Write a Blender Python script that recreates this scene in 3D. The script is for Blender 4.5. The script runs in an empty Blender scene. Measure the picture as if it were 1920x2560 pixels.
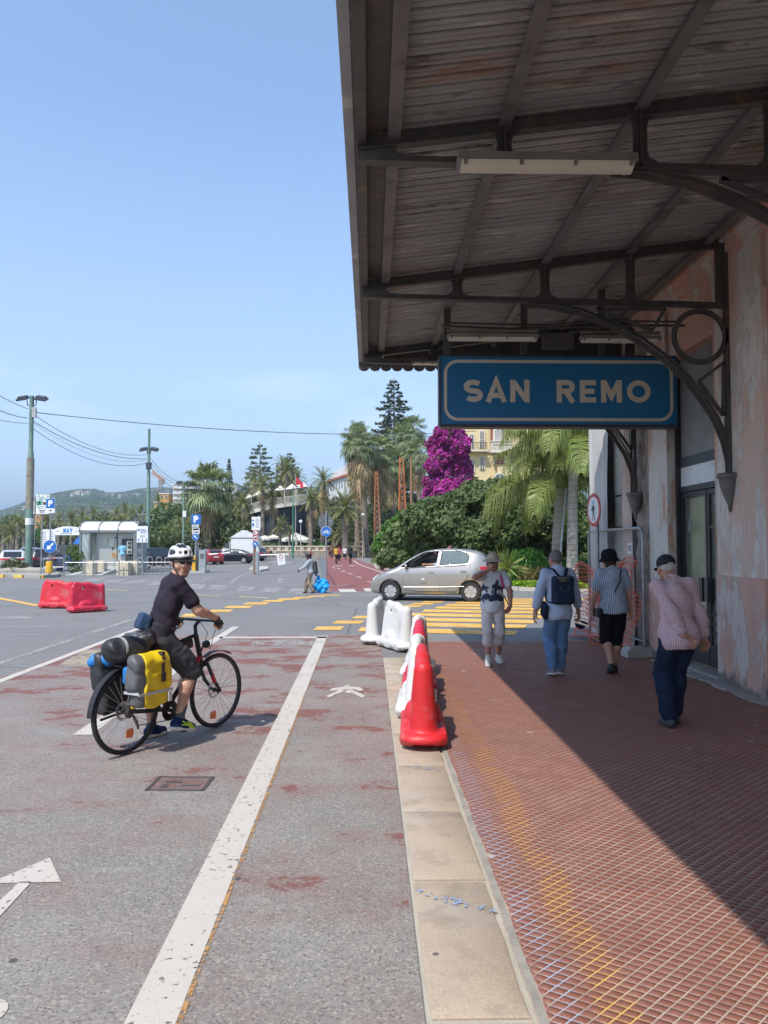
import bpy, bmesh, math, random
import numpy as np
from mathutils import Vector, Matrix, Euler, noise
V = Vector
R = math.radians
rnd = random.Random(7)
scn = bpy.context.scene
COL = scn.collection
PI = math.pi
# ---------------------------------------------------------------- camera, sky, sun, exposure
F, CH, PIT, YAW = 1900.0, 1.72, math.atan(86 / 1900.0), R(-1.055)
HAZE = 0.00028
cd = bpy.data.cameras.new('camera')
cd.sensor_fit = 'VERTICAL'; cd.sensor_height = 24.0; cd.lens = 24.0 * F / 2560.0
cd.clip_start = 0.05; cd.clip_end = 9000
cam = bpy.data.objects.new('camera', cd); COL.objects.link(cam)
cam.location = (0, 0, CH); cam.rotation_euler = (R(90) + PIT, 0, YAW)
scn.camera = cam
SUN = V((-0.387, -0.61, 1.0)).normalized()          # towards the sun
wd = bpy.data.worlds.new('World'); scn.world = wd; wd.use_nodes = True
nt = wd.node_tree; nt.nodes.clear()
wo = nt.nodes.new('ShaderNodeOutputWorld'); bg = nt.nodes.new('ShaderNodeBackground')
sky = nt.nodes.new('ShaderNodeTexSky'); sky.sky_type = 'NISHITA'; sky.sun_disc = False
sky.sun_elevation = math.asin(SUN.z); sky.sun_rotation = math.atan2(SUN.x, SUN.y)
sky.air_density = 1.0; sky.dust_density = 0.5; sky.ozone_density = 2.2; sky.altitude = 0
bg.inputs['Strength'].default_value = 0.15
tc = nt.nodes.new('ShaderNodeTexCoord')
mp = nt.nodes.new('ShaderNodeMapping'); mp.inputs['Scale'].default_value = (1, 1, 3.2)
nz = nt.nodes.new('ShaderNodeTexNoise'); nz.inputs['Scale'].default_value = 4.2; nz.inputs['Detail'].default_value = 7; nz.inputs['Roughness'].default_value = 0.55
rp = nt.nodes.new('ShaderNodeValToRGB'); rp.color_ramp.elements[0].position = 0.5; rp.color_ramp.elements[1].position = 0.68
sx = nt.nodes.new('ShaderNodeSeparateXYZ')
hr = nt.nodes.new('ShaderNodeMapRange'); hr.inputs['From Min'].default_value = 0.02; hr.inputs['From Max'].default_value = 0.28; hr.inputs['To Min'].default_value = 0.85; hr.inputs['To Max'].default_value = 0.0
mu = nt.nodes.new('ShaderNodeMath'); mu.operation = 'MULTIPLY'
mx = nt.nodes.new('ShaderNodeMixRGB'); mx.inputs[2].default_value = (4.0, 4.5, 5.2, 1)
hs = nt.nodes.new('ShaderNodeHueSaturation'); hs.inputs['Saturation'].default_value = 1.1; hs.inputs['Value'].default_value = 0.76
L = nt.links.new
L(tc.outputs['Generated'], mp.inputs[0]); L(mp.outputs[0], nz.inputs['Vector']); L(nz.outputs[0], rp.inputs[0])
L(tc.outputs['Generated'], sx.inputs[0]); L(sx.outputs[2], hr.inputs[0]); L(rp.outputs[0], mu.inputs[0]); L(hr.outputs[0], mu.inputs[1])
hz0 = nt.nodes.new('ShaderNodeMapRange'); hz0.inputs['From Min'].default_value = 0.0; hz0.inputs['From Max'].default_value = 0.5; hz0.inputs['To Min'].default_value = 0.5; hz0.inputs['To Max'].default_value = 0.12; m0 = nt.nodes.new('ShaderNodeMixRGB'); m0.inputs[2].default_value = (2.75, 3.35, 4.35, 1); L(sx.outputs[2], hz0.inputs[0]); L(hz0.outputs[0], m0.inputs[0])
L(mu.outputs[0], mx.inputs[0]); L(sky.outputs[0], hs.inputs['Color']); L(hs.outputs[0], m0.inputs[1]); L(m0.outputs[0], mx.inputs[1]); L(mx.outputs[0], bg.inputs[0]); L(bg.outputs[0], wo.inputs[0])
sl = bpy.data.lights.new('sun', 'SUN'); sl.energy = 2.35; sl.angle = R(0.53); sl.color = (1.0, 0.955, 0.88)
so = bpy.data.objects.new('sun', sl); COL.objects.link(so); so.location = (-20, -30, 60)
so.rotation_euler = (-SUN).to_track_quat('-Z', 'Y').to_euler()
scn.view_settings.view_transform = 'Standard'; scn.view_settings.look = 'None'
scn.view_settings.exposure = 1.15; scn.view_settings.gamma = 1.0
try: scn.view_settings.use_curve_mapping = False
except Exception: pass
scn.cycles.max_bounces = 7; scn.cycles.diffuse_bounces = 4; scn.cycles.glossy_bounces = 3
scn.cycles.transparent_max_bounces = 10; scn.cycles.transmission_bounces = 4
scn.cycles.caustics_reflective = False; scn.cycles.caustics_refractive = False
# ---------------------------------------------------------------- where a pixel of the photograph lies in the place
def ray(px, py):
 dx = (px - 960) / F; dy = (1280 - py) / F
 y = math.cos(PIT) - dy * math.sin(PIT); z = math.sin(PIT) + dy * math.cos(PIT)
 c, s = math.cos(YAW), math.sin(YAW)
 return V((dx * c - y * s, dx * s + y * c, z))
def at(px, py, Y):
 d = ray(px, py); return V((d.x / d.y * Y, Y, CH + d.z / d.y * Y))
def gp(px, py, z=0.0):
 d = ray(px, py); t = (z - CH) / d.z
 return V((d.x * t, d.y * t, z))
def gx(px, Y): return at(px, 1366, Y).x
def gz(py, Y, px=960): return at(px, py, Y).z
# ---------------------------------------------------------------- materials
MATS = {}
class NT:
 def __init__(s, name):
  s.m = bpy.data.materials.new(name); s.m.use_nodes = True
  s.t = s.m.node_tree; s.t.nodes.clear()
  s.out = s.t.nodes.new('ShaderNodeOutputMaterial')
  s.b = s.t.nodes.new('ShaderNodeBsdfPrincipled'); s.t.links.new(s.b.outputs[0], s.out.inputs[0])
  MATS[name] = s.m
 def n(s, typ, props=None, **ins):
  o = s.t.nodes.new('ShaderNode' + typ)
  for k, v in (props or {}).items(): setattr(o, k, v)
  for k, v in ins.items(): s.put(o, k, v)
  return o
 def put(s, o, k, v):
  i = o.inputs[int(k[1:])] if (k[0] == 'i' and k[1:].isdigit()) else o.inputs[k.replace('_', ' ')]
  if isinstance(v, bpy.types.NodeSocket): s.t.links.new(v, i)
  elif hasattr(v, 'outputs'): s.t.links.new(v.outputs[0], i)
  else:
   if i.type == 'RGBA' and len(v) == 3: v = (*v, 1)
   i.default_value = v
 def pos(s): return s.n('NewGeometry').outputs['Position']
 def obj(s): return s.n('TexCoord').outputs['Object']
 def map(s, vec, scale=(1, 1, 1), rot=(0, 0, 0), loc=(0, 0, 0)): return s.n('Mapping', None, Vector=vec, Scale=scale, Rotation=rot, Location=loc)
 def noise(s, vec, scale, detail=4, rough=0.55): return s.n('TexNoise', None, Vector=vec, Scale=scale, Detail=detail, Roughness=rough).outputs[0]
 def ramp(s, fac, stops):
  o = s.n('ValToRGB', None, Fac=fac); e = o.color_ramp.elements
  while len(e) < len(stops): e.new(0.5)
  for k, (p, c) in enumerate(stops):
   e[k].position = p; e[k].color = (c, c, c, 1) if not hasattr(c, '__len__') else (*c, 1)
  return o.outputs[0]
 def mix(s, fac, a, b, mode='MIX'):
  o = s.n('MixRGB', {'blend_type': mode}, i0=fac, i1=a, i2=b); return o.outputs[0]
 def math(s, op, a, b=0.0): return s.n('Math', {'operation': op}, i0=a, i1=b).outputs[0]
 def sep(s, v): return s.n('SeparateXYZ', None, i0=v).outputs
 def P(s, **kw):
  for k, v in kw.items(): s.put(s.b, k, v)
 def bump(s, h, strength=0.3, dist=0.01):
  o = s.n('Bump', None, Strength=strength, Distance=dist, Height=h); s.P(Normal=o.outputs[0])
def M(name, col, rough=0.6, metal=0.0, var=0.12, vs=4.0, bump=0.0, bs=80.0, col2=None, c2=(0.5, 0.65), spec=0.5, coat=0.0, world=False, tr=0.0, vb=None):
 """plain surface with some mottling; col2 shows through as worn or stained patches"""
 if name in MATS: return MATS[name]
 t = NT(name); p = t.pos() if world else t.obj()
 n = t.noise(p, vs, 5)
 c = t.mix(n, tuple(max(x * (1 - 2 * var), 0) for x in col), tuple(min(x * (1 + 2 * var), 1) for x in col))
 if col2:
  n2 = t.noise(t.map(p, loc=(3, 7, 1)), vs * 0.7, 7, 0.6)
  c = t.mix(t.ramp(n2, [(c2[0], 0.0), (c2[1], 1.0)]), c, col2)
 if vb is not None:
  oi = t.n('ObjectInfo').outputs['Random']
  hv = t.n('HueSaturation', None, Color=c, Hue=t.math('ADD', t.math('MULTIPLY', oi, vb * 0.25), 0.5 - vb * 0.125), Value=t.math('ADD', t.math('MULTIPLY', oi, vb * 2), 1 - vb))
  c = hv.outputs[0]
 t.P(Base_Color=c, Roughness=rough, Metallic=metal)
 t.b.inputs['Specular IOR Level'].default_value = spec
 if coat: t.b.inputs['Coat Weight'].default_value = coat
 if bump: t.bump(t.noise(p, bs, 4), bump, 0.008)
 if tr:
  ts = t.n('BsdfTranslucent', None, Color=t.mix(1.0, c, (1.5, 1.5, 0.7), 'MULTIPLY'))
  ms = t.n('MixShader', None, i0=tr, i1=t.b.outputs[0], i2=ts.outputs[0]); t.t.links.new(ms.outputs[0], t.out.inputs[0])
 return t.m
def glass(name, tint=(0.8, 0.85, 0.85), alpha=0.35, rough=0.02):
 if name in MATS: return MATS[name]
 t = NT(name); t.P(Base_Color=tint, Roughness=rough, Metallic=0.0)
 t.b.inputs['Specular IOR Level'].default_value = 0.9
 tp = t.n('BsdfTransparent', None, Color=(0.9, 0.93, 0.93))
 ms = t.n('MixShader', None, i0=alpha, i1=tp.outputs[0], i2=t.b.outputs[0]); t.t.links.new(ms.outputs[0], t.out.inputs[0])
 return t.m
# ---------------------------------------------------------------- mesh building
class MB:
 def __init__(s): s.v = []; s.f = []; s.m = []; s.mi = 0
 def add(s, vs, fs):
  o = len(s.v); s.v.extend([tuple(v) for v in vs])
  for f in fs: s.f.append(tuple(o + i for i in f)); s.m.append(s.mi)
  return s
 def box(s, c, d, rz=0.0, mat=None):
  hx, hy, hz = d[0] / 2, d[1] / 2, d[2] / 2
  pts = [V((x, y, z)) for z in (-hz, hz) for y in (-hy, hy) for x in (-hx, hx)]
  if mat is None: mat = Matrix.Rotation(rz, 3, 'Z') if rz else None
  pts = [(mat @ p if mat else p) + V(c) for p in pts]
  return s.add(pts, [(0, 2, 3, 1), (4, 5, 7, 6), (0, 1, 5, 4), (2, 6, 7, 3), (0, 4, 6, 2), (1, 3, 7, 5)])
 def box2(s, lo, hi): return s.box([(a + b) / 2 for a, b in zip(lo, hi)], [abs(b - a) for a, b in zip(lo, hi)])
 def tube(s, pts, r, n=8, cap=True, flat=None):
  pts = [V(p) for p in pts]; k = len(pts)
  rs = [r] * k if not hasattr(r, '__len__') else list(r)
  vs = []; up = None
  for i, p in enumerate(pts):
   t = (pts[min(i + 1, k - 1)] - pts[max(i - 1, 0)])
   t = t.normalized() if t.length > 1e-9 else V((0, 0, 1))
   if up is None: up = V((0, 0, 1)) if abs(t.z) < 0.9 else V((1, 0, 0))
   a = t.cross(up); a = a.normalized() if a.length > 1e-6 else t.orthogonal().normalized()
   b = a.cross(t); up = b
   for j in range(n):
    w = 2 * PI * j / n
    fb = 1.0 if flat is None else flat
    vs.append(p + a * (math.cos(w) * rs[i]) + b * (math.sin(w) * rs[i] * fb))
  fs = [(i * n + j, i * n + (j + 1) % n, (i + 1) * n + (j + 1) % n, (i + 1) * n + j) for i in range(k - 1) for j in range(n)]
  if cap: fs += [tuple(range(n - 1, -1, -1)), tuple((k - 1) * n + j for j in range(n))]
  return s.add(vs, fs)
 def cyl(s, a, b, r1, r2=None, n=12): return s.tube([a, b], [r1, r1 if r2 is None else r2], n)
 def lathe(s, prof, n=16, c=(0, 0, 0), axis='Z', cap=True):
  vs = []
  for (r, z) in prof:
   for j in range(n):
    w = 2 * PI * j / n; x, y = r * math.cos(w), r * math.sin(w)
    q = (x, y, z) if axis == 'Z' else ((z, x, y) if axis == 'X' else (y, z, x))
    vs.append((q[0] + c[0], q[1] + c[1], q[2] + c[2]))
  k = len(prof)
  fs = [(i * n + j, i * n + (j + 1) % n, (i + 1) * n + (j + 1) % n, (i + 1) * n + j) for i in range(k - 1) for j in range(n)]
  if cap and prof[0] != prof[-1] and prof[0][0] > 1e-6: fs.append(tuple(range(n - 1, -1, -1)))
  if cap and prof[0] != prof[-1] and prof[-1][0] > 1e-6: fs.append(tuple((k - 1) * n + j for j in range(n)))
  return s.add(vs, fs)
 def prism(s, poly, d, fr=None):
  """2D polygon (u, v) extruded by d along the third axis; fr = (origin, u, v, w)"""
  o, u, v, w = fr if fr else (V((0, 0, 0)), V((1, 0, 0)), V((0, 1, 0)), V((0, 0, 1)))
  n = len(poly); o, u, v, w = V(o), V(u), V(v), V(w)
  a = [o + u * p[0] + v * p[1] for p in poly]; b = [p + w * d for p in a]
  return s.add(a + b, [tuple(range(n - 1, -1, -1)), tuple(range(n, 2 * n))] + [(i, (i + 1) % n, n + (i + 1) % n, n + i) for i in range(n)])
 def ribbon(s, pts, w, d, fr, closed=False):
  """a flat stroke of width w along 2D points, raised by d: lettering and painted lines"""
  o, u, v, nn = [V(q) for q in fr]; P = [V((p[0], p[1])) for p in pts]; n = len(P); ws = w if hasattr(w, '__len__') else [w] * n
  Lp, Rp = [], []
  for i in range(n):
   a = P[i - 1] if (i > 0 or closed) else P[i]; b = P[(i + 1) % n] if (i < n - 1 or closed) else P[i]
   t1 = (P[i] - a); t2 = (b - P[i])
   t1 = t1.normalized() if t1.length > 1e-9 else t2.normalized(); t2 = t2.normalized() if t2.length > 1e-9 else t1
   m = (t1 + t2); m = m.normalized() if m.length > 1e-6 else t1
   k = ws[i] / 2 / max(0.45, m.dot(t1)); nn2 = V((-m.y, m.x)) * k
   Lp.append(P[i] + nn2); Rp.append(P[i] - nn2)
  g = lambda q, h: o + u * q.x + v * q.y + nn * h
  vs = [g(q, d) for q in Lp] + [g(q, d) for q in Rp] + [g(q, 0) for q in Lp] + [g(q, 0) for q in Rp]
  fs = []
  for i in range(n if closed else n - 1):
   j = (i + 1) % n
   fs.append((n + i, n + j, j, i))
   if d > 1e-6: fs += [(i, j, 2 * n + j, 2 * n + i), (n + j, n + i, 3 * n + i, 3 * n + j)]
  if d > 1e-6 and not closed: fs += [(0, 2 * n, 3 * n, n), (n - 1, 2 * n - 1, 4 * n - 1, 3 * n - 1)]
  return s.add(vs, fs)
 def sphere(s, c, r, n=12, m=8):
  rr = r if hasattr(r, '__len__') else (r, r, r); vs = [(c[0], c[1], c[2] - rr[2])]
  for i in range(1, m):
   z = -math.cos(PI * i / m); q = math.sin(PI * i / m)
   for j in range(n): vs.append((c[0] + rr[0] * q * math.cos(2 * PI * j / n), c[1] + rr[1] * q * math.sin(2 * PI * j / n), c[2] + rr[2] * z))
  vs.append((c[0], c[1], c[2] + rr[2])); t = len(vs) - 1
  fs = [(0, 1 + (j + 1) % n, 1 + j) for j in range(n)] + [(t, 1 + (m - 2) * n + j, 1 + (m - 2) * n + (j + 1) % n) for j in range(n)]
  fs += [(1 + i * n + j, 1 + i * n + (j + 1) % n, 1 + (i + 1) * n + (j + 1) % n, 1 + (i + 1) * n + j) for i in range(m - 2) for j in range(n)]
  return s.add(vs, fs)
 def mesh(s, name, mats, smooth=None):
  me = bpy.data.meshes.new(name); me.from_pydata(s.v, [], s.f)
  for m in (mats if isinstance(mats, (list, tuple)) else [mats]): me.materials.append(m)
  if any(s.m): me.polygons.foreach_set('material_index', s.m)
  if smooth:
   me.polygons.foreach_set('use_smooth', [True] * len(s.f)); me.set_sharp_from_angle(angle=R(smooth))
  me.update(); return me
 def build(s, name, mats, parent=None, smooth=None, world=False, loc=None, kind=None):
  return link(name, s.mesh(name, mats, smooth), parent, world, loc, kind)
def link(name, me, parent=None, world=False, loc=None, kind=None, rot=None):
 o = bpy.data.objects.new(name, me); COL.objects.link(o)
 if parent:
  o.parent = parent
  if world: o.matrix_parent_inverse = Matrix.LocRotScale(parent.location, parent.rotation_euler, parent.scale).inverted()
 if loc is not None: o.location = loc
 if rot is not None: o.rotation_euler = rot
 if kind: o['kind'] = kind
 return o
def tag(o, label=None, cat=None, group=None, kind=None):
 if label: o['label'] = label
 if cat: o['category'] = cat
 if group: o['group'] = group
 if kind: o['kind'] = kind
 return o
def T(name, label, cat, loc=(0, 0, 0), rz=0.0, group=None, sc=1.0):
 o = bpy.data.objects.new(name, None); COL.objects.link(o); o.empty_display_size = 0.2
 o.location = loc; o.rotation_euler = (0, 0, rz); o.scale = (sc, sc, sc)
 return tag(o, label, cat, group)
KIDS = {}
def tree_of(root):
 ks = [o for o in COL.objects if o.parent == root]; return ks
def dup(root, loc, rz=0.0, label=None, sc=None, group=None, kids=None):
 def cp(o, par, kid):
  c = o.copy(); COL.objects.link(c); c.parent = par
  if par is not None: c.matrix_parent_inverse = o.matrix_parent_inverse.copy()
  for k, sub in kid: cp(k, c, sub)
  return c
 if root.name not in KIDS:
  allo = list(COL.objects)
  def coll(o): return [(k, coll(k)) for k in allo if k.parent == o]
  KIDS[root.name] = coll(root)
 c = cp(root, None, KIDS[root.name])
 c.location = loc; c.rotation_euler = (0, 0, rz)
 if sc is not None: c.scale = (sc, sc, sc) if not hasattr(sc, '__len__') else sc
 if label: c['label'] = label
 if group: c['group'] = group
 return c
# ---------------------------------------------------------------- smooth solids: fields blended and meshed
def _mat(m): return np.array([[m[i][j] for j in range(3)] for i in range(3)], dtype=np.float32)
def fcap(a, b, r1, r2=None, k=0.02, op='u'): return ('c', op, np.array(a, np.float32), np.array(b, np.float32), r1, r1 if r2 is None else r2, k)
def fell(c, r, k=0.02, rot=None, op='u'): return ('e', op, np.array(c, np.float32), np.array(r, np.float32), None if rot is None else _mat(rot), k)
def fbox(c, h, r=0.01, k=0.01, rot=None, op='u'): return ('b', op, np.array(c, np.float32), np.array(h, np.float32), None if rot is None else _mat(rot), k, r)
def fcut(p, n): return ('p', 'i', np.array(p, np.float32), np.array(V(n).normalized(), np.float32))
def _bounds(p):
 if p[0] == 'c':
  r = max(p[4], p[5]); return np.minimum(p[2], p[3]) - r, np.maximum(p[2], p[3]) + r
 e = p[3] if p[4] is None else np.abs(p[4]) @ p[3]
 return p[2] - e, p[2] + e
def snets(d, lo, vox):
 s = d < 0
 c = [s[i:s.shape[0] - 1 + i, j:s.shape[1] - 1 + j, k:s.shape[2] - 1 + k] for i in (0, 1) for j in (0, 1) for k in (0, 1)]
 al = c[0].copy(); an = c[0].copy()
 for q in c[1:]: al &= q; an |= q
 I = np.argwhere(an & ~al)
 if len(I) == 0: return np.zeros((0, 3)), []
 val = np.stack([d[I[:, 0] + i, I[:, 1] + j, I[:, 2] + k] for i in (0, 1) for j in (0, 1) for k in (0, 1)], 1)
 off = np.array([(i, j, k) for i in (0, 1) for j in (0, 1) for k in (0, 1)], np.float32)
 ps = np.zeros((len(I), 3), np.float32); cn = np.zeros(len(I), np.float32)
 for a, b in ((0, 1), (2, 3), (4, 5), (6, 7), (0, 2), (1, 3), (4, 6), (5, 7), (0, 4), (1, 5), (2, 6), (3, 7)):
  x = (val[:, a] < 0) != (val[:, b] < 0); t = val[x, a] / (val[x, a] - val[x, b])
  ps[x] += off[a] + (off[b] - off[a]) * t[:, None]; cn[x] += 1
 vs = (I + ps / cn[:, None]) * vox + lo
 idm = np.full([q - 1 for q in d.shape], -1, np.int32); idm[I[:, 0], I[:, 1], I[:, 2]] = np.arange(len(I))
 F_ = []
 e = np.argwhere(s[:-1, 1:-1, 1:-1] != s[1:, 1:-1, 1:-1]); i, j, k = e.T; j = j + 1; k = k + 1
 q = np.stack([idm[i, j - 1, k - 1], idm[i, j, k - 1], idm[i, j, k], idm[i, j - 1, k]], 1); fl = ~s[i, j, k]; q[fl] = q[fl][:, ::-1]; F_.append(q)
 e = np.argwhere(s[1:-1, :-1, 1:-1] != s[1:-1, 1:, 1:-1]); i, j, k = e.T; i = i + 1; k = k + 1
 q = np.stack([idm[i - 1, j, k - 1], idm[i - 1, j, k], idm[i, j, k], idm[i, j, k - 1]], 1); fl = ~s[i, j, k]; q[fl] = q[fl][:, ::-1]; F_.append(q)
 e = np.argwhere(s[1:-1, 1:-1, :-1] != s[1:-1, 1:-1, 1:]); i, j, k = e.T; i = i + 1; j = j + 1
 q = np.stack([idm[i - 1, j - 1, k], idm[i, j - 1, k], idm[i, j, k], idm[i - 1, j, k]], 1); fl = ~s[i, j, k]; q[fl] = q[fl][:, ::-1]; F_.append(q)
 q = np.concatenate(F_); q = q[(q >= 0).all(1)]
 return vs, q
def np_mesh(name, vs, fs, mats, smooth=True):
 me = bpy.data.meshes.new(name); nf = len(fs); kk = fs.shape[1]
 me.vertices.add(len(vs)); me.vertices.foreach_set('co', np.asarray(vs, np.float32).ravel())
 me.loops.add(nf * kk); me.polygons.add(nf)
 me.loops.foreach_set('vertex_index', np.asarray(fs, np.int32).ravel())
 me.polygons.foreach_set('loop_start', np.arange(0, nf * kk, kk, dtype=np.int32))
 if smooth: me.polygons.foreach_set('use_smooth', np.ones(nf, bool))
 for m in (mats if isinstance(mats, (list, tuple)) else [mats]): me.materials.append(m)
 me.update(calc_edges=True); me.validate(); return me
def field(prims, vox):
 us = [p for p in prims if p[1] == 'u']
 bs = [_bounds(p) for p in us]; lo = np.min([b[0] for b in bs], 0) - 2.5 * vox; hi = np.max([b[1] for b in bs], 0) + 2.5 * vox
 n = np.ceil((hi - lo) / vox).astype(int) + 1
 ax = [lo[a] + vox * np.arange(n[a], dtype=np.float32) for a in range(3)]
 d = np.full(n, 0.5, np.float32)
 for p in prims:
  if p[0] == 'p':
   g = (ax[0] - p[2][0])[:, None, None] * p[3][0] + (ax[1] - p[2][1])[None, :, None] * p[3][1] + (ax[2] - p[2][2])[None, None, :] * p[3][2]
   d = np.maximum(d, g); continue
  b0, b1 = _bounds(p); k = p[6] if p[0] == 'c' else p[5]; mg = k + 2.5 * vox
  w = []
  for a in range(3):
   i0 = max(int((b0[a] - mg - lo[a]) / vox), 0); i1 = min(int((b1[a] + mg - lo[a]) / vox) + 2, n[a]); w.append(slice(i0, max(i1, i0)))
  X = ax[0][w[0]][:, None, None]; Y = ax[1][w[1]][None, :, None]; Z = ax[2][w[2]][None, None, :]
  if X.size * Y.size * Z.size == 0: continue
  if p[0] == 'c':
   A, B = p[2], p[3]; ba = B - A; den = float(ba @ ba) + 1e-12
   x, y, z = X - A[0], Y - A[1], Z - A[2]
   t = np.clip((x * ba[0] + y * ba[1] + z * ba[2]) / den, 0, 1)
   g = np.sqrt((x - t * ba[0]) ** 2 + (y - t * ba[1]) ** 2 + (z - t * ba[2]) ** 2) - (p[4] + (p[5] - p[4]) * t)
  else:
   x, y, z = X - p[2][0], Y - p[2][1], Z - p[2][2]
   if p[4] is not None:
    m = p[4]; x, y, z = x * m[0, 0] + y * m[1, 0] + z * m[2, 0], x * m[0, 1] + y * m[1, 1] + z * m[2, 1], x * m[0, 2] + y * m[1, 2] + z * m[2, 2]
   r = p[3]
   if p[0] == 'e':
    k0 = np.sqrt((x / r[0]) ** 2 + (y / r[1]) ** 2 + (z / r[2]) ** 2); k1 = np.sqrt((x / r[0] ** 2) ** 2 + (y / r[1] ** 2) ** 2 + (z / r[2] ** 2) ** 2) + 1e-9
    g = np.where(k0 < 1e-4, -min(r), k0 * (k0 - 1) / k1)
   else:
    rr = p[6]; qx, qy, qz = np.abs(x) - r[0] + rr, np.abs(y) - r[1] + rr, np.abs(z) - r[2] + rr
    g = np.sqrt(np.maximum(qx, 0) ** 2 + np.maximum(qy, 0) ** 2 + np.maximum(qz, 0) ** 2) + np.minimum(np.maximum(np.maximum(qx, qy), qz), 0) - rr
  c = d[w[0], w[1], w[2]]
  if p[1] == 'u':
   h = np.maximum(k - np.abs(c - g), 0) / max(k, 1e-6); d[w[0], w[1], w[2]] = np.minimum(c, g) - h * h * k * 0.25
  elif p[1] == 's':
   h = np.maximum(k - np.abs(c + g), 0) / max(k, 1e-6); d[w[0], w[1], w[2]] = np.maximum(c, -g) + h * h * k * 0.25
 return d, lo
def wob(d, lo, vox, amp, fr, seed=0.0):
 """folds: a little noise on the field"""
 n = d.shape; X = (lo[0] + vox * np.arange(n[0]))[:, None, None]; Y = (lo[1] + vox * np.arange(n[1]))[None, :, None]; Z = (lo[2] + vox * np.arange(n[2]))[None, None, :]
 return d + 1.35 * amp * (np.sin(X * fr + 1.7 * np.sin(Z * fr * 0.6 + seed) + seed) * np.sin(Z * fr * 0.8 + 1.3 * np.sin(Y * fr * 0.9) + 2 * seed) + 0.6 * np.sin(Y * fr * 1.3 + Z * fr * 1.1 + X * fr * 0.7 + seed) + 0.4 * np.sin(X * fr * 2.3 + Z * fr * 1.7 + 2 * np.sin(Z * fr * .7) + seed) * np.sin(Y * fr * 1.9 - Z * fr * .9)).astype(np.float32)
def solid(name, prims, vox, mat, parent=None, fold=None, loc=None):
 d, lo = field(prims, vox)
 if fold: d = wob(d, lo, vox, fold[0], fold[1], fold[2] if len(fold) > 2 else 0.0)
 vs, fs = snets(d, lo, vox)
 return link(name, np_mesh(name, vs, fs, mat), parent, loc=loc)
# ================================================================ GROUND
def m_asphalt():
 t = NT('asphalt'); p = t.pos()
 sp = t.n('TexVoronoi', None, Vector=p, Scale=95.0).outputs['Color']; spv = t.sep(sp)[0]
 big = t.noise(p, 0.35, 6, 0.6); mid = t.noise(p, 5.0, 5, 0.6)
 base = t.mix(t.ramp(big, [(0.3, 0.0), (0.7, 1.0)]), (0.168, 0.164, 0.16), (0.232, 0.225, 0.218))
 base = t.mix(t.ramp(mid, [(0.35, 0.55), (0.65, 0.0)]), base, (0.15, 0.15, 0.15))
 st = t.ramp(spv, [(0.0, 0.0), (0.72, 0.08), (0.9, 0.42), (1.0, 0.9)])
 base = t.mix(st, base, (0.36, 0.34, 0.31))
 pit = t.ramp(t.noise(p, 60, 3), [(0.3, 0.6), (0.45, 0.0)])
 base = t.mix(pit, base, (0.1, 0.1, 0.1))
 seam = t.n('TexVoronoi', {'feature': 'DISTANCE_TO_EDGE'}, Vector=t.mix(0.08, p, t.n('TexNoise', None, Vector=p, Scale=1.3, Detail=5.0).outputs['Color'], 'ADD'), Scale=0.14).outputs[0]
 base = t.mix(t.ramp(seam, [(0.0, 0.75), (0.0035, 0.0)]), base, (0.07, 0.07, 0.07))
 t.P(Base_Color=base, Roughness=0.85); t.b.inputs['Specular IOR Level'].default_value = 0.3
 t.bump(t.math('ADD', spv, t.math('MULTIPLY', t.noise(p, 45, 3), 0.8)), 0.55, 0.006)
 return t.m, base, t
ASPH, _, _ = m_asphalt()
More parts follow.
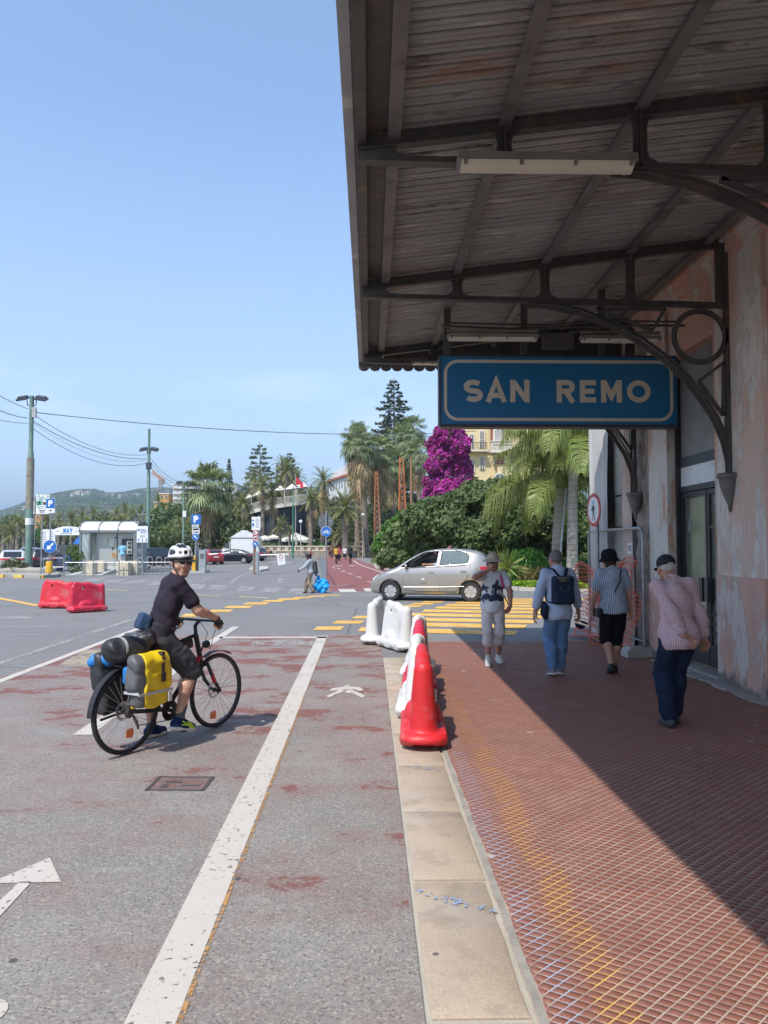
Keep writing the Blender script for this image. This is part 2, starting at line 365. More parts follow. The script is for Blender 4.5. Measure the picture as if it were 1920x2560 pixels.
def m_redpath(name, lo, hi, streak, col=(0.2, 0.065, 0.058)):
 """worn red paint on asphalt"""
 t = NT(name); p = t.pos()
 sp = t.sep(t.n('TexVoronoi', None, Vector=p, Scale=88.0).outputs['Color'])[0]
 mid = t.noise(p, 1.1, 6, 0.6)
 base = t.mix(t.ramp(mid, [(0.3, 0.0), (0.7, 1.0)]), (0.205, 0.193, 0.178), (0.275, 0.26, 0.238))
 base = t.mix(t.ramp(sp, [(0.0, 0.0), (0.55, 0.1), (0.86, 0.42), (1.0, .85)]), base, (0.42, 0.38, 0.32))
 base = t.mix(t.ramp(t.noise(p, 75, 3), [(0.33, 0.75), (0.47, 0.0)]), base, (0.085, 0.083, 0.08))
 w = t.map(p, scale=(streak, 1.0, 1.0))
 n1 = t.noise(w, 1.7, 12, 0.74); n0 = t.noise(p, 0.22, 3); ys = t.sep(p)[1]
 grow = t.n('MapRange', None, i0=ys, i1=3.0, i2=12.0, i3=0.0, i4=hi).outputs[0]
 v = t.math('ADD', t.math('ADD', n1, t.math('MULTIPLY', n0, 0.35)), grow)
 hard = t.ramp(v, [(lo, 0.0), (lo + 0.015, 1.0)])
 film = t.ramp(v, [(lo - 0.2, 0.0), (lo + .03, 1.0)])
 red = t.mix(t.noise(p, 9, 5), tuple(x * 0.85 for x in col), tuple(x * 1.2 for x in col))
 c = t.mix(t.math('MULTIPLY', film, 0.4), base, tuple(x * 1.15 for x in col)); c = t.mix(t.math('MULTIPLY', hard, t.ramp(sp, [(0.0, 1.0), (0.8, 0.95), (0.95, 0.55)])), c, red)
 lt = t.ramp(t.noise(t.map(p, scale=(0.5, 3, 1), loc=(5, 2, 0)), 2.6, 8, 0.7), [(0.62, 0.0), (0.7, 0.5)])
 c = t.mix(lt, c, (0.42, 0.37, 0.35))
 gum = t.n('TexVoronoi', None, Vector=p, Scale=2.3).outputs['Distance']
 c = t.mix(t.ramp(gum, [(0.035, 0.8), (0.05, 0.0)]), c, (0.05, 0.05, 0.05))
 t.P(Base_Color=c, Roughness=0.85); t.b.inputs['Specular IOR Level'].default_value = 0.3
 t.bump(t.math('SUBTRACT', t.math('ADD', sp, t.noise(p, 45, 3)), t.math('MULTIPLY', hard, 0.5)), 0.5, 0.006)
 return t.m
RED1 = m_redpath('worn_red_path', 0.8, 0.12, 0.7, (0.205, 0.088, 0.075))
RED2 = m_redpath('red_path', 0.45, 0.1, 0.5, (0.235, 0.085, 0.08))
def m_paint(name, col, wear=0.56, c2=None):
 t = NT(name); p = t.pos()
 n = t.noise(p, 26, 8, 0.7); big = t.noise(p, 1.2, 3)
 v = t.math('ADD', n, t.math('MULTIPLY', big, 0.25))
 a = t.ramp(v, [(wear + 0.11, 1.0), (wear + 0.16, 0.0)])
 cc = t.mix(t.noise(p, 6, 6), tuple(x * 0.86 for x in col), col)
 if c2: cc = t.mix(t.ramp(t.noise(p, 2.2, 6), [(0.5, 0.0), (0.62, 0.8)]), cc, c2)
 t.P(Base_Color=cc, Roughness=0.7); t.bump(t.noise(p, 90, 3), 0.4, 0.004)
 tp = t.n('BsdfTransparent'); ms = t.n('MixShader', None, i0=a, i1=tp.outputs[0], i2=t.b.outputs[0])
 t.t.links.new(ms.outputs[0], t.out.inputs[0]); return t.m
WHITE = m_paint('road_white', (0.58, 0.525, 0.455), 0.6)
WHITE2 = m_paint('road_white_faded', (0.52, 0.5, 0.47), 0.47)
YEL = m_paint('road_yellow', (0.78, 0.43, 0.075), 0.585, (0.72, 0.5, 0.2))
ORA = m_paint('road_orange', (0.5, 0.27, 0.1), 0.5)
def sheet(name, poly, z, mat, kind='structure', step=None):
 mb = MB(); mb.add([(p[0], p[1], z) for p in poly], [tuple(range(len(poly)))]); return mb.build(name, mat, kind=kind)
EARTH = M('earth', (0.16, 0.13, 0.09), 0.95, var=0.25, vs=0.5, bump=0.3, bs=20, world=True, col2=(0.09, 0.12, 0.045))
sheet('ground', [(-5000, -300), (5000, -300), (5000, 8000), (-5000, 8000)], -0.03, EARTH)
sheet('road', [(-90, -12), (60, -12), (60, 30), (32, 36), (6, 150), (-90, 150)], 0.0, ASPH)
sheet('bike_path', [(-4.62, -8), (0.2, -8), (0.2, 14.9), (-4.9, 15.0)], 0.004, RED1)
fp = [gp(x, y) for x, y in ((826, 1478), (812, 1440), (794, 1400), (792, 1394), (872, 1392), (892, 1399), (925, 1410), (1000, 1440), (1010, 1478))]
sheet('bike_path_beyond', fp, 0.004, RED2)
# rougher, lighter patch beside the cyclist's lane
sheet('patched_asphalt', [gp(145, 1664), gp(215, 1625), gp(300, 1632), gp(262, 1668)], 0.005, M('patch', (0.34, 0.28, 0.2), 0.9, var=0.3, vs=9, bump=0.8, bs=25, world=True, col2=(0.14, 0.13, 0.12)))
def mark(polys, mat, z=0.008, name='road_marking'):
 mb = MB()
 for p in polys: mb.add([(q[0], q[1], z) for q in p], [tuple(range(len(p)))])
 return mb.build(name, mat, kind='structure')
def line(x0, y0, x1, y1, w):
 d = V((x1 - x0, y1 - y0)).normalized(); n = V((-d.y, d.x)) * w / 2
 return [(x0 + n.x, y0 + n.y), (x0 - n.x, y0 - n.y), (x1 - n.x, y1 - n.y), (x1 + n.x, y1 + n.y)]
def qbar(xl, xr, yl, yr, th, sl=8): return [gp(xl, yl + th / 2), gp(xr, yr + th / 2), gp(xr + sl, yr - th / 2), gp(xl + sl, yl - th / 2)]
mark([[(-0.845, -1), (-0.66, -1), (-0.815, 14.7), (-1.0, 14.7)]], WHITE)
e = []; ro = random.Random(3)
for k in range(60):
 y0 = -1 + k * 0.26;
 if k > 36 and ro.random() < 0.4: continue
 x = -0.66 - (y0 + 1) * 0.00987; w = 0.012 + ro.random() * 0.012
 e.append([(x + .001, y0), (x + w, y0), (x + w - 0.0026 + ro.uniform(-.004, .004), y0 + 0.26), (x - .0016, y0 + 0.26)])
mark(e, ORA)
mark([line(-2.83, 14.45, -0.82, 14.45, 0.24), line(-2.84, 13.2, -2.86, 16.4, 0.16), line(-2.62, 7.05, -2.66, 8.7, 0.17), line(-2.7, 10.2, -2.74, 11.8, 0.16)], WHITE)
mark([line(-4.5, -1, -4.84, 16.2, 0.13)], WHITE); mark([line(-5.3, 6, -5.58, 18, 0.13), [gp(0, 1548), gp(0, 1541), gp(85, 1540), gp(75, 1548)], line(-6.4, 15, -9.0, 14.6, .1), line(-6.2, 16.6, -8.4, 16.3, .1)], WHITE2)
mark([line(*gp(-40, 1489).xy, *gp(97, 1515).xy, 0.25)], YEL)
mark([qbar(266, 318, 1475, 1477, 2, 0), qbar(474, 550, 1487, 1490, 2.4, 0), qbar(598, 672, 1492, 1496, 2.6, 0)], m_paint('old_yellow', (0.6, 0.5, 0.25), 0.5))
mark([line(-4.9 * 1, 27.3, -9, 28.3, .1), line(-1.3, 27.2, 1.9, 27.2, .16)], WHITE2)
# stripes of the foot crossings
cw = []
for x, y in ((488, 1466), (507 + 35, 1468), (612, 1472), (676, 1474.5), (741, 1477.5)): cw.append(qbar(x - 22, x + 16, y, y + 1.5, 12, 12))
for x, y in ((231, 1449), (282, 1452), (332, 1454), (392, 1458), (440, 1461)): cw.append(qbar(x - 30, x + 14, y + 1, y, 8, 26))
mark(cw, WHITE2); mark([qbar(852, 893, 1477, 1477, 8, -8), qbar(914, 950, 1475, 1475, 8, -6)], WHITE)
mark([qbar(826 + i * 9, 832 + i * 9, 1464 - i * 0.1, 1464, 2.4, 0) for i in range(6)] , WHITE2)
arr = lambda pts: [gp(*q) for q in pts]
mark([arr([(681, 1448.4), (722, 1448.4), (700, 1445.2)]), arr([(694, 1457), (707, 1457), (705, 1448.4), (696, 1448.4)]),
      arr([(500, 1446), (536, 1447), (530, 1441.5)]), arr([(494, 1454), (504, 1454), (524, 1445.6), (514, 1445.6)])], WHITE2)
def gline(pts, w, mat):
 mb = MB(); mb.ribbon([gp(*q).xy for q in pts], w, 0, (V((0, 0, 0.008)), V((1, 0, 0)), V((0, 1, 0)), V((0, 0, 1)))); return mb.build('road_marking', mat, kind='structure')
gline([(576, 1458), (588, 1448), (605, 1438), (628, 1430)], 0.16, WHITE2); gline([(440, 1445), (470, 1436), (500, 1429)], .15, WHITE2)
gline([(878, 1400), (886, 1402), (893, 1409), (905, 1414), (925, 1421), (958, 1432)], 0.16, WHITE)
mark([qbar(x - 6, x + 6, y - .8, y + 1, 2, -3) for x, y in ((838, 1420), (846, 1421.5), (860, 1428), (877, 1434.5), (899, 1443), (926, 1455))] + [qbar(834, 857, 1414.5, 1414.5, 1.2, 0), qbar(872, 888, 1414.5, 1414.5, 1.2, 0)], WHITE)
# yellow bicycle crossing and yellow foot crossing
ys = [(451, 490, 1539, 8), (517, 573, 1528, 6.5), (558, 622, 1518, 5.8), (606, 664, 1509.3, 5.2), (652, 703, 1503, 4.4), (690, 743, 1498.4, 3.8), (728, 772, 1494.6, 3.2), (766, 808, 1491.2, 2.7), (801, 844, 1488.4, 2.2)]
ys += [(782, 850, 1571.5, 9), (830, 901, 1556, 7.6), (878, 940, 1543.5, 6.6), (915, 965, 1532, 6), (955, 1012, 1523.5, 5.2), (993, 1047, 1516, 4.6), (1022, 1076, 1510.2, 4.1), (1050, 1102, 1505.2, 3.6)]
mark([qbar(a, b, y, y, th, 12) for a, b, y, th in ys], YEL)
for xl, xr, yl, yr, th in ((894, 1286, 1573.5, 1583.5, 10.5), (940, 1309, 1559.5, 1567.5, 9.3), (980, 1332, 1547.5, 1555, 8.2), (1018, 1357, 1536.5, 1543, 7.2), (1053, 1378, 1527.2, 1532.5, 6.3), (1084, 1398, 1519.3, 1524, 5.4), (1110, 1415, 1512.6, 1516.6, 4.8), (1134, 1430, 1507, 1510, 4.2), (1155, 1446, 1502, 1504.5, 3.6), (1176, 1460, 1497.6, 1499.5, 3.0)):
 mark([qbar(xl, xr, yl, yr, th, 10)], YEL)
# arrow and bicycle sign of the near lane, the walker sign, STOP
mark([[(-1.577, 3.995), (-1.761, 4.3), (-1.94, 3.985)], [(-1.728, 4.0), (-1.79, 4.0), (-1.79, 3.0), (-1.69, 3.0)]], WHITE)
def ring(cx, cy, r, w, n=20): return [[(cx + (r + s * w / 2) * math.cos(2 * PI * q / n), cy + (r + s * w / 2) * math.sin(2 * PI * q / n)) for q, s in ((i, -1), (i, 1), (i + 1, 1), (i + 1, -1))] for i in range(n)]
mark(ring(-1.43, 2.9, 0.075, 0.035) + ring(-1.73, 2.9, 0.075, 0.035) + [line(-1.43, 2.9, -1.55, 3.1, .03), line(-1.73, 2.9, -1.6, 3.08, .03), line(-1.7, 3.08, -1.5, 3.1, .03)], WHITE)
z5 = lambda x, y: gp(820 + (x - 0) , y)
mark([[gp(*q) for q in P_] for P_ in ([(848, 1726), (866, 1729), (842, 1736), (822, 1746), (816, 1741), (836, 1733)], [(866, 1727), (880, 1725), (913, 1741), (905, 1746), (884, 1736), (862, 1733)], [(830, 1722), (862, 1718), (898, 1719), (910, 1727), (898, 1729), (884, 1724), (848, 1727), (824, 1729)], [(858, 1717), (866, 1713.5), (876, 1714), (872, 1718)])], WHITE, z=0.0085)
# stroke letters: unit box, height 1
def arcp(cx, cy, rx, ry, a0, a1, n=10): return [(cx + rx * math.cos(R(a0 + (a1 - a0) * i / n)), cy + ry * math.sin(R(a0 + (a1 - a0) * i / n))) for i in range(n + 1)]
def strokes(ch, w, t):
 h = t / 2; a, b, lo, hi = h, w - h, h, 1 - h; m = (lo + hi) / 2; cx = w / 2
 if ch == 'S': return [(arcp(cx, hi - (hi - m) / 2, (b - a) / 2, (hi - m) / 2, 35, 270, 14) + arcp(cx, lo + (m - lo) / 2, (b - a) / 2, (m - lo) / 2, 90, -145, 14)[1:], False)]
 if ch == 'A': return [([(h * .9, 0), (cx, 1 - h * .2), (w - h * .9, 0)], False), ([(w * .22, .3), (w * .78, .3)], False)]
 if ch == 'N': return [([(a, 0), (a, 1)], False), ([(a + h * .3, 1 - h * .8), (b - h * .3, h * .8)], False), ([(b, 0), (b, 1)], False)]
 if ch == 'R': return [([(a, 0), (a, 1)], False), ([(a, hi)] + arcp(b - (hi - m) / 2, (hi + m) / 2, (hi - m) / 2, (hi - m) / 2, 90, -90) + [(a, m)], False), ([(cx, m), (b + h * .3, 0)], False)]
 if ch == 'E': return [([(b + h, hi), (a, hi), (a, lo), (b + h, lo)], False), ([(a, m), (b + h * .4, m)], False)]
 if ch == 'M': return [([(a, 0), (a, 1)], False), ([(a + h * .4, 1 - h * .9), (cx, .28), (b - h * .4, 1 - h * .9)], False), ([(b, 0), (b, 1)], False)]
 if ch == 'O': return [(arcp(cx, .5, (b - a) / 2, .5 - h, 0, 360, 26)[:-1], True)]
 if ch == 'T': return [([(0, hi), (w, hi)], False), ([(cx, 0), (cx, hi)], False)]
 if ch == 'P': return [([(a, 0), (a, 1)], False), ([(a, hi)] + arcp(b - (hi - m) / 2, (hi + m) / 2, (hi - m) / 2, (hi - m) / 2, 90, -90) + [(a, m)], False)]
 if ch == 'I': return [([(cx, 0), (cx, 1)], False)]
 if ch == '2': return [(arcp(cx, .72, (b - a) / 2, .28 - h, 160, -30, 10) + [(a, lo), (b + h, lo)], False)]
 if ch == '3': return [(arcp(cx, .73, (b - a) / 2, .27 - h, 150, -90, 10) + arcp(cx, .27, (b - a) / 2, .27 - h, 90, -150, 10)[1:], False)]
 if ch == '4': return [([(b, 0), (b, 1), (a, .3), (w, .3)], False)]
 if ch == '0': return strokes('O', w, t)
 if ch == '-': return [([(a, .45), (b, .45)], False)]
 return []
def write(mb, spec, t, fr, h, d):
 """spec: (char, x, width) in metres along u; t = stroke / height"""
 o, u, v, n = fr
 for ch, x, w in spec:
  for k, (pts, cl) in enumerate(strokes(ch, w / h, t)):
   mb.ribbon([(p[0] * h, p[1] * h) for p in pts], t * h, d + 0.0004 * k, (V(o) + V(u) * x, u, v, n), cl)
 return mb
mb = MB()
write(mb, [('S', 0, .28), ('T', .36, .26), ('O', .68, .3), ('P', 1.04, .26)], .2, (V((-2.12, 13.3, .0085)), V((1, 0, 0)), V((0, 1, 0)), V((0, 0, 1))), 0.62, 0.0)
mb.build('road_marking', WHITE2, kind='structure')
# ---------------------------------------------------------------- kerb stones, tiles
def m_stone(name, col, c2, sp=0.5):
 t = NT(name); p = t.pos()
 c = t.mix(t.noise(p, 3.0, 6), tuple(x * .8 for x in col), tuple(min(1, x * 1.15) for x in col))
 c = t.mix(t.math('MULTIPLY', t.ramp(t.noise(p, 130, 3), [(.4, 0.), (.6, 1.)]), sp), c, tuple(x * .62 for x in col))
 c = t.mix(t.ramp(t.noise(p, 1.6, 8, .65), [(.52, 0.), (.68, .75)]), c, c2)
 c = t.mix(t.ramp(t.noise(t.map(p, loc=(8, 3, 0)), 4.5, 8, .7), [(.5, 0.), (.62, .6)]), c, tuple(x * .6 for x in col))
 g = t.n('TexVoronoi', None, Vector=t.mix(.03, p, t.n('TexNoise', None, Vector=p, Scale=9.0).outputs['Color'], 'ADD'), Scale=3.4).outputs['Distance']
 c = t.mix(t.ramp(g, [(.04, .85), (.065, 0.)]), c, (.06, .055, .05))
 t.P(Base_Color=c, Roughness=.85); t.bump(t.noise(p, 110, 4), .5, .006); return t.m
STONE = m_stone('kerb_stone', (.47, .37, .275), (.40, .36, .31))
kj = [-3.0, -1.9, -.8, .4, 1.6, 2.8, 3.93, 4.93, 5.95, 6.95, 8.0, 9.1, 10.25, 11.7]
kerb = MB().box2((.205, -3.2, -.02), (.615, 11.75, .012)).build('kerb', M('mortar', (.42, .38, .31), .9, bump=.5, bs=60, world=True), kind='structure')
kr = random.Random(5)
for a, b in zip(kj, kj[1:]):
 m_ = MB(); z = .03 + kr.uniform(-.003, .003); e = lambda s: kr.uniform(0, s)
 x0, x1, y0, y1 = .208 + e(.012), .598 - e(.014), a + .012 + e(.012), b - .012 - e(.016); c = .012
 nn = 7; top = []
 for i in range(nn): top.append((x0 + e(.008), y0 + (y1 - y0) * i / (nn - 1)))
 for i in range(nn): top.append((x1 - e(.008), y1 - (y1 - y0) * i / (nn - 1)))
 cx, cy = (x0 + x1) / 2, (y0 + y1) / 2; k = len(top)
 vs = [(x, y, -.01) for x, y in top] + [(x, y, z - c * .7) for x, y in top] + [(cx + (x - cx) * (1 - c / .2), cy + (y - cy) * (1 - c / (y1 - y0) * 2), z) for x, y in top]
 m_.add(vs, [(i, (i + 1) % k, k + (i + 1) % k, k + i) for i in range(k)] + [(k + i, k + (i + 1) % k, 2 * k + (i + 1) % k, 2 * k + i) for i in range(k)] + [tuple(2 * k + i for i in range(k))])
 m_.build('kerb_stone', STONE, kerb, smooth=50)
BLUM = m_paint('chalk_blue', (.3, .4, .58), .43)
mark([[(.22, 3.83), (.59, 3.62), (.585, 3.57), (.36, 3.67), (.23, 3.79)], [(.22, 5.98), (.42, 5.93), (.595, 5.8), (.59, 5.74), (.4, 5.86), (.23, 5.9)]], BLUM, .0345)
def m_grout():
 t = NT('grout'); p = t.pos(); x, y, z = t.sep(p)
 c = t.mix(t.noise(p, 2.5, 5), (.34, .26, .21), (.56, .45, .37))
 c = t.mix(t.ramp(t.noise(p, 5.5, 8, .7), [(.45, 0.), (.62, .65)]), c, (.24, .17, .135))
 wx = t.math('ADD', x, t.math('MULTIPLY', t.noise(p, 1.2, 3), .16))
 band = lambda x0, w: t.ramp(t.math('ABSOLUTE', t.math('SUBTRACT', wx, x0)), [(w * .6, 1.), (w, 0.)])
 patch = t.ramp(t.noise(p, 3.3, 4), [(.38, 0.), (.5, 1.)])
 c = t.mix(t.math('MULTIPLY', t.math('MULTIPLY', band(.80, .065), patch), .8), c, (.38, .45, .58))
 c = t.mix(t.math('MULTIPLY', t.math('MULTIPLY', band(1.0, .1), patch), .9), c, (.68, .42, .11))
 t.P(Base_Color=c, Roughness=.85); t.bump(t.noise(p, 90, 3), .4, .004); return t.m
def m_tile():
 t = NT('paving_tile'); p = t.pos(); oi = t.n('ObjectInfo').outputs['Random']
 cell = t.n('TexVoronoi', None, Vector=p, Scale=11.0).outputs['Color']
 c = t.mix(t.sep(cell)[0], (.25, .082, .046), (.32, .12, .07))
 c = t.mix(t.noise(p, 1.3, 6, .6), c, (.2, .09, .068))
 c = t.mix(t.ramp(t.noise(p, 40, 4), [(.5, 0.), (.75, .35)]), c, (.34, .2, .155))
 c = t.mix(t.ramp(t.noise(t.map(p, loc=(2, 9, 0)), 1.7, 7, .65), [(.70, 0.), (.72, .8)]), c, (.34, .31, .27))
 t.P(Base_Color=c, Roughness=t.ramp(t.noise(p, 3, 4), [(.3, .42), (.7, .62)])); t.bump(t.noise(p, 55, 3), .25, .004); return t.m
GROUT, TILE = m_grout(), m_tile()
pv = sheet('pavement', [(.6, -8), (4.42, -8), (4.42, 13.7), (.6, 13.7)], .024, GROUT)
MB().box2((.607, -3.2, -.01), (.64, 13.75, .0265)).build('pavement_edge_strip', M('cement_strip', (.30, .27, .23), .9, var=.25, vs=9, bump=.5, bs=40, world=True), pv, kind='structure')
u_ = V((.054 * math.cos(R(-33)), .054 * math.sin(R(-33)))); v_ = V((.046 * math.cos(R(42)), .046 * math.sin(R(42))))
g = .0037; cl = [(-.5 + g / .054, -.5 + g / .046), (.5 - g / .054, -.5 + g / .046), (.5 - g / .054, .5 - g / .046), (-.5 + g / .054, .5 - g / .046)]
cor = np.array([[u_.x * a + v_.x * b, u_.y * a + v_.y * b] for a, b in cl]); rr = np.random.RandomState(4)
ii, jj = np.meshgrid(np.arange(-260, 330), np.arange(-20, 420), indexing='ij')
wob_ = lambda q: .004 * np.sin(q * 0.37)
cx = (u_.x * ii + v_.x * (jj + wob_(ii) * 8)).ravel(); cy = (u_.y * ii + v_.y * (jj + wob_(ii) * 8)).ravel()
ok = (cx > .61) & (cx < 4.40) & (cy > 1.6) & (cy < 13.66); cx, cy = cx[ok], cy[ok]
keep = rr.rand(len(cx)) > .0015; cx, cy = cx[keep], cy[keep]
inview = (cx / cy - .0184 < .505) & (cy > 2.72) & (cx > .7); order = np.where(inview, cy + cx * .1, 1e3 + cy)
near = np.zeros(len(cx), bool); near[np.argsort(order)[:300]] = True
def tile_arrays(c, top=.0254, bot=.0236, ch=.0009):
 n = len(c[0]); P_ = np.stack([c[0], c[1]], 1)[:, None, :]; sh = cor * (1 - ch / .022); hj = (rr.rand(n) * .0005)[:, None]
 lo_ = np.concatenate([P_ + cor[None], np.full((n, 4, 1), bot)], 2); hi_ = np.concatenate([P_ + sh[None], np.broadcast_to((top + hj)[:, :, None], (n, 4, 1))], 2)
 vs = np.concatenate([lo_, hi_], 1).reshape(-1, 3)
 f1 = np.array([(4, 5, 6, 7), (0, 1, 5, 4), (1, 2, 6, 5), (2, 3, 7, 6), (3, 0, 4, 7)])
 return vs, (f1[None] + 8 * np.arange(n)[:, None, None]).reshape(-1, 4)
vs, fs = tile_arrays((cx[~near], cy[~near])); vs[:, 0] = np.clip(vs[:, 0], .642 + .006 * np.sin(vs[:, 1] * 9), 4.36); o = link('paving_tiles', np_mesh('paving_tiles', vs, fs, TILE, False), pv, kind='stuff')
vs, fs = tile_arrays((np.zeros(1), np.zeros(1))); tm = np_mesh('tile', vs, fs, TILE, False)
for x, y in zip(cx[near], cy[near]): link('tile', tm, pv, loc=(x, y, rr.rand() * .001))
# manhole in the near bike lane
mh = T('manhole_cover', 'rusty square iron manhole cover set in the red bike lane', 'manhole cover', (*gp(452, 1961).xy, .004), R(-2))
IRON = M('iron', (.19, .125, .115), .8, .1, var=.3, vs=15, bump=.4, bs=60, col2=(.2, .09, .07))
fr_ = MB();
for q in ((0, .15, .4, .02), (0, -.15, .4, .02), (-.2, 0, .02, .32), (.2, 0, .02, .32)): fr_.box((q[0], q[1], .003), (q[2], q[3], .006))
fr_.build('frame', M('manhole_frame', (.09, .08, .075), .7, .2), mh); p_ = MB().box((0, 0, .001), (.37, .27, .005))
p_.build('lid', IRON, mh); MB().box((-.06, .03, .004), (.12, .05, .004)).box((.08, -.05, .004), (.14, .03, .004)).box((-.1, -.07, .004), (.05, .08, .004)).build('recess', M('manhole_frame', (.09, .08, .075)), mh)
# ================================================================ STATION BUILDING
def m_plaster(name, cols, sc=1.0, damp=True, streak=2.6):
 t = NT(name); p = t.pos(); z = t.sep(p)[2]
 w = t.map(p, scale=(1, 1, 1 / streak))
 n1 = t.noise(w, 1.5 * sc, 9, .66); n2 = t.noise(t.map(w, loc=(4, 9, 2)), 2.6 * sc, 9, .68); n3 = t.noise(t.map(p, scale=(4, 4, .6)), 2.4 * sc, 7, .7)
 c = t.mix(t.ramp(n1, [(.47, 0.), (.52, 1.)]), cols[0], cols[1])
 c = t.mix(t.ramp(n2, [(.53, 0.), (.565, 1.)]), c, cols[2])
 c = t.mix(t.ramp(n3, [(.52, 0.), (.7, .6)]), c, cols[3])
 if damp:
  zz = t.math('ADD', z, t.math('MULTIPLY', t.noise(p, 2.2, 6, .6), -.9)); c = t.mix(t.ramp(t.n('MapRange', None, i0=zz, i1=-.5, i2=-.08, i3=1., i4=0.).outputs[0], [(.35, 0.), (.6, .9)]), c, (.17, .165, .155))
 c = t.mix(.5, c, t.mix(t.noise(p, 35, 4), (.55, .55, .55), (1.2, 1.2, 1.2)), 'MULTIPLY')
 t.P(Base_Color=c, Roughness=.92); t.b.inputs['Specular IOR Level'].default_value = .2
 t.bump(t.math('ADD', t.math('MULTIPLY', t.ramp(n2, [(.53, 0.), (.565, 1.)]), -1.), t.math('MULTIPLY', t.noise(p, 24, 5), .8)), .6, .012); return t.m
PINK = m_plaster('pink_plaster', [(.64, .37, .29), (.66, .41, .33), (.64, .57, .51), (.46, .38, .32)])
PEEL = m_plaster('peeling_plaster', [(.72, .67, .61), (.68, .51, .42), (.66, .61, .55), (.52, .36, .28)], 1.2)
PEEL2 = m_plaster('peeling_grey_plaster', [(.63, .6, .55), (.66, .62, .56), (.62, .38, .29), (.5, .47, .43)], 1.0)
ROUGH = m_plaster('rough_masonry', [(.3, .25, .21), (.38, .31, .26), (.2, .17, .15), (.5, .44, .39)], 3.0)
BLK = M('black_paint', (.022, .023, .027), .5, var=.3, vs=12, col2=(.3, .3, .28), c2=(.66, .69), bump=.3)
DUSTY = M('dusty_grey_panel', (.2, .2, .18), .55, var=.2, vs=3)
X0 = 4.4
bd = T('station_building', 'old station building with peeling pink plaster under the canopy', 'building', (4.4, 4, 0))
W = lambda mb, n, m, **k: mb.build(n, m, bd, world=True, **k)
W(MB().box2((X0, -6, 1.36), (4.8, 8.25, 6.4)), 'wall', PEEL)
W(MB().box2((X0 - .035, -6, 0), (4.8, 8.25, 1.36)), 'plinth', PINK)
W(MB().box2((X0 - .05, 8.25, 1.36), (4.8, 9.42, 5.2)), 'pilaster', PEEL); W(MB().box2((X0 - .085, 8.25, 0), (4.8, 9.42, 1.36)), 'plinth', PINK)
W(MB().box2((X0 - .06, 8.14, .0), (X0 - .02, 8.25, 4.6)), 'window_surround', PINK)
W(MB().box2((X0 - .03, 9.42, 0), (4.8, 9.52, 5.2)), 'door_jamb', PINK)
W(MB().box2((X0, 8.25, 5.2), (4.8, 12.5, 6.4)), 'wall', PINK); W(MB().box2((X0, 9.52, 4.45), (4.8, 11.02, 5.2)), 'lintel', PINK)
W(MB().box2((X0 - .05, 11.02, 1.15), (4.8, 11.75, 5.2)), 'pilaster', PEEL2); W(MB().box2((X0 - .08, 11.02, 0), (4.8, 11.75, 1.15)), 'plinth', PINK)
rg = random.Random(9); mb = MB(); nz_, ny_ = 60, 9; vs = []
for i in range(nz_ + 1):
 for j in range(ny_ + 1):
  y = 11.75 + .78 * j / ny_; z = 5.2 * i / nz_; n_ = noise.noise((y * 5, z * 5, 2)) * .05 + noise.noise((y * 14, z * 14, 8)) * .025
  vs.append((X0 + .02 + n_, y, z))
mb.add(vs, [(i * (ny_ + 1) + j, (i + 1) * (ny_ + 1) + j, (i + 1) * (ny_ + 1) + j + 1, i * (ny_ + 1) + j + 1) for i in range(nz_) for j in range(ny_)])
W(mb, 'bare_masonry', ROUGH); W(MB().box2((X0 + .12, 11.75, 0), (4.8, 12.53, 5.2)), 'wall', ROUGH)
W(MB().box2((X0 + .25, 12.53, 0), (4.9, 14.9, 6.4)), 'wall', m_plaster('grey_wall', [(.3, .29, .26), (.33, .32, .29), (.26, .25, .22), (.36, .35, .31)], 2, False))
W(MB().box2((4.8, 14.2, 0), (13, 14.88, 6.4)).box2((4.8, -6, 0), (13, -5.6, 6.4)).box2((12.6, -6, 0), (13, 14.2, 6.4)), 'wall', PINK)
W(MB().box2((4.3, -6.1, 6.4), (13.1, 15.0, 6.6)), 'roof', M('roof_slab', (.3, .27, .25), .9))
mb = MB()
for x, z0, z1 in ((.09, 5.30, 5.42), (.15, 5.42, 5.52), (.05, 5.2, 5.3)): mb.box2((X0 - x, -6, z0), (X0 + .1, 12.5, z1))
W(mb, 'cornice', PINK)
W(MB().box2((X0 - .02, 9.5, -.02), (5.0, 11.03, .07)), 'door_step', M('worn_stone', (.38, .35, .31), .9, bump=.4, var=.2, world=True))
mb = MB(); pr = random.Random(1)
for k in range(30): mb.box((4.3 + pr.uniform(-.06, .02), 7.2 + k * .14, .02), (.2, .16, .03 + pr.uniform(0, .03)), pr.uniform(-.3, .3))
W(mb, 'footing', M('worn_stone', (.38, .35, .31)))
# boarded glass door
YW = M('ply_boards', (.80, .68, .38), .65, var=.22, vs=2.5, col2=(.42, .34, .19), world=True, bump=.2)
dx = 4.56
def door():
 d = MB().box2((dx + .08, 9.5, .05), (dx + .1, 11.04, 4.5)).build('back_board', YW, bd, world=True)
 return d
door()
W(MB().box2((dx - .02, 9.5, 3.0), (dx + .03, 11.04, 4.45)), 'panel', DUSTY)
W(MB().box2((dx - .05, 9.5, 2.86), (dx + .06, 11.04, 3.0)).box2((dx - .05, 9.5, 2.5), (dx + .05, 11.04, 2.58)).box2((dx - .09, 10.96, .07), (dx + .06, 11.03, 5.0)).box2((dx - .04, 9.52, .07), (dx + .05, 9.57, 2.55)), 'door_frame', BLK)
W(MB().box2((dx - .03, 9.53, 2.58), (dx + .03, 10.96, 2.86)), 'transom', M('white_enamel', (.66, .68, .68), .35, var=.1, vs=5, col2=(.2, .2, .2), c2=(.66, .69)))
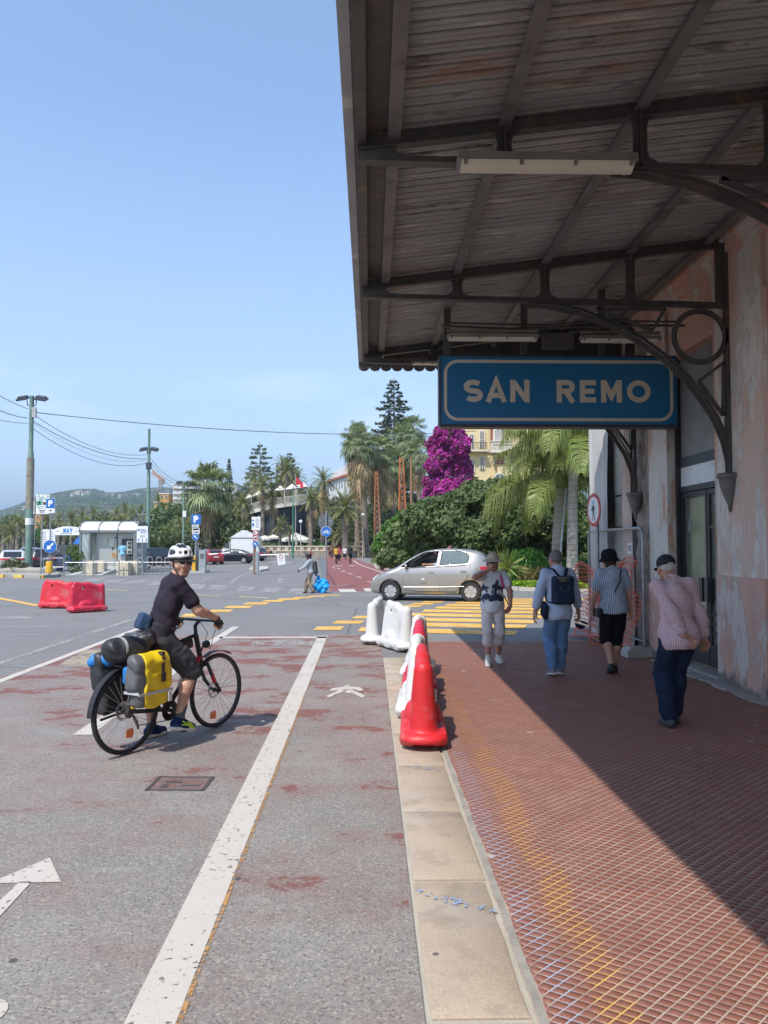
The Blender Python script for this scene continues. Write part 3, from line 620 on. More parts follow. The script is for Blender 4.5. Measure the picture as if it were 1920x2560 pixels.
def leaf(y0, y1):
 d = MB().box2((dx - .03, y0, .12), (dx + .03, y0 + .055, 2.49)).box2((dx - .03, y1 - .055, .12), (dx + .03, y1, 2.49)).box2((dx - .03, y0 + .055, 2.42), (dx + .03, y1 - .055, 2.49)).box2((dx - .03, y0 + .055, .12), (dx + .03, y1 - .055, .42))
 for z in (.55, .68, .81): d.box2((dx - .02, y0 + .055, z), (dx + .02, y1 - .055, z + .035))
 f = W(d, 'door', BLK)
 MB().box2((dx - .005, y0 + .055, .42), (dx + .005, y1 - .055, 2.42)).build('pane', glass('door_glass', (.5, .5, .45), .16), f)
 return f
l1 = leaf(9.6, 10.12); l2 = leaf(10.14, 10.95)
f0 = MB().box2((dx - .1, 10.0, .98), (dx - .03, 10.1, 1.3)).box2((dx - .1, 10.17, .98), (dx - .03, 10.27, 1.3)).build('lock_box', M('lock_plastic', (.03, .035, .045), .4), l2)
nb = MB(); q = Matrix.Rotation(R(18), 3, 'X'); nb.box((dx - .012, 10.72, 2.02), (.004, .1, .2), mat=q); nb.build('sticker', M('grey_print', (.16, .16, .15), .6, var=.5, vs=60, col2=(.5, .5, .48)), l2)
# wrapped corner of the building
FAB = M('white_sheeting', (.5, .49, .47), .8, var=.14, vs=1.5, bump=.3, bs=14, world=True); FABP = M('pink_sheeting', (.55, .43, .36), .85, var=.15, vs=2, bump=.3, bs=18, world=True)
def drape(name, y0, y1, xo, amp, mat, seed, flare=0.0, n=40, m=34, lean=0.0):
 vs = [];
 for i in range(m + 1):
  z = 5.2 * i / m
  for j in range(n + 1):
   u = j / n; y = y0 + (y1 - y0) * u + lean * (z / 5.2) * (1 - u)
   k = noise.noise((u * 3.2 + seed, z * .28, seed)) + .5 * noise.noise((u * 9 + seed, z * .35 + 3, seed)) + .25 * noise.noise((u * 14, z * 1.1, seed))
   vs.append((xo + k * amp - flare * max(0, .6 - z) * (1 - u * .4) - .04 * math.sin(u * PI), y, z))
 return W(MB().add(vs, [(i * (n + 1) + j, (i + 1) * (n + 1) + j, (i + 1) * (n + 1) + j + 1, i * (n + 1) + j + 1) for i in range(m) for j in range(n)]), name, mat, smooth=80)
drape('sheeting', 13.82, 14.98, X0 - .04, .06, FAB, 1.0); drape('sheeting', 12.5, 13.06, X0 - .03, .07, FABP, 5.0, .05, 22, 34, .25)
W(MB().box2((4.42, 14.94, 0), (12, 14.97, 5.0)), 'sheeting', FAB)
gb = M('grey_boards', (.34, .34, .3), .7, var=.2, vs=3, world=True, col2=(.4, .41, .33), bump=.2)
for z0, z1 in ((0, 2.05), (2.08, 2.62), (2.65, 4.05)): W(MB().box2((X0 + .1, 13.0, z0), (X0 + .13, 13.9, z1)), 'board', gb)
W(MB().box2((X0 + .02, 13.0, 4.05), (X0 + .18, 13.9, 4.2)).box2((X0 - .02, 13.0, 4.2), (X0 + .18, 13.9, 4.34)), 'ledge', M('dark_wood', (.12, .11, .1), .7))
# ================================================================ CANOPY
def m_ceiling():
 t = NT('painted_boards'); p = t.pos(); w = t.map(p, scale=(.5, 2.4, 1)); y = t.sep(p)[1]
 n1 = t.noise(w, 2.0, 8, .65); n2 = t.noise(t.map(w, loc=(3, 1, 5)), 3.2, 9, .7); n3 = t.noise(t.map(p, scale=(.5, 1.2, 1), loc=(7, 2, 1)), .8, 5, .6)
 c = t.mix(n1, (.2, .203, .2), (.44, .445, .43))
 c = t.mix(t.ramp(n2, [(.56, 0.), (.63, .8)]), c, (.56, .52, .44))
 c = t.mix(t.math('MULTIPLY', t.ramp(n3, [(.52, 0.), (.64, .9)]), t.ramp(n1, [(.42, 0.), (.62, .9)])), c, (.24, .11, .055))
 c = t.mix(t.ramp(t.noise(t.map(w, loc=(9, 9, 9)), 2.6, 8, .7), [(.58, 0.), (.64, .7)]), c, (.08, .074, .068))
 t.P(Base_Color=c, Roughness=.85); t.bump(t.math('ADD', n2, t.noise(p, 30, 4)), .5, .008); return t.m
CEIL = m_ceiling()
STEEL = M('dark_steel_paint', (.075, .07, .066), .6, .0, var=.3, vs=6, col2=(.16, .1, .065), c2=(.6, .68), bump=.35, bs=40, world=True)
STEELG = M('grey_steel_paint', (.15, .14, .135), .6, var=.2, vs=4, col2=(.09, .075, .065), c2=(.52, .66), bump=.3, bs=40, world=True)
GUT = M('gutter_paint', (.30, .32, .33), .6, var=.2, vs=3, col2=(.52, .5, .45), c2=(.6, .66), bump=.3, bs=30, world=True)
rz = lambda x: 4.98 + .13 * x
ca = T('station_canopy', 'rusty iron station canopy with boarded ceiling projecting over the red pavement', 'canopy', (4.4, 4, 0))
C = lambda mb, n, m, **k: mb.build(n, m, ca, world=True, **k)
sl_ = math.atan(.13); ln = 4.22 / math.cos(sl_); pit_ = .1165
bb = MB(); sec = [(-.5, .01), (-.44, 0), (-.2, 0), (-.16, .007), (-.1, .007), (-.06, 0), (.3, 0), (.34, .008), (.47, .008), (.5, .022), (.5, .03), (-.5, .03)]
n_ = len(sec); bb.add([(x, q[0] * (pit_ - .017), q[1]) for x in (0, ln) for q in sec], [tuple(range(n_)), tuple(range(2 * n_ - 1, n_ - 1, -1))] + [(i, n_ + i, n_ + (i + 1) % n_, (i + 1) % n_) for i in range(n_)])
bm_ = bb.mesh('board', CEIL); br = random.Random(2)
for k in range(161):
 y = -5.9 + k * pit_
 if y > 12.8: break
 o = link('board', bm_, ca); o.matrix_parent_inverse = Matrix.Translation((-4.4, -4, 0)); o.location = (.16, y, rz(.16) + br.uniform(-.004, .003)); o.rotation_euler = (0, -sl_, br.uniform(-.0015, .0015))
C(MB().add([(-.1, -6, rz(-.1) + .06), (4.38, -6, rz(4.38) + .06), (4.38, 12.9, rz(4.38) + .06), (-.1, 12.9, rz(-.1) + .06), (-.1, -6, rz(-.1) + .1), (4.38, -6, rz(4.38) + .1), (4.38, 12.9, rz(4.38) + .1), (-.1, 12.9, rz(-.1) + .1)], [(0, 1, 2, 3), (7, 6, 5, 4), (0, 4, 5, 1), (1, 5, 6, 2), (2, 6, 7, 3), (3, 7, 4, 0)]), 'roof_sheet', GUT)
# gutter, edge beam
C(MB().box2((-.2, -6, 4.87), (-.125, 12.95, 5.03)).box2((-.205, -6, 5.03), (-.12, 12.95, 5.045)), 'gutter', GUT)
eb = MB().box2((-.12, -6, 4.84), (-.10, 12.92, 5.08)).box2((-.1, -6, 4.84), (-.03, 12.92, 4.852)); eb.box2((-.1, -6, 4.955), (.17, 12.9, 4.97)); C(eb, 'edge_beam', STEEL)
fl = MB(); fr_ = random.Random(12); y = -5
while y < 12.7:
 h = fr_.uniform(.02, .3); fl.prism([(y, 4.868), (y + h * .5, 4.85 - fr_.random() * .02), (y + h, 4.868), (y + h * .5, 4.9)], .002, (V((-.119, 0, 0)), V((0, 1, 0)), V((0, 0, 1)), V((1, 0, 0)))); y += h + fr_.uniform(0, .25)
C(fl, 'paint_flakes', M('old_white_paint', (.62, .6, .54), .8), kind='stuff')
for x in (.185, 1.05, 2.12, 3.16, 4.1):
 z = rz(x); p = MB().box2((x - .012, -6, z - .1), (x + .012, 12.88, z - .006)).box2((x - .05, -6, z - .112), (x + .05, 12.88, z - .1)); C(p, 'purlin', STEELG)
# trusses
ARC = [(1.9, 4.655), (2.15, 4.64), (2.55, 4.55), (2.92, 4.4), (3.25, 4.22), (3.55, 4.0), (3.8, 3.77), (4.0, 3.52), (4.17, 3.25), (4.27, 3.0), (4.32, 2.78), (4.33, 2.6)]
zb = lambda x: 4.745 - .02 * x
zt_ = lambda x: 4.868 + .13 * x
def bar(mb, pts, w, h, y):
 """flat iron in the plane of the truss: width w along the canopy, height h"""
 for (a, b) in zip(pts, pts[1:]):
  d = V((b[0] - a[0], b[1] - a[1])); L_ = d.length; d.normalize(); n = V((-d.y, d.x)) * h / 2
  q = [(a[0] + n.x, a[1] + n.y), (a[0] - n.x, a[1] - n.y), (b[0] - n.x, b[1] - n.y), (b[0] + n.x, b[1] + n.y)]
  mb.prism(q, w, (V((0, y - w / 2, 0)), V((1, 0, 0)), V((0, 0, 1)), V((0, 1, 0))))
def plate(mb, poly, y, th=.016): mb.prism(poly, th, (V((0, y - th / 2, 0)), V((1, 0, 0)), V((0, 0, 1)), V((0, 1, 0))))
def truss(y):
 t = MB(); bar(t, [(-.1, zt_(-.1)), (4.34, zt_(4.34))], .016, .1, y); bar(t, [(-.1, zt_(-.1) - .052), (4.34, zt_(4.34) - .052)], .085, .011, y); bar(t, [(-.1, zt_(-.1) + .05), (4.34, zt_(4.34) + .05)], .085, .011, y)
 bar(t, [(-.1, zb(-.1)), (4.34, zb(4.34))], .014, .06, y); bar(t, [(-.1, zb(-.1) - .032), (4.34, zb(4.34) - .032)], .09, .011, y)
 tr = C(t, 'truss', STEEL)
 S_ = lambda mb, n: mb.build(n, STEEL, tr)
 g = MB(); plate(g, [(-.1, zb(-.1) - .03), (.16, zb(.2)), (.24, zb(.24) + .03), (.19, (zb(.2) + zt_(.2)) / 2), (.24, zt_(.24) - .04), (.1, zt_(.1)), (-.1, zt_(-.1))], y, .02); S_(g, 'gusset')
 for x in (1.05, 2.12, 3.16):
  a, b = zb(x), zt_(x); g = MB(); w = .055
  plate(g, [(x - .15, a + .02), (x - w - .015, a + .07), (x - w, a + .12), (x - w, b - .13), (x - w - .015, b - .08), (x - .17, b - .04), (x + .17, b - .01), (x + w + .015, b - .07), (x + w, b - .12), (x + w, a + .12), (x + w + .015, a + .07), (x + .15, a + .02)], y, .02)
  g.box2((x - .01, y - .045, a), (x + .01, y + .045, b))
  for zz in np.linspace(a + .06, b - .06, 5):
   for sx_ in (-.035, .035): g.sphere((x + sx_, y - .012, zz), .011, 6, 4)
  for sx_ in (-.12, .12): g.sphere((x + sx_, y - .012, b - .01 + sx_ * .13), .012, 6, 4)
  S_(g, 'gusset')
 a_ = MB(); bar(a_, ARC, .075, .014, y); bar(a_, [(p[0] - .02, p[1] - .022) for p in ARC], .014, .045, y); bar(a_, [(p[0] + .03, p[1] + .04) for p in ARC[1:]], .07, .012, y); S_(a_, 'arch_rib')
 r_ = MB(); r_.lathe([(.33, -.04), (.33, .04), (.295, .04), (.295, -.04), (.33, -.04)], 40, (4.0, y, 4.265), 'Y'); r_.lathe([(.345, -.012), (.345, .012), (.28, .012), (.28, -.012), (.345, -.012)], 40, (4.0, y, 4.265), 'Y'); S_(r_, 'ring')
 tri = MB(); bar(tri, [(2.75, 4.60), (3.58, 4.60), (3.42, 4.34), (2.75, 4.60)], .05, .035, y); S_(tri, 'bracket_frame'); tri = MB(); bar(tri, [(4.29, 3.95), (3.98, 3.72), (4.27, 3.3), (4.29, 3.95)], .05, .035, y); S_(tri, 'bracket_frame')
 w = MB().box2((4.30, y - .04, 2.6), (4.345, y + .04, zt_(4.3))); w.box2((4.2, y - .012, zb(4.3)), (4.3, y + .012, zt_(4.3))); S_(w, 'wall_post')
 c = MB(); c.lathe([(.0, 2.12), (.02, 2.16), (.028, 2.22), (.07, 2.32), (.11, 2.44), (.125, 2.53), (.15, 2.55), (.15, 2.585), (.13, 2.6), (0, 2.6)], 18, (4.33, y, 0)); c.build('console', STEELG, tr, smooth=45)
for y in (-4.1, -.8, 2.5, 5.8, 9.05, 12.3): truss(y)
sv = [(-.2, 5.0)];
for k in range(24):
 x0 = -.2 + k * .19
 sv += [(x0 + .095 - .095 * math.cos(PI * i / 8), 4.80 - .075 * math.sin(PI * i / 8)) for i in range(0, 8)]
sv += [(4.36, 4.80), (4.36, 5.0)]
va = MB();
for (a, b) in zip(sv[1:-1], sv[2:-1]): va.prism([a, b, (b[0], 5.0), (a[0], 5.0)], .014, (V((0, 12.925, 0)), V((1, 0, 0)), V((0, 0, 1)), V((0, 1, 0))))
C(va, 'valance', STEELG); C(MB().add([(-.1, 12.92, 4.95), (4.37, 12.92, 4.95), (4.37, 12.92, 5.62), (-.1, 12.92, 5.04), (-.1, 12.9, 4.95), (4.37, 12.9, 4.95), (4.37, 12.9, 5.62), (-.1, 12.9, 5.04)], [(0, 1, 2, 3), (7, 6, 5, 4), (0, 4, 5, 1), (1, 5, 6, 2), (2, 6, 7, 3), (3, 7, 4, 0)]), 'gable_board', STEEL)
# fluorescent lamps (unlit) and the station sign
TUBE = M('lamp_diffuser', (.62, .58, .47), .35, var=.1, vs=2, coat=.3); LBODY = M('lamp_body', (.2, .19, .17), .6, var=.2, vs=6)
def lamp(a, b, w, h, label, pipe=False):
 a, b = V(a), V(b); L_ = (b - a).length; t = T('fluorescent_lamp', label, 'lamp', (a + b) / 2, 0, None)
 MB().box((0, 0, h * .3), (L_, w, h * .5)).build('housing', LBODY, t)
 d = MB(); n = 8; pr_ = [(w * .48 * math.cos(PI + PI * i / n), -h * .5 * math.sin(PI * i / n)) for i in range(n + 1)]
 d.prism([(p[0], p[1]) for p in pr_], L_ * .96, (V((-L_ * .48, 0, h * .04)), V((0, 1, 0)), V((0, 0, 1)), V((1, 0, 0)))); d.build('diffuser', TUBE, t, smooth=60)
 for k in (-.46, -.15, .15, .46): MB().box((k * L_, 0, .0), (.025, w * 1.1, h * .5)).build('clip', LBODY, t)
 if pipe: MB().tube([(-L_ * .5, 0, h * 1.1), (L_ * .5, 0, h * 1.1)], .022, 8).build('pipe', LBODY, t)
 return t
pA, pB = at(1143, 412, 5.7), at(1587, 425, 5.7); pB.z = pA.z
lamp(pA, pB, .17, .12, 'long fluorescent lamp with dirty diffuser under the nearest truss')
pA, pB = at(1118, 846, 9.95), at(1345, 846, 9.95); lamp(pA, pB, .12, .09, 'left fluorescent lamp hung above the blue station sign', True)
pA, pB = at(1450, 850, 9.95), at(1650, 850, 9.95); lamp(pA, pB, .12, .09, 'right fluorescent lamp hung above the blue station sign', True)
pA, pB = at(1030, 909, 12.1), at(1108, 909, 12.1); lamp(pA, pB, .1, .06, 'short pale lamp beside the scalloped edge at the end of canopy')
SY = 10.3; s0 = at(1102, 1060, SY); s1 = at(1689, 894, SY); sw, sh = s1.x - s0.x, s1.z - s0.z
sg = T('station_sign', 'large blue SAN REMO sign hanging from the canopy', 'sign', ((s0.x + s1.x) / 2, SY, s0.z))
BLUE = M('sign_blue', (.009, .135, .29), .32, var=.08, vs=3, coat=.2, bump=.05, bs=12); CREAM = M('sign_cream', (.56, .48, .38), .5, var=.1, vs=6)
MB().box((0, .09, sh / 2), (sw, .18, sh)).build('panel', BLUE, sg)
MB().box((0, .09, -.02), (sw + .02, .2, .04)).box((0, .09, sh + .012), (sw + .02, .2, .024)).box((-sw / 2 - .012, .09, sh / 2), (.024, .2, sh)).box((sw / 2 + .012, .09, sh / 2), (.024, .2, sh)).build('frame', M('sign_frame', (.03, .035, .05), .5), sg)
fr_s = (V((-sw / 2, -.001, 0)), V((1, 0, 0)), V((0, 0, 1)), V((0, -1, 0)))
rr_ = .17; i_ = .065; pts = []
for cx_, cy_, a0 in ((sw - i_ - rr_, sh - i_ - rr_, 0), (i_ + rr_, sh - i_ - rr_, 90), (i_ + rr_, i_ + rr_, 180), (sw - i_ - rr_, i_ + rr_, 270)): pts += arcp(cx_, cy_, rr_, rr_, a0, a0 + 90, 7)
mb = MB(); mb.ribbon(pts, .042, .004, fr_s, True); mb.build('border', CREAM, sg)
pm = SY / F; mx_ = lambda px: (px - 1102) * pm
for ch, a, b in (('S', 1160, 1209), ('A', 1216, 1269), ('N', 1278, 1327), ('R', 1396, 1442), ('E', 1455, 1496), ('M', 1509, 1562), ('O', 1575, 1635)):
 mb = MB(); write(mb, [(ch, mx_(a), (b - a) * pm)], .23, (V((-sw / 2, -.001, (1060 - 1004) * pm)), V((1, 0, 0)), V((0, 0, 1)), V((0, -1, 0))), 57 * pm, .004); mb.build('letter', CREAM, sg)
for px in (1118, 1310, 1505):
 x = at(px, 900, SY + .1).x - sg.location.x; zt = rz(x + sg.location.x) - .1 - s0.z
 MB().box((x, .09, (sh + zt) / 2), (.09, .05, zt - sh)).build('hanger', STEEL, sg)
jb = T('junction_box', 'dark junction box and bundled cables above the middle of station sign', 'electrical box', (at(1395, 850, 10.2).x, 10.2, gz(870, 10.2)))
MB().box((0, 0, .1), (.42, .12, .2)).build('box', STEEL, jb); w = MB(); w.tube([(-1.6, -.1, .28), (-.7, -.1, .24), (.1, -.1, .27), (.8, -.1, .3), (1.7, -.1, .3)], .018, 6); w.tube([(-1.5, -.06, .33), (-.2, -.08, .30), (.6, -.1, .36), (1.6, -.08, .36)], .014, 6); w.build('cable', STEEL, jb)
# ================================================================ SITE FENCE, NET, NO-WALKING SIGN
GALV = M('galvanised', (.32, .33, .34), .45, .6, var=.15, vs=8)
fa, fb = V((4.24, 11.75, .03)), V((4.18, 14.45, .03)); fd = (fb - fa); fl_ = fd.length; fang = math.atan2(fd.y, fd.x)
fe = T('site_fence_panel', 'galvanised mesh fence panel standing along the wrapped corner', 'fence', fa, fang)
mb = MB(); c_ = .12; mb.tube([(0, 0, .05), (0, 0, 1.98 - c_), (.03, 0, 1.98 - .03), (c_, 0, 1.98), (fl_ - c_, 0, 1.98), (fl_ - .03, 0, 1.95), (fl_, 0, 1.98 - c_), (fl_, 0, .05)], .024, 8); mb.build('frame', GALV, fe, smooth=60)
mb = MB(); mb.tube([(0, 0, .22), (fl_, 0, .22)], .02, 8); mb.build('bottom_rail', GALV, fe, smooth=60)
mb = MB()
for k in range(1, 46): mb.tube([(fl_ * k / 46, 0, .23), (fl_ * k / 46, 0, 1.97)], .0026, 4, False)
for z in (.45, .7, .95, 1.2, 1.45, 1.7): mb.tube([(.02, 0, z), (fl_ - .02, 0, z)], .0026, 4, False)
mb.build('wire_mesh', GALV, fe, kind='stuff')
CON = M('concrete', (.42, .41, .38), .9, var=.12, vs=5, bump=.4, bs=50)
o = T('concrete_block', 'grey concrete foot under the near end of fence panel', 'concrete block', (fa.x, fa.y - .02, .026), R(4)); b_ = MB(); b_.prism([(-.33, 0), (.33, 0), (.33, .09), (.27, .15), (-.27, .15), (-.33, .09)], .26, (V((0, .13, 0)), V((1, 0, 0)), V((0, 0, 1)), V((0, -1, 0)))); b_.build('block', CON, o); MB().box((.0, 0, .152), (.1, .1, .01)).build('socket', M('dark_steel_paint', (.07, .07, .07)), o)
o = T('paper_notice', 'small white paper notice tied to the fence mesh', 'notice', fa + V((-.03, .62, 1.02))); MB().box((0, 0, .16), (.004, .2, .32)).build('sheet', M('paper', (.7, .69, .65), .8, var=.06, vs=14), o); MB().box((-.003, 0, .2), (.002, .13, .12)).build('print', M('grey_print', (.2, .2, .2)), o)
o = T('fence_plate', 'small white square plate with grey print high on the fence', 'sign', fa + V((-.03, .5, 1.6))); MB().box((0, 0, .06), (.006, .2, .17)).build('plate', M('paper', (.7, .7, .65)), o); MB().box((-.004, 0, .06), (.003, .13, .1)).build('print', M('grey_print', (.2, .2, .2)), o)
ORG = M('orange_net', (.78, .13, .045), .5, var=.1)
nt_ = T('orange_netting', 'torn orange plastic safety net slung along the fence', 'safety net', (fb.x - .03, fb.y, .03), fang)
mb = MB(); no = random.Random(6); gx_ = lambda i: -2.75 + 3.0 * i / 24
def npt(i, j):
 u = i / 24; z = .06 + (1.36 + .1 * math.sin(u * 9) - .12 * u) * j / 19; sag = .09 * math.sin(u * 6 + j * .5) + .05 * noise.noise((u * 7, j * .3, 1))
 if j == 0: sag -= .15
 return V((gx_(i), .10 + sag + .25 * max(0, .35 - z), z + .03 * noise.noise((u * 8, j * .7, 4))))
G = [[npt(i, j) for j in range(20)] for i in range(25)]
for j in range(20): mb.tube([G[i][j] for i in range(25)], .017 if j % 6 else .026, 4, False, .4)
for i in range(25): mb.tube([G[i][j] for j in range(20)], .006, 4, False, .5)
mb.build('net', ORG, nt_, kind='stuff')
mb = MB()
for q in range(3): mb.tube([(-2.4 + k * .22, .22 + .1 * math.sin(k * 1.3 + q), .03 + .05 * q + .04 * math.sin(k + q * 2)) for k in range(13)], .018, 5, False, .4)
mb.build('fold', ORG, nt_)
SRED = M('sign_red', (.5, .035, .04), .4); SWHT = M('sign_white', (.74, .74, .73), .4); SBLK = M('sign_black', (.02, .02, .022), .5); SBLU = M('sign_road_blue', (.015, .13, .44), .35); SGRY = M('sign_back', (.13, .135, .14), .5, .2); SLB = M('light_blue', (.12, .42, .7), .5)
def disc(mb, r, d, off=0, n=40, y=True): mb.prism([(r * math.cos(2 * PI * i / n), r * math.sin(2 * PI * i / n)) for i in range(n)], d, (V((0, -off, 0)), V((1, 0, 0)), V((0, 0, 1)), V((0, -1, 0))))
c_ = at(1485, 1275, 13.55)
ns = T('no_pedestrians_sign', 'round red and white sign with a walking figure above the fence', 'road sign', (c_.x, c_.y, .0), R(-84))
z_ = c_.z; Z = lambda mb, n, m: mb.build(n, m, ns, loc=(0, 0, z_))
mb = MB(); disc(mb, .3, .01); Z(mb, 'plate', SRED); mb = MB(); disc(mb, .237, .002, .0105); Z(mb, 'face', SWHT); mb = MB(); disc(mb, .303, .004, -.006); Z(mb, 'rim', SWHT)
fg = MB(); F3 = (V((0, -.0135, 0)), V((1, 0, 0)), V((0, 0, 1)), V((0, -1, 0)))
for poly in ([(-.04, .08), (.03, .08), (.035, 0), (.03, -.04), (-.03, -.04), (-.04, 0)], [(-.03, -.03), (0, -.03), (-.03, -.11), (-.045, -.19), (-.07, -.19), (-.05, -.1)], [(.0, -.03), (.03, -.03), (.05, -.1), (.075, -.19), (.045, -.19), (.025, -.11)], [(-.04, .075), (-.03, .05), (-.06, 0), (-.08, -.02), (-.09, 0), (-.06, .04)], [(.03, .075), (.05, .03), (.085, .0), (.075, -.015), (.03, .02)]): fg.prism(poly, .002, F3)
Z(fg, 'figure', SBLK); mb = MB(); mb.prism([(.035 * math.cos(2 * PI * i / 14), .13 + .042 * math.sin(2 * PI * i / 14)) for i in range(14)], .002, F3); Z(mb, 'sticker', SLB)
MB().tube([(0, .06, 0), (0, .06, z_ + .25)], .03, 10).build('post', GALV, ns, smooth=60)
# ================================================================ PLASTIC BARRIERS
def barrier_mesh(name, mat):
 pr_ = [fbox((0, 0, .085), (.205, .47, .075), .03, .01), fcap((0, -.42, .085), (0, -.3, .085), .205, .2, .03)]
 pr_ = [fbox((0, 0, .09), (.2, .44, .065), .03, .01), fell((0, -.42, .09), (.2, .13, .07), .03), fell((0, .42, .09), (.2, .1, .07), .03)]
 for q in range(11): z = .16 + q * .05; r = .098 - q * .0045; pr_.append(fcap((0, -.36, z), (0, .40 - q * .003, z), r, r, .05))
 pr_ += [fcap((0, -.1, .70), (0, .32, .745), .052, .055, .06), fcap((0, -.2, .66), (0, .0, .73), .05, .052, .05)]
 pr_ += [fcap((0, -.36, .12), (0, -.385, .66), .125, .082, .02), fcap((0, .40, .1), (0, .38, .5), .11, .07, .03)]
 for s in (-1, 1): pr_.append(fell((s * .1, .06, .18), (.07, .2, .13), .03))
 pr_ += [fcap((-.3, .12, .62), (.3, .12, .62), .038, .038, .01, 's')]
 for s in (-1, 1):
  for y in (-.2, .22): pr_.append(fbox((s * .22, y, .02), (.06, .1, .045), .01, .01, None, 's'))
 pr_ += [fbox((0, -.52, .02), (.09, .12, .04), .01, .01, None, 's'), fbox((0, .52, .02), (.09, .12, .04), .01, .01, None, 's')]
 pr_ += [fcap((-.12, -.47, .17), (-.19, -.36, .17), .03, .03, .01, 's'), fcap((.12, -.47, .17), (.19, -.36, .17), .03, .03, .01, 's'), fcut((0, 0, .012), (0, 0, -1))]
 d, lo = field(pr_, .0125); vs, fs = snets(d, lo, .0125); return np_mesh(name, vs, fs, mat)
RPL = M('red_plastic', (.60, .02, .03), .48, var=.14, vs=5, col2=(.5, .12, .12), c2=(.53, .66), bump=.06, bs=10, vb=.06); WPL = M('white_plastic', (.64, .63, .6), .42, var=.06, vs=5, col2=(.46, .43, .38), c2=(.56, .7), vb=.05)
bR, bW = barrier_mesh('barrier_body', RPL), barrier_mesh('barrier_body', WPL)
def barrier(me, xy, rz_, z, label, sc=1.0):
 o = T('plastic_barrier', label, 'barrier', (xy[0], xy[1], z), rz_, 'plastic road barriers', sc); link('body', me, o); return o
barrier(bR, (.47, 6.83), R(-3), .03, 'red plastic barrier nearest the camera on the stone kerb', .98)
barrier(bW, (.49, 7.93), R(175), .03, 'white plastic barrier between two red ones on the kerb')
barrier(bR, (.58, 9.02), R(-4), .03, 'red plastic barrier between two white ones on the kerb')
barrier(bW, (.64, 10.1), R(172), .03, 'white plastic barrier at the far end of the kerb row')
barrier(bW, (.46, 12.85), R(22), .0, 'white plastic barrier standing skewed on the asphalt past the kerb row', 1.0)
barrier(bW, (.12, 13.8), R(-12), .0, 'farthest white barrier half hidden behind the skewed one', 1.0)
a = gp(136, 1522); barrier(bR, (a.x, a.y + .2), R(84), .0, 'wide red barrier seen from the side on the road, left of the pair', 1.0)
a = gp(217, 1530); barrier(bR, (a.x, a.y), R(133), .0, 'red barrier turned at an angle on the road, right of the pair', 1.0)
# ================================================================ PEOPLE
def rot3(yaw=0, pitch=0, roll=0): return Matrix.Rotation(R(yaw), 3, 'Z') @ Matrix.Rotation(R(pitch), 3, 'X') @ Matrix.Rotation(R(roll), 3, 'Y')
def ik(a, c, l1, l2, pole):
 a, c = V(a), V(c); d = c - a; D = d.length; u = d / D; Lm = min(D, (l1 + l2) * .998); Lm = max(Lm, abs(l1 - l2) + .01)
 x = (l1 * l1 - l2 * l2 + Lm * Lm) / (2 * Lm); h = math.sqrt(max(l1 * l1 - x * x, 0)); p = V(pole) - u * V(pole).dot(u)
 p = p.normalized() if p.length > 1e-6 else u.orthogonal().normalized()
 return a + u * x + p * h, a + u * Lm
class Body: pass
def skel(H, pel, ankles, wrists, lean=0, tyaw=0, roll=0, hyaw=0, hpitch=0, sw=.17, toes=((0, 1, -.1), (0, 1, -.1)), elbow=((-.6, -.8, -.2), (.6, -.8, -.2)), knee=((0, 1, 0), (0, 1, 0)), fat=1.0, neckfwd=0.0):
 """index 0 = the figure's left, 1 = its right; it faces +Y"""
 b = Body(); s = b.s = H / 1.75; b.fat = fat; b.pel = V(pel); b.T = rot3(tyaw, -lean, roll); b.Tp = rot3(tyaw * .4, -lean * .3, 0)
 T_ = lambda x, y, z: b.pel + b.T @ (V((x, y, z)) * s)
 b.tp = T_; b.waist = T_(0, -.01, .17); b.chest = T_(0, 0, .33); b.neck = T_(0, -.005 + neckfwd * .4, .54)
 b.sh = [T_(-sw, -.01, .475), T_(sw, -.01, .475)]; b.hip = [b.pel + b.Tp @ (V((x * .088, 0, -.02)) * s) for x in (-1, 1)]
 b.Hm = rot3(hyaw, hpitch, 0); b.head = b.neck + b.T @ V((0, .02 * s + neckfwd * s, .0)) + (b.Hm @ V((0, .03, .13))) * s
 b.kn, b.an, b.el, b.wr, b.toe = [], [], [], [], []
 for i in (0, 1):
  k, a = ik(b.hip[i], ankles[i], .42 * s, .41 * s, knee[i]); b.kn.append(k); b.an.append(a); b.toe.append(V(toes[i]).normalized())
  e, w = ik(b.sh[i], wrists[i], .285 * s, .25 * s, elbow[i]); b.el.append(e); b.wr.append(w)
 return b
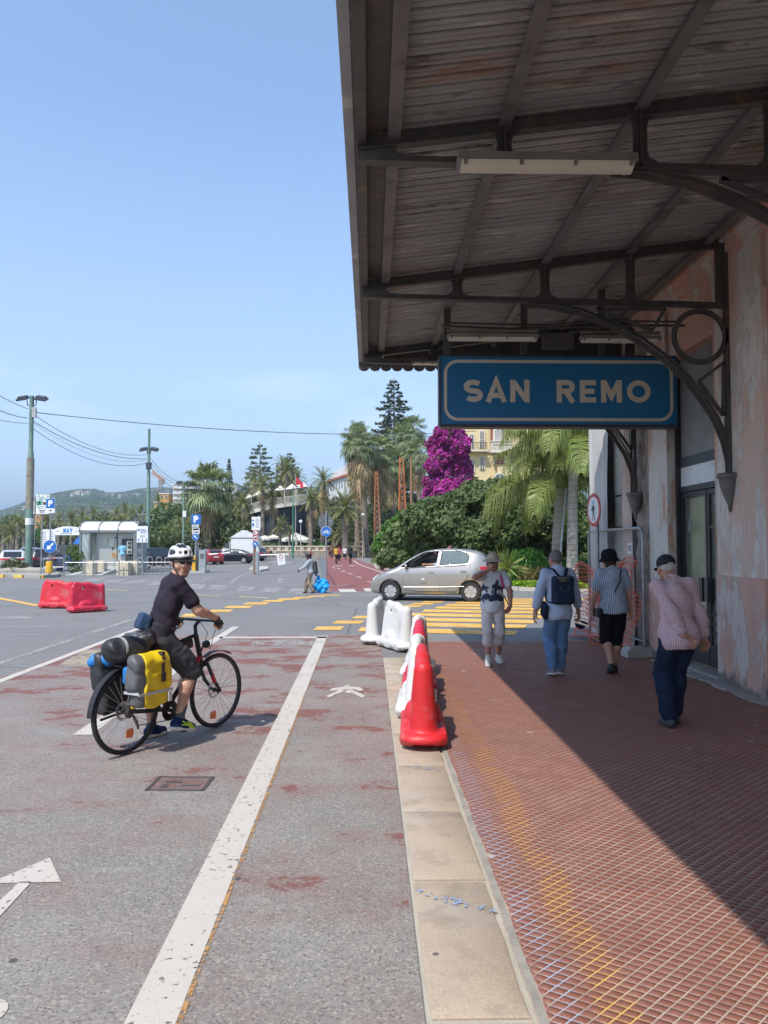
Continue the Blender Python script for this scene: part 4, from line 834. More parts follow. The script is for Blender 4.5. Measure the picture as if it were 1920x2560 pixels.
def hand_prims(b, i, dirv=None, palm=None, curl=30, thumb=(0, 0, 0), k=.006, spread=6):
 """palm and five fingers; dirv = where the fingers point, palm = where the palm faces"""
 s = b.s; w = b.wr[i]; d = V(dirv) if dirv is not None else (w - b.el[i]); d.normalize()
 pn = V(palm) if palm is not None else V((1 if i == 0 else -1, 0, 0)); pn = (pn - d * pn.dot(d)).normalized(); sd = d.cross(pn) * (1 if i == 0 else -1)   # towards the thumb
 P_ = lambda a, c, n: w + (d * a + sd * c + pn * n) * s
 o = [fcap(w, P_(.02, 0, 0), .027 * s, .03 * s, .02)]
 Rm = Matrix((sd, d, pn)).transposed()
 o.append(fell(P_(.055, 0, 0), (.042 * s, .052 * s, .018 * s), .015, Rm))
 for c, L_, sp in ((.032, .070, spread), (.0105, .080, spread * .3), (-.011, .074, -spread * .4), (-.031, .058, -spread)):
  a0 = P_(.092, c, 0); di = (d * math.cos(R(sp)) + sd * math.sin(R(sp))); ang = 0; pts = [P_(.05, c * .8, 0), a0]; cu = a0
  for f, q in ((.45, .8), (.32, 1.1), (.23, .8)):
   ang += curl * q; dd = di * math.cos(R(ang)) + pn * math.sin(R(ang)); cu = cu + dd * (L_ * f * s); pts.append(cu)
  for p, q, r1, r2 in zip(pts, pts[1:], (.0105, .0100, .0092, .0085), (.0100, .0092, .0085, .0075)): o.append(fcap(p, q, r1 * s, r2 * s, k))
 t0 = P_(.022, .028, .004); t1 = P_(.055, .056, .014 + thumb[0]); t2 = P_(.085, .058 + thumb[1], .028 + thumb[2])
 o += [fcap(t0, t1, .015 * s, .0115 * s, .012), fcap(t1, t2, .0115 * s, .009 * s, .006)]
 return o
def head_prims(b, ears=True, nose=1.0):
 s = b.s; h = lambda x, y, z: b.head + b.Hm @ (V((x, y, z)) * s); Hm = b.Hm
 o = [fell(h(0, -.012, .03), (.074 * s, .094 * s, .086 * s), .03, Hm), fell(h(0, .022, -.038), (.060 * s, .066 * s, .078 * s), .035, Hm), fcap(h(-.016, .064, -.098), h(.016, .064, -.098), .02 * s, .02 * s, .025),
         fcap(h(0, .087, .012), h(0, .105, -.026), .009 * s, .0145 * s * nose, .012), fcap(h(-.016, .088, -.03), h(.016, .088, -.03), .0085 * s, .0085 * s, .008), fcap(h(-.038, .078, .026), h(.038, .078, .026), .011 * s, .011 * s, .014),
         fcap(h(-.02, .078, -.062), h(.02, .078, -.062), .009 * s, .009 * s, .01), fcap(h(-.018, .077, -.073), h(.018, .077, -.073), .0085 * s, .0085 * s, .008),
         fcap(h(-.048, .05, -.03), h(.048, .05, -.03), .02 * s, .02 * s, .03)]
 for x in (-.034, .034): o.append(fell(h(x, .087, .008), (.017 * s, .012 * s, .01 * s), .012, Hm, 's'))
 if ears:
  for x in (-1, 1): o.append(fell(h(x * .077, -.012, -.008), (.011 * s, .022 * s, .033 * s), .008, Hm @ rot3(x * -18)))
 o.append(fcap(b.neck + b.T @ V((0, 0, -.03 * s)), h(0, -.02, -.06), .056 * s, .053 * s, .03))
 return o
def torso_prims(b, g=0.0, k=.06, wide=1.0):
 s, f = b.s, b.fat; t = b.tp
 return [fell(t(0, -.005, .0), (.165 * s * f * wide + g, .115 * s * f + g, .13 * s + g), k, b.T), fell(t(0, .0, .17), (.140 * s * f + g, .105 * s * f + g, .17 * s + g), k, b.T), fell(t(0, .0, .35), (.158 * s * f + g, .112 * s * f + g, .16 * s + g), k, b.T),
   fcap(b.sh[0], b.sh[1], .05 * s + g, .05 * s + g, .06), fcap(t(0, -.01, .42), b.neck, .085 * s + g, .055 * s + g * .5, .04)]
def arm_prims(b, i, g=0.0, to=1.0, k=.025, loose=1.0):
 s = b.s; e = b.sh[i].lerp(b.el[i], min(to * 2, 1)); o = [fcap(b.sh[i], e, .05 * s + g, (.043 if to >= .5 else .048) * s * loose + g * loose, k)]
 if to > .5:
  w = b.el[i].lerp(b.wr[i], to * 2 - 1); m = b.el[i].lerp(b.wr[i], .3)
  o += [fcap(b.el[i], m, .041 * s * loose + g, .041 * s * loose + g, k), fcap(m, w, .041 * s * loose + g, ((.026 if to >= 1 else .034) * s) * loose + g, k)]
 return o
def leg_prims(b, i, g=0.0, to=1.0, k=.03, loose=1.0):
 s = b.s; f = b.fat; e = b.hip[i].lerp(b.kn[i], min(to * 2, 1)); o = [fcap(b.hip[i], e, .086 * s * f + g, (.055 if to >= .5 else .07) * s * loose + g, k)]
 if to > .5:
  q = to * 2 - 1; m = b.kn[i].lerp(b.an[i], min(.32, q)); bk = (b.Tp @ V((0, -.018, 0))) * s
  o.append(fcap(b.kn[i], m + bk * (1 if g == 0 else .4), .053 * s * loose + g, .054 * s * loose + g, k))
  if q > .32: o.append(fcap(m + bk * (1 if g == 0 else .4), b.kn[i].lerp(b.an[i], q), .054 * s * loose + g, (.036 if loose == 1 else .04) * s * loose + g, k))
 return o
def foot_prims(b, i, g=0.0, L_=.15, k=.02):
 s = b.s; d = b.toe[i]; a = b.an[i]; dn = V((0, 0, -1)); dn = (dn - d * dn.dot(d)).normalized(); P_ = lambda x, z: a + (d * x + dn * z) * s
 return [fcap(P_(-.035, .045), P_(.06, .05), .034 * s + g, .036 * s + g, k), fcap(P_(.06, .05), P_(L_, .062), .038 * s + g, .024 * s + g, k), fcap(a, P_(.02, .035), .035 * s + g, .04 * s + g, k)]
def sole_prims(b, i, L_=.15, g=.012, th=.016):
 s = b.s; d = b.toe[i]; a = b.an[i]; dn = V((0, 0, -1)); dn = (dn - d * dn.dot(d)).normalized(); sd = d.cross(dn).normalized()
 Rm = Matrix((sd, d, dn)).transposed(); P_ = lambda x, z: a + (d * x + dn * z) * s
 return [fell(P_(-.03, .078), ((.034 + g) * s, (.045 + g) * s, th * s), .03, Rm), fell(P_(.055, .08), ((.034 + g) * s, .09 * s, th * s), .03, Rm), fell(P_(L_ - .03, .08), ((.033 + g) * s, (.055 + g) * s, th * s), .03, Rm)]
def hair_prims(b, kind='short', vol=1.0):
 s = b.s; h = lambda x, y, z: b.head + b.Hm @ (V((x, y, z)) * s); v = vol
 o = [fell(h(0, -.022, .036), (.080 * s * v, .096 * s * v, .088 * s * v), .02, b.Hm)]
 if kind == 'crop': o += [fell(h(0, -.05, -.005), (.071 * s * v, .057 * s * v, .052 * s * v), .03, b.Hm)]
 if kind in ('short', 'long', 'bob'): o += [fell(h(0, -.055, -.02), (.072 * s * v, .062 * s * v, .075 * s * v), .03, b.Hm)]
 if kind == 'long': o += [fcap(h(0, -.075, -.04), h(0, -.085, -.2), .07 * s, .05 * s, .03)]
 if kind == 'bob': o += [fcap(h(-.055, -.035, 0), h(-.06, -.03, -.09), .04 * s, .03 * s, .03), fcap(h(.055, -.035, 0), h(.06, -.03, -.09), .04 * s, .03 * s, .03)]
 o += [fell(h(0, .085, -.045), (.075 * s, .07 * s, .09 * s), .02, b.Hm, 's')]
 return o
def hlink(b, name, mb, mat, par, smooth=45):
 """pieces built in the head's own frame (metres, face towards +Y)"""
 m4 = Matrix.Translation(b.head) @ b.Hm.to_4x4() @ Matrix.Scale(b.s, 4)
 mb.v = [tuple(m4 @ V(v)) for v in mb.v]; return mb.build(name, mat, par, smooth=smooth)
def glasses(b, par, mat, arms=True):
 g = MB()
 for x in (-1, 1):
  pts = [(x * .033 + .024 * math.cos(a) , .019 * math.sin(a) + .010) for a in np.linspace(0, 2 * PI, 15)[:-1]]
  g.prism(pts, .004, (V((0, .104, 0)), V((1, 0, 0)), V((0, -.1, 1)).normalized(), V((0, 1, 0))))
  if arms: g.tube([(x * .056, .100, .014), (x * .074, .075, .014), (x * .08, -.005, .01)], .0032, 5)
 g.tube([(-.012, .107, .016), (.012, .107, .016)], .0028, 5)
 return hlink(b, 'sunglasses', g, mat, par)
def skin(name, col):
 t = M(name, col, .5, var=.06, vs=14, col2=tuple(c * f for c, f in zip(col, (1.02, .86, .82))), c2=(.48, .7));
 bs = t.node_tree.nodes.get('Principled BSDF'); bs.inputs['Subsurface Weight'].default_value = .12; bs.inputs['Subsurface Radius'].default_value = (.02, .008, .004); return t
SKIN, SKIN2, SKIN3 = skin('skin_fair', (.50, .29, .205)), skin('skin_tanned', (.40, .205, .135)), skin('skin_dark', (.09, .048, .032))
def person(label, b, loc, rz_, name='person', sk=None, vox=.0085, hands=(None, None), face=True, group=None, feet=True):
 p = T(name, label, 'person', loc, rz_, group)
 pr_ = torso_prims(b) + head_prims(b)
 for i in (0, 1):
  pr_ += arm_prims(b, i) + leg_prims(b, i) + (foot_prims(b, i) if feet else [])
  pr_ += hand_prims(b, i, **(hands[i] or {}))
 subs = [q for q in pr_ if q[1] == 's']; pr_ = [q for q in pr_ if q[1] != 's'] + subs
 solid('body', pr_, vox, sk or SKIN, p); return p
def cloth(name, col, **k): return M(name, col, .9, var=k.pop('var', .1), vs=k.pop('vs', 7), bump=.25, bs=220, spec=.15, **k)
def wrapuv(t, q):
 s_ = t.sep(q); n_ = t.sep(t.n('TexCoord').outputs['Normal']); g_ = lambda v, k: t.math('GREATER_THAN', t.math('ABSOLUTE', v), k); mf = lambda f, a, b: t.math('ADD', t.math('MULTIPLY', f, b), t.math('MULTIPLY', t.math('SUBTRACT', 1., f), a))
 return mf(g_(n_[0], .72), s_[0], s_[1]), mf(g_(n_[2], .78), s_[2], s_[1])
def m_weave(name, fn):
 t = NT(name); p = t.obj(); c = fn(t, p); t.P(Base_Color=c, Roughness=.9); t.b.inputs['Specular IOR Level'].default_value = .15; t.bump(t.noise(p, 200, 3), .25, .004); return t.m
LIPS = M('lips', (.32, .12, .10), .5); LENS = M('dark_lens', (.012, .012, .014), .12, spec=.8); SHOEW = M('shoe_white', (.62, .61, .58), .7, var=.08, vs=20); SOLE = M('sole_white', (.66, .65, .62), .6); SOLEB = M('sole_black', (.02, .02, .022), .7)
# ---- bicycle tourer: frame of reference = the bicycle (y forward, x to its right, origin where the rear tyre touches)
BL, BR = V((-2.016, 6.40, .004)), math.atan2(-.512, .859)
BK = M('black_metal', (.02, .02, .022), .4, .3, var=.1); RUB = M('tyre_rubber', (.025, .025, .026), .75, var=.15, vs=20); CHR = M('bright_metal', (.55, .55, .56), .3, .9); BRED = M('bike_red', (.45, .015, .03), .35); BPL = M('black_plastic', (.018, .018, .02), .5); AMB = M('amber_reflector', (.75, .16, .02), .3, coat=.5)
def wheel(par, y, z=.35, r=.335, x=0.0, name='wheel', n=44, spokes=28, tyre=.02, rimm=None, disc_=True):
 w = MB(); w.lathe([(r - .028, -.011), (r - .028, .011), (r - .008, .012), (r - .008, -.012), (r - .028, -.011)], n, (x, y, z), 'X'); wo_ = w.build(name, rimm or BK, par, smooth=50)
 t = MB(); prf = [(r + .0 + tyre * .62 * math.sin(a), tyre * math.cos(a)) for a in np.linspace(0, 2 * PI, 11)]; prf[-1] = prf[0]; t.lathe(prf, n, (x, y, z), 'X'); t.build('tyre', RUB, wo_, smooth=60)
 s_ = MB()
 for k in range(spokes):
  a = 2 * PI * k / spokes; a2 = a + (.5 if k % 4 < 2 else -.5); sx_ = .024 if k % 2 else -.024
  s_.tube([(x + sx_, y + .022 * math.cos(a2), z + .022 * math.sin(a2)), (x, y + (r - .02) * math.cos(a), z + (r - .02) * math.sin(a))], .0017, 4, False)
 s_.build('spokes', CHR, wo_); h = MB(); h.lathe([(.012, -.05), (.012, -.03), (.026, -.026), (.016, 0), (.026, .026), (.012, .03), (.012, .05)], 12, (x, y, z), 'X'); h.build('hub', BK, wo_, smooth=50)
 if disc_:
  d = MB(); d.lathe([(.055, -.034), (.08, -.034), (.08, -.032), (.055, -.032), (.055, -.034)], 24, (x, y, z), 'X'); d.build('brake_disc', CHR, wo_)
 return wo_
def bicycle(name, label, loc, rz_, red=True, group=None, lite=False, frame=None, lean=0):
 b = T(name, label, 'bicycle', loc, rz_, group); b.rotation_euler = (0, lean, rz_); fm = frame or BK
 wr_ = wheel(b, 0, spokes=28 if not lite else 14, n=44 if not lite else 24); wf = wheel(b, 1.085, spokes=28 if not lite else 14, n=44 if not lite else 24)
 BB, ST, HT, HB = (0, .44, .285), (0, .29, .80), (0, .80, .90), (0, .855, .70)
 f = MB(); f.tube([BB, ST], .017, 8); f.tube([ST, HT], .017, 8); f.tube([BB, HB], .022, 8); f.tube([HB, HT], .024, 8)
 for s in (-1, 1): f.tube([(s * .02, .42, .285), (s * .07, .02, .345)], .011, 6); f.tube([(s * .02, .30, .76), (s * .06, .02, .36)], .009, 6)
 f.build('frame', fm, b, smooth=50)
 if red: MB().tube([V(HB).lerp(V(BB), .02), V(HB).lerp(V(BB), .38)], .0235, 8).build('frame_band', BRED, b, smooth=50)
 k = MB(); k.tube([HB, (0, .89, .60)], .02, 8); k.tube([(-.065, .9, .62), (.065, .9, .62)], .017, 6)
 for s in (-1, 1): k.tube([(s * .058, .895, .63), (s * .058, .985, .46), (s * .052, 1.085, .35)], [.017, .019, .012], 7)
 fk = k.build('fork', BK, b, smooth=50)
 q = MB()
 for s in (-1, 1): q.tube([(s * .06, .90, .63), (s * .06, .945, .535)], .0125, 7)
 q.build('stanchion', CHR, fk, smooth=50)
 if red: q = MB(); q.tube([(.06, .955, .52), (.059, .995, .445)], .0205, 7); q.build('fork_band', BRED, fk, smooth=50)
 h = MB(); h.tube([HT, (0, .79, .985), (0, .845, 1.03)], .018, 7); h.tube([(-.31, .80, 1.035), (-.16, .84, 1.035), (0, .852, 1.03), (.16, .84, 1.035), (.31, .80, 1.035)], .0125, 7); h.build('handlebar', BK, b, smooth=50)
 for s in (-1, 1): g = MB(); g.tube([(s * .31, .80, 1.035), (s * .19, .833, 1.035)], .017, 8); g.tube([(s * .2, .85, 1.03), (s * .27, .88, 1.01)], .006, 5); g.build('grip', RUB, b, smooth=50)
 sp = MB(); sp.tube([ST, (0, .262, .93)], .0135, 7); sp.build('seat_post', BK, b); solid('saddle', [fcap((0, .38, .965), (0, .24, .965), .022, .06, .03), fell((0, .19, .962), (.085, .075, .035), .03), fcap((-.05, .18, .955), (.05, .18, .955), .035, .035, .03)], .009, BPL, b)
 c = MB(); c.lathe([(.03, .045), (.09, .045), (.09, .05), (.03, .05), (.03, .045)], 28, BB, 'X'); c.tube([(-.06, .44, .285), (.06, .44, .285)], .018, 8); c.tube([(.075, .44, .285), (.085, .50, .125)], .013, 6); c.tube([(-.075, .44, .285), (-.085, .38, .445)], .013, 6)
 cr = c.build('crank', BK, b); p = MB(); p.box((.135, .505, .115), (.09, .085, .022)); p.build('pedal', BPL, b); p = MB(); p.box((-.135, .375, .455), (.09, .085, .022)); p.build('pedal', BPL, b)
 ch = MB(); ch.lathe([(.02, .03), (.052, .035), (.045, .04), (.03, .052), (.02, .052)], 20, (0, 0, .35), 'X'); ch.tube([(.048, .44, .372), (.045, 0, .40)], .004, 4); ch.tube([(.048, .44, .20), (.045, .07, .225), (.045, .03, .30)], .004, 4); ch.tube([(.055, .01, .33), (.06, .06, .26), (.055, .08, .20)], .011, 5); ch.build('drivetrain', M('drivetrain_metal', (.1, .09, .085), .5, .7, var=.3, vs=30), b)
 if not lite:
  for rear in (0, 1):
   m = MB(); cy = 0 if rear == 0 else 1.085; aa = np.linspace(R(55), R(178), 16) if rear == 0 else np.linspace(R(60), R(118), 8)
   pts = [(cy + .372 * math.cos(t), .35 + .372 * math.sin(t)) for t in aa]
   for (p0, p1) in zip(pts, pts[1:]): m.add([(-.028, p0[0], p0[1]), (.028, p0[0], p0[1]), (.028, p1[0], p1[1]), (-.028, p1[0], p1[1]), (-.028, p0[0], p0[1] + .006), (.028, p0[0], p0[1] + .006), (.028, p1[0], p1[1] + .006), (-.028, p1[0], p1[1] + .006)], [(3, 2, 1, 0), (4, 5, 6, 7), (0, 1, 5, 4), (2, 3, 7, 6), (1, 2, 6, 5), (3, 0, 4, 7)])
   m.build('mudguard', BPL, b)
  r_ = MB()
  for s in (-1, 1): r_.tube([(s * .075, .01, .37), (s * .075, -.12, .74), (s * .06, .26, .75)], .006, 5); r_.tube([(s * .075, .01, .37), (s * .07, .1, .74)], .006, 5)
  r_.tube([(-.07, -.12, .74), (.07, -.12, .74)], .006, 5); r_.build('luggage_rack', BK, b)
  l_ = MB(); l_.lathe([(.012, 0), (.03, .012), (.037, .05), (.036, .056), (.0, .058)], 14, (0, .90, .80), 'Y'); l_.tube([(0, .9, .8), (0, .87, .74)], .008, 5); l_.build('headlight', BPL, b, smooth=50)
  for cy, cz in ((.02, .17), (1.02, .13)): o = MB(); o.prism([(-.035, -.03), (.03, -.04), (.04, 0), (.03, .04), (-.03, .03)], .012, (V((.012, cy, cz)), V((0, 1, 0)), V((0, 0, 1)), V((1, 0, 0)))); o.build('reflector', AMB, b)
  ca_ = MB();
  for s in (-1, 1): ca_.tube([(s * .2, .85, 1.03), (s * .14, .98, 1.02), (s * .04, 1.0, .9), (s * .05, .92, .7)], .0035, 5, False)
  ca_.build('cable', BK, b); ks = MB(); ks.tube([(-.08, .03, .33), (-.11, -.17, .30)], .011, 6); ks.build('kick_stand', BK, b)
  fb_ = MB(); solid('frame_bag', [fbox((0, .62, .82), (.03, .13, .045), .02, .02, rot3(0, 8))], .012, M('bag_black', (.022, .022, .024), .6, bump=.3, bs=40), b)
 return b
tb = bicycle('touring_bicycle', 'black and red touring bicycle loaded with panniers, held by the helmeted rider', BL, BR)
bo = T('water_bottle', 'clear bottle with red cap in the cage of the touring bicycle', 'bottle', BL, BR)
mb = MB(); a, c_ = V((.03, .585, .47)), V((.03, .67, .62)); mb.tube([a, a.lerp(c_, .8), a.lerp(c_, .9)], [.036, .036, .02], 12); mb.build('bottle', glass('clear_plastic', (.75, .8, .78), .5, .15), bo, smooth=50); mb = MB(); mb.tube([a.lerp(c_, .9), c_], .02, 10); mb.build('cap', BRED, bo)
bo = T('water_bottle', 'crumpled clear bottle low on the frame behind the rider calf', 'bottle', BL, BR); mb = MB(); a, c_ = V((.03, .375, .38)), V((.03, .335, .6)); mb.tube([a, a.lerp(c_, .3), a.lerp(c_, .6), a.lerp(c_, .85), c_], [.036, .034, .037, .033, .014], 12); mb.build('bottle', glass('clear_plastic'), bo, smooth=50)
# luggage
def m_tarp(name, col, spec=.4): return M(name, col, .45, var=.08, vs=5, bump=.35, bs=16, spec=spec)
YT, GT, BT = m_tarp('yellow_tarpaulin', (.72, .50, .012)), m_tarp('grey_tarpaulin', (.11, .112, .115)), m_tarp('black_tarpaulin', (.03, .031, .034))
pn = T('pannier_bag', 'yellow and grey roll-top pannier on the near side of the bicycle', 'pannier', BL, BR)
def pan(x, mat, name, y0, y1, par, seed=1.0, grow=0.0):
 cy, hy = (y0 + y1) / 2, (y1 - y0) / 2
 return solid(name, [fbox((x, cy + .02, .50), (.075 + grow, hy * .86, .18), .04, .04), fbox((x, cy, .66), (.07 + grow, hy, .14), .04, .05), fcap((x, cy - hy + .04, .80), (x, cy + hy - .04, .80), .035 + grow * .5, .035 + grow * .5, .05)], .0105, mat, par, fold=(.0035, 24, seed))
def pan_half(par):
 A = [fbox((.185, .06, .545), (.075, .155, .14), .04, .04), fbox((.19, .05, .67), (.076, .19, .13), .04, .05), fcap((.19, -.1, .80), (.19, .21, .80), .04, .04, .05)]
 solid('bag_side', A + [fcut((0, -.045, 0), (0, 1, 0))], .0105, GT, par, fold=(.006, 26, 1.)); B_ = [fbox((.187, .06, .545), (.079, .159, .144), .04, .04), fbox((.193, .05, .67), (.08, .194, .134), .04, .05), fcap((.193, -.1, .802), (.193, .21, .802), .044, .044, .05)]
 solid('bag_front', B_ + [fcut((0, -.047, 0), (0, -1, 0))], .0105, YT, par, fold=(.0075, 24, 1.))
pan_half(pn)
st_ = MB(); st_.box((.283, .13, .70), (.006, .03, .2)).box((.26, .13, .83), (.05, .03, .03)); st_.build('strap', BT, pn); st_ = MB(); st_.box((.288, .13, .64), (.012, .04, .07)); st_.build('buckle', BPL, pn)
st_ = MB(); st_.box((.278, .06, .525), (.004, .37, .022)); st_.box((.19, -.122, .535), (.17, .004, .022)); st_.build('strap', M('grey_webbing', (.45, .46, .46), .7), pn); st_ = MB(); st_.box((.29, .2, .47), (.012, .035, .075)); st_.build('tag', M('tag_white', (.6, .58, .52), .7), pn)
pn = T('pannier_bag', 'black pannier hanging on the far side of the bicycle rack', 'pannier', BL, BR); pan(-.19, BT, 'bag', -.17, .2, pn, 2.)
db = T('dry_bag', 'fat black roll bag strapped across the bicycle rack', 'bag', BL, BR)
solid('bag', [fcap((-.06, -.1, .86), (.0, .13, .87), .1, .093, .04), fbox((-.03, .02, .83), (.12, .14, .06), .05, .05), fcap((-.09, .1, .93), (.1, .16, .945), .045, .04, .06)], .0115, BT, db, fold=(.009, 22, .6)); st_ = MB()
for x in (-.12, .04): st_.lathe([(.102, -.012), (.106, -.012), (.106, .012), (.102, .012), (.102, -.012)], 24, (-.03, x + .06, .865), 'Y')
st_.build('strap', M('grey_webbing', (.45, .46, .46), .7), db); st_ = MB(); st_.box((.06, .03, .99), (.16, .06, .012), .3); st_.build('roll_top', GT, db)
br_ = T('sleeping_mat', 'bright blue rolled bag sticking out behind the black roll bag', 'bag', BL, BR); solid('roll', [fcap((-.22, -.13, .765), (-.12, -.08, .78), .052, .06, .03), fell((-.235, -.14, .76), (.03, .06, .05), .03)], .012, M('blue_nylon', (.015, .18, .5), .5, bump=.3, bs=25, var=.12), br_, fold=(.005, 25, 2.))
solid('fold', [fbox((.12, -.1, .67), (.03, .035, .07), .02, .02)], .012, M('blue_nylon', (.02, .24, .62)), br_)
# rider
b = skel(1.77, (-.03, .36, .93), ((-.26, .52, .085), (.135, .465, .215)), ((-.27, .765, 1.065), (.262, .775, 1.075)), lean=18, tyaw=-30, hyaw=-112, hpitch=-4, sw=.158, toes=((-.1, 1, -.04), (.05, 1, -.22)), knee=((-.25, 1, 0), (.15, 1, 0)), elbow=((-.25, -.1, -1), (.5, -.2, -.8)), fat=.92)
cy = person('helmeted cyclist in black shirt and grey shorts astride the loaded bicycle, looking back', b, BL, BR, hands=(dict(dirv=(.3, .6, -.55), palm=(.2, -.6, -.75), curl=48), dict(dirv=(-.25, .65, -.5), palm=(-.2, -.55, -.8), curl=48)), vox=.0075)
TEE = cloth('black_tshirt', (.028, .022, .032), col2=(.045, .036, .05)); SHO = cloth('grey_cargo_cloth', (.06, .062, .066), vs=9); SOCK = cloth('grey_sock', (.085, .10, .11)); NAVY = cloth('navy_mesh', (.012, .025, .085), vs=20, col2=(.03, .06, .15)); GLV = M('black_glove', (.022, .022, .024), .7)
tp = [p for p in torso_prims(b, .014)]; solid('shirt', tp + arm_prims(b, 0, .016, .36, loose=1.15) + arm_prims(b, 1, .012, .33, loose=1.1) + [fell(b.tp(0, .0, .05), (.172, .125, .14), .05, b.T), fell(b.tp(0, .02, .585), (.078, .08, .05), .01, b.T, 's')], .0085, TEE, cy, fold=(.0035, 27, .4))
sh = [fell(b.pel, (.17, .125, .14), .05, b.Tp)] + leg_prims(b, 0, .02, .49) + leg_prims(b, 1, .02, .49);
for i in (0, 1): d = (b.kn[i] - b.hip[i]).normalized(); sh += [fcap(b.hip[i].lerp(b.kn[i], .3), b.hip[i].lerp(b.kn[i], .93), .088, .084, .03)]
solid('shorts', sh, .0085, SHO, cy, fold=(.004, 33, 1.2)); d = (b.kn[1] - b.hip[1]).normalized(); pk = b.hip[1].lerp(b.kn[1], .55) + V((.085, 0, .01)); solid('cargo_pocket', [fbox(pk, (.014, .07, .08), .01, .01, d.to_track_quat('Z', 'Y').to_matrix())], .008, SHO, cy, fold=(.002, 50, 2))
for i in (0, 1):
 a = b.an[i]; solid('sock', [fcap(b.kn[i].lerp(a, .72), a, .043, .04, .01), fcap(a, a + b.toe[i] * .03 + V((0, 0, -.03)), .042, .045, .02)], .008, SOCK, cy)
 solid('shoe', foot_prims(b, i, .011, .165), .008, NAVY, cy); solid('sole', sole_prims(b, i, .17, .016, .02), .008, SOLE, cy)
t_ = b.toe[1]; sd = V((1, 0, 0)); st_ = MB(); a = b.an[1]; fr_b = (a + V((.062, 0, -.045)), t_, V((0, 0, 1)), V((1, 0, 0)))
for p0, p1 in (((-.02, .03), (.075, -.02)), ((-.03, .0), (.09, .005)), ((.03, .028), (.09, -.025)), ((.055, .028), (.115, -.02))): st_.ribbon([p0, p1], .009, .012, fr_b)
st_.build('shoe_stripes', M('lime', (.55, .75, .05), .5), cy)
for i in (0, 1):
 w = b.wr[i]; hp = hand_prims(b, i, **(dict(dirv=(.3, .6, -.55), palm=(.2, -.6, -.75), curl=48) if i == 0 else dict(dirv=(-.25, .65, -.5), palm=(-.2, -.55, -.8), curl=48)))
 solid('glove', [(q[:4] + (q[4] + .004, q[5] + .004) + q[6:]) if q[0] == 'c' else fell(q[2], q[3] + .005, .015, None if q[4] is None else Matrix(q[4].tolist())) for q in hp[:2] + [h for n_, h in enumerate(hp[2:-2]) if n_ % 4 < 2] + hp[-2:-1]], .0075, GLV, cy)
glasses(b, cy, LENS)
hm = [fell(b.head + b.Hm @ V((0, -.02, .062)), (.104, .134, .108), .02, b.Hm), fcut(b.head + b.Hm @ V((0, 0, .034)), b.Hm @ V((0, .12, -1)))]
vent = [fcap(b.head + b.Hm @ V((x * .75, .09, .15)), b.head + b.Hm @ V((x, -.13, .145)), r, r * .9, .008, 's') for x, r in ((-.042, .019), (.042, .019), (0, .018))] + [fcap(b.head + b.Hm @ V((x, .06, .10 - abs(x) * .0)), b.head + b.Hm @ V((x * 1.03, -.105, .085)), .026, .027, .008, 's') for x in (-.098, .098)] + [fell(b.head + b.Hm @ V((x, .1, .095)), (.02, .03, .018), .006, b.Hm, 's') for x in (-.05, .05, 0)]
ho = solid('helmet', hm + vent, .006, M('helmet_white', (.7, .7, .69), .3, coat=.3), cy)
solid('helmet_liner', [fell(b.head + b.Hm @ V((0, -.02, .058)), (.094, .123, .098), .02, b.Hm), fcut(b.head + b.Hm @ V((0, 0, .022)), b.Hm @ V((0, .12, -1)))], .008, M('helmet_black', (.02, .021, .022), .5), cy)
rm = MB(); rm.tube([(.10 * math.sin(a), -.02 + .13 * math.cos(a), .034 + .016 * math.cos(a)) for a in np.linspace(0, 2 * PI, 25)], .011, 6, False); hlink(b, 'helmet_rim', rm, M('helmet_black', (.02, .02, .02)), cy)
rm = MB(); rm.prism([(.085 * math.sin(a), .095 + .07 * math.cos(a)) for a in np.linspace(-1.25, 1.25, 13)], .006, (V((0, 0, .05)), V((1, 0, 0)), V((0, .97, -.2)), V((0, .2, .97)))); hlink(b, 'visor', rm, M('helmet_black', (.02, .02, .02)), cy)
rm = MB()
for x in (-1, 1): rm.tube([(x * .085, .0, .03), (x * .074, .03, -.05), (x * .03, .062, -.118), (0, .066, -.125)], .0048, 5, False); rm.tube([(x * .085, -.06, .03), (x * .076, .015, -.04)], .0045, 5, False)
hlink(b, 'chin_strap', rm, BPL, cy)
rm = MB(); rm.tube([(-.02, .0885, -.067), (0, .0905, -.066), (.02, .0885, -.067)], .0032, 5); hlink(b, 'mouth', rm, LIPS, cy)
wb = T('waist_pouch', 'blue grey pouch on the back of the cyclist waist belt', 'pouch', BL, BR); q = b.tp(.03, -.165, .09); solid('pouch', [fbox(q, (.085, .05, .07), .02, .02, b.T)], .009, cloth('blue_grey_nylon', (.04, .07, .13)), wb, fold=(.003, 40, 1)); st_ = MB(); st_.lathe([(.172, -.012), (.177, -.012), (.177, .012), (.172, .012), (.172, -.012)], 28, (0, 0, 0)); st_.v = [tuple(b.tp(0, 0, .1) + b.T @ V((v[0], v[1] * .76, v[2]))) for v in st_.v]; st_.build('belt', BPL, wb)
# ---- walkers near the camera
def shoes(b, p, m1, m2, L_=.15):
 for i in (0, 1): solid('shoe', foot_prims(b, i, .009, L_), .0085, m1, p); solid('sole', sole_prims(b, i, L_ + .005, .014, .017), .0085, m2, p)
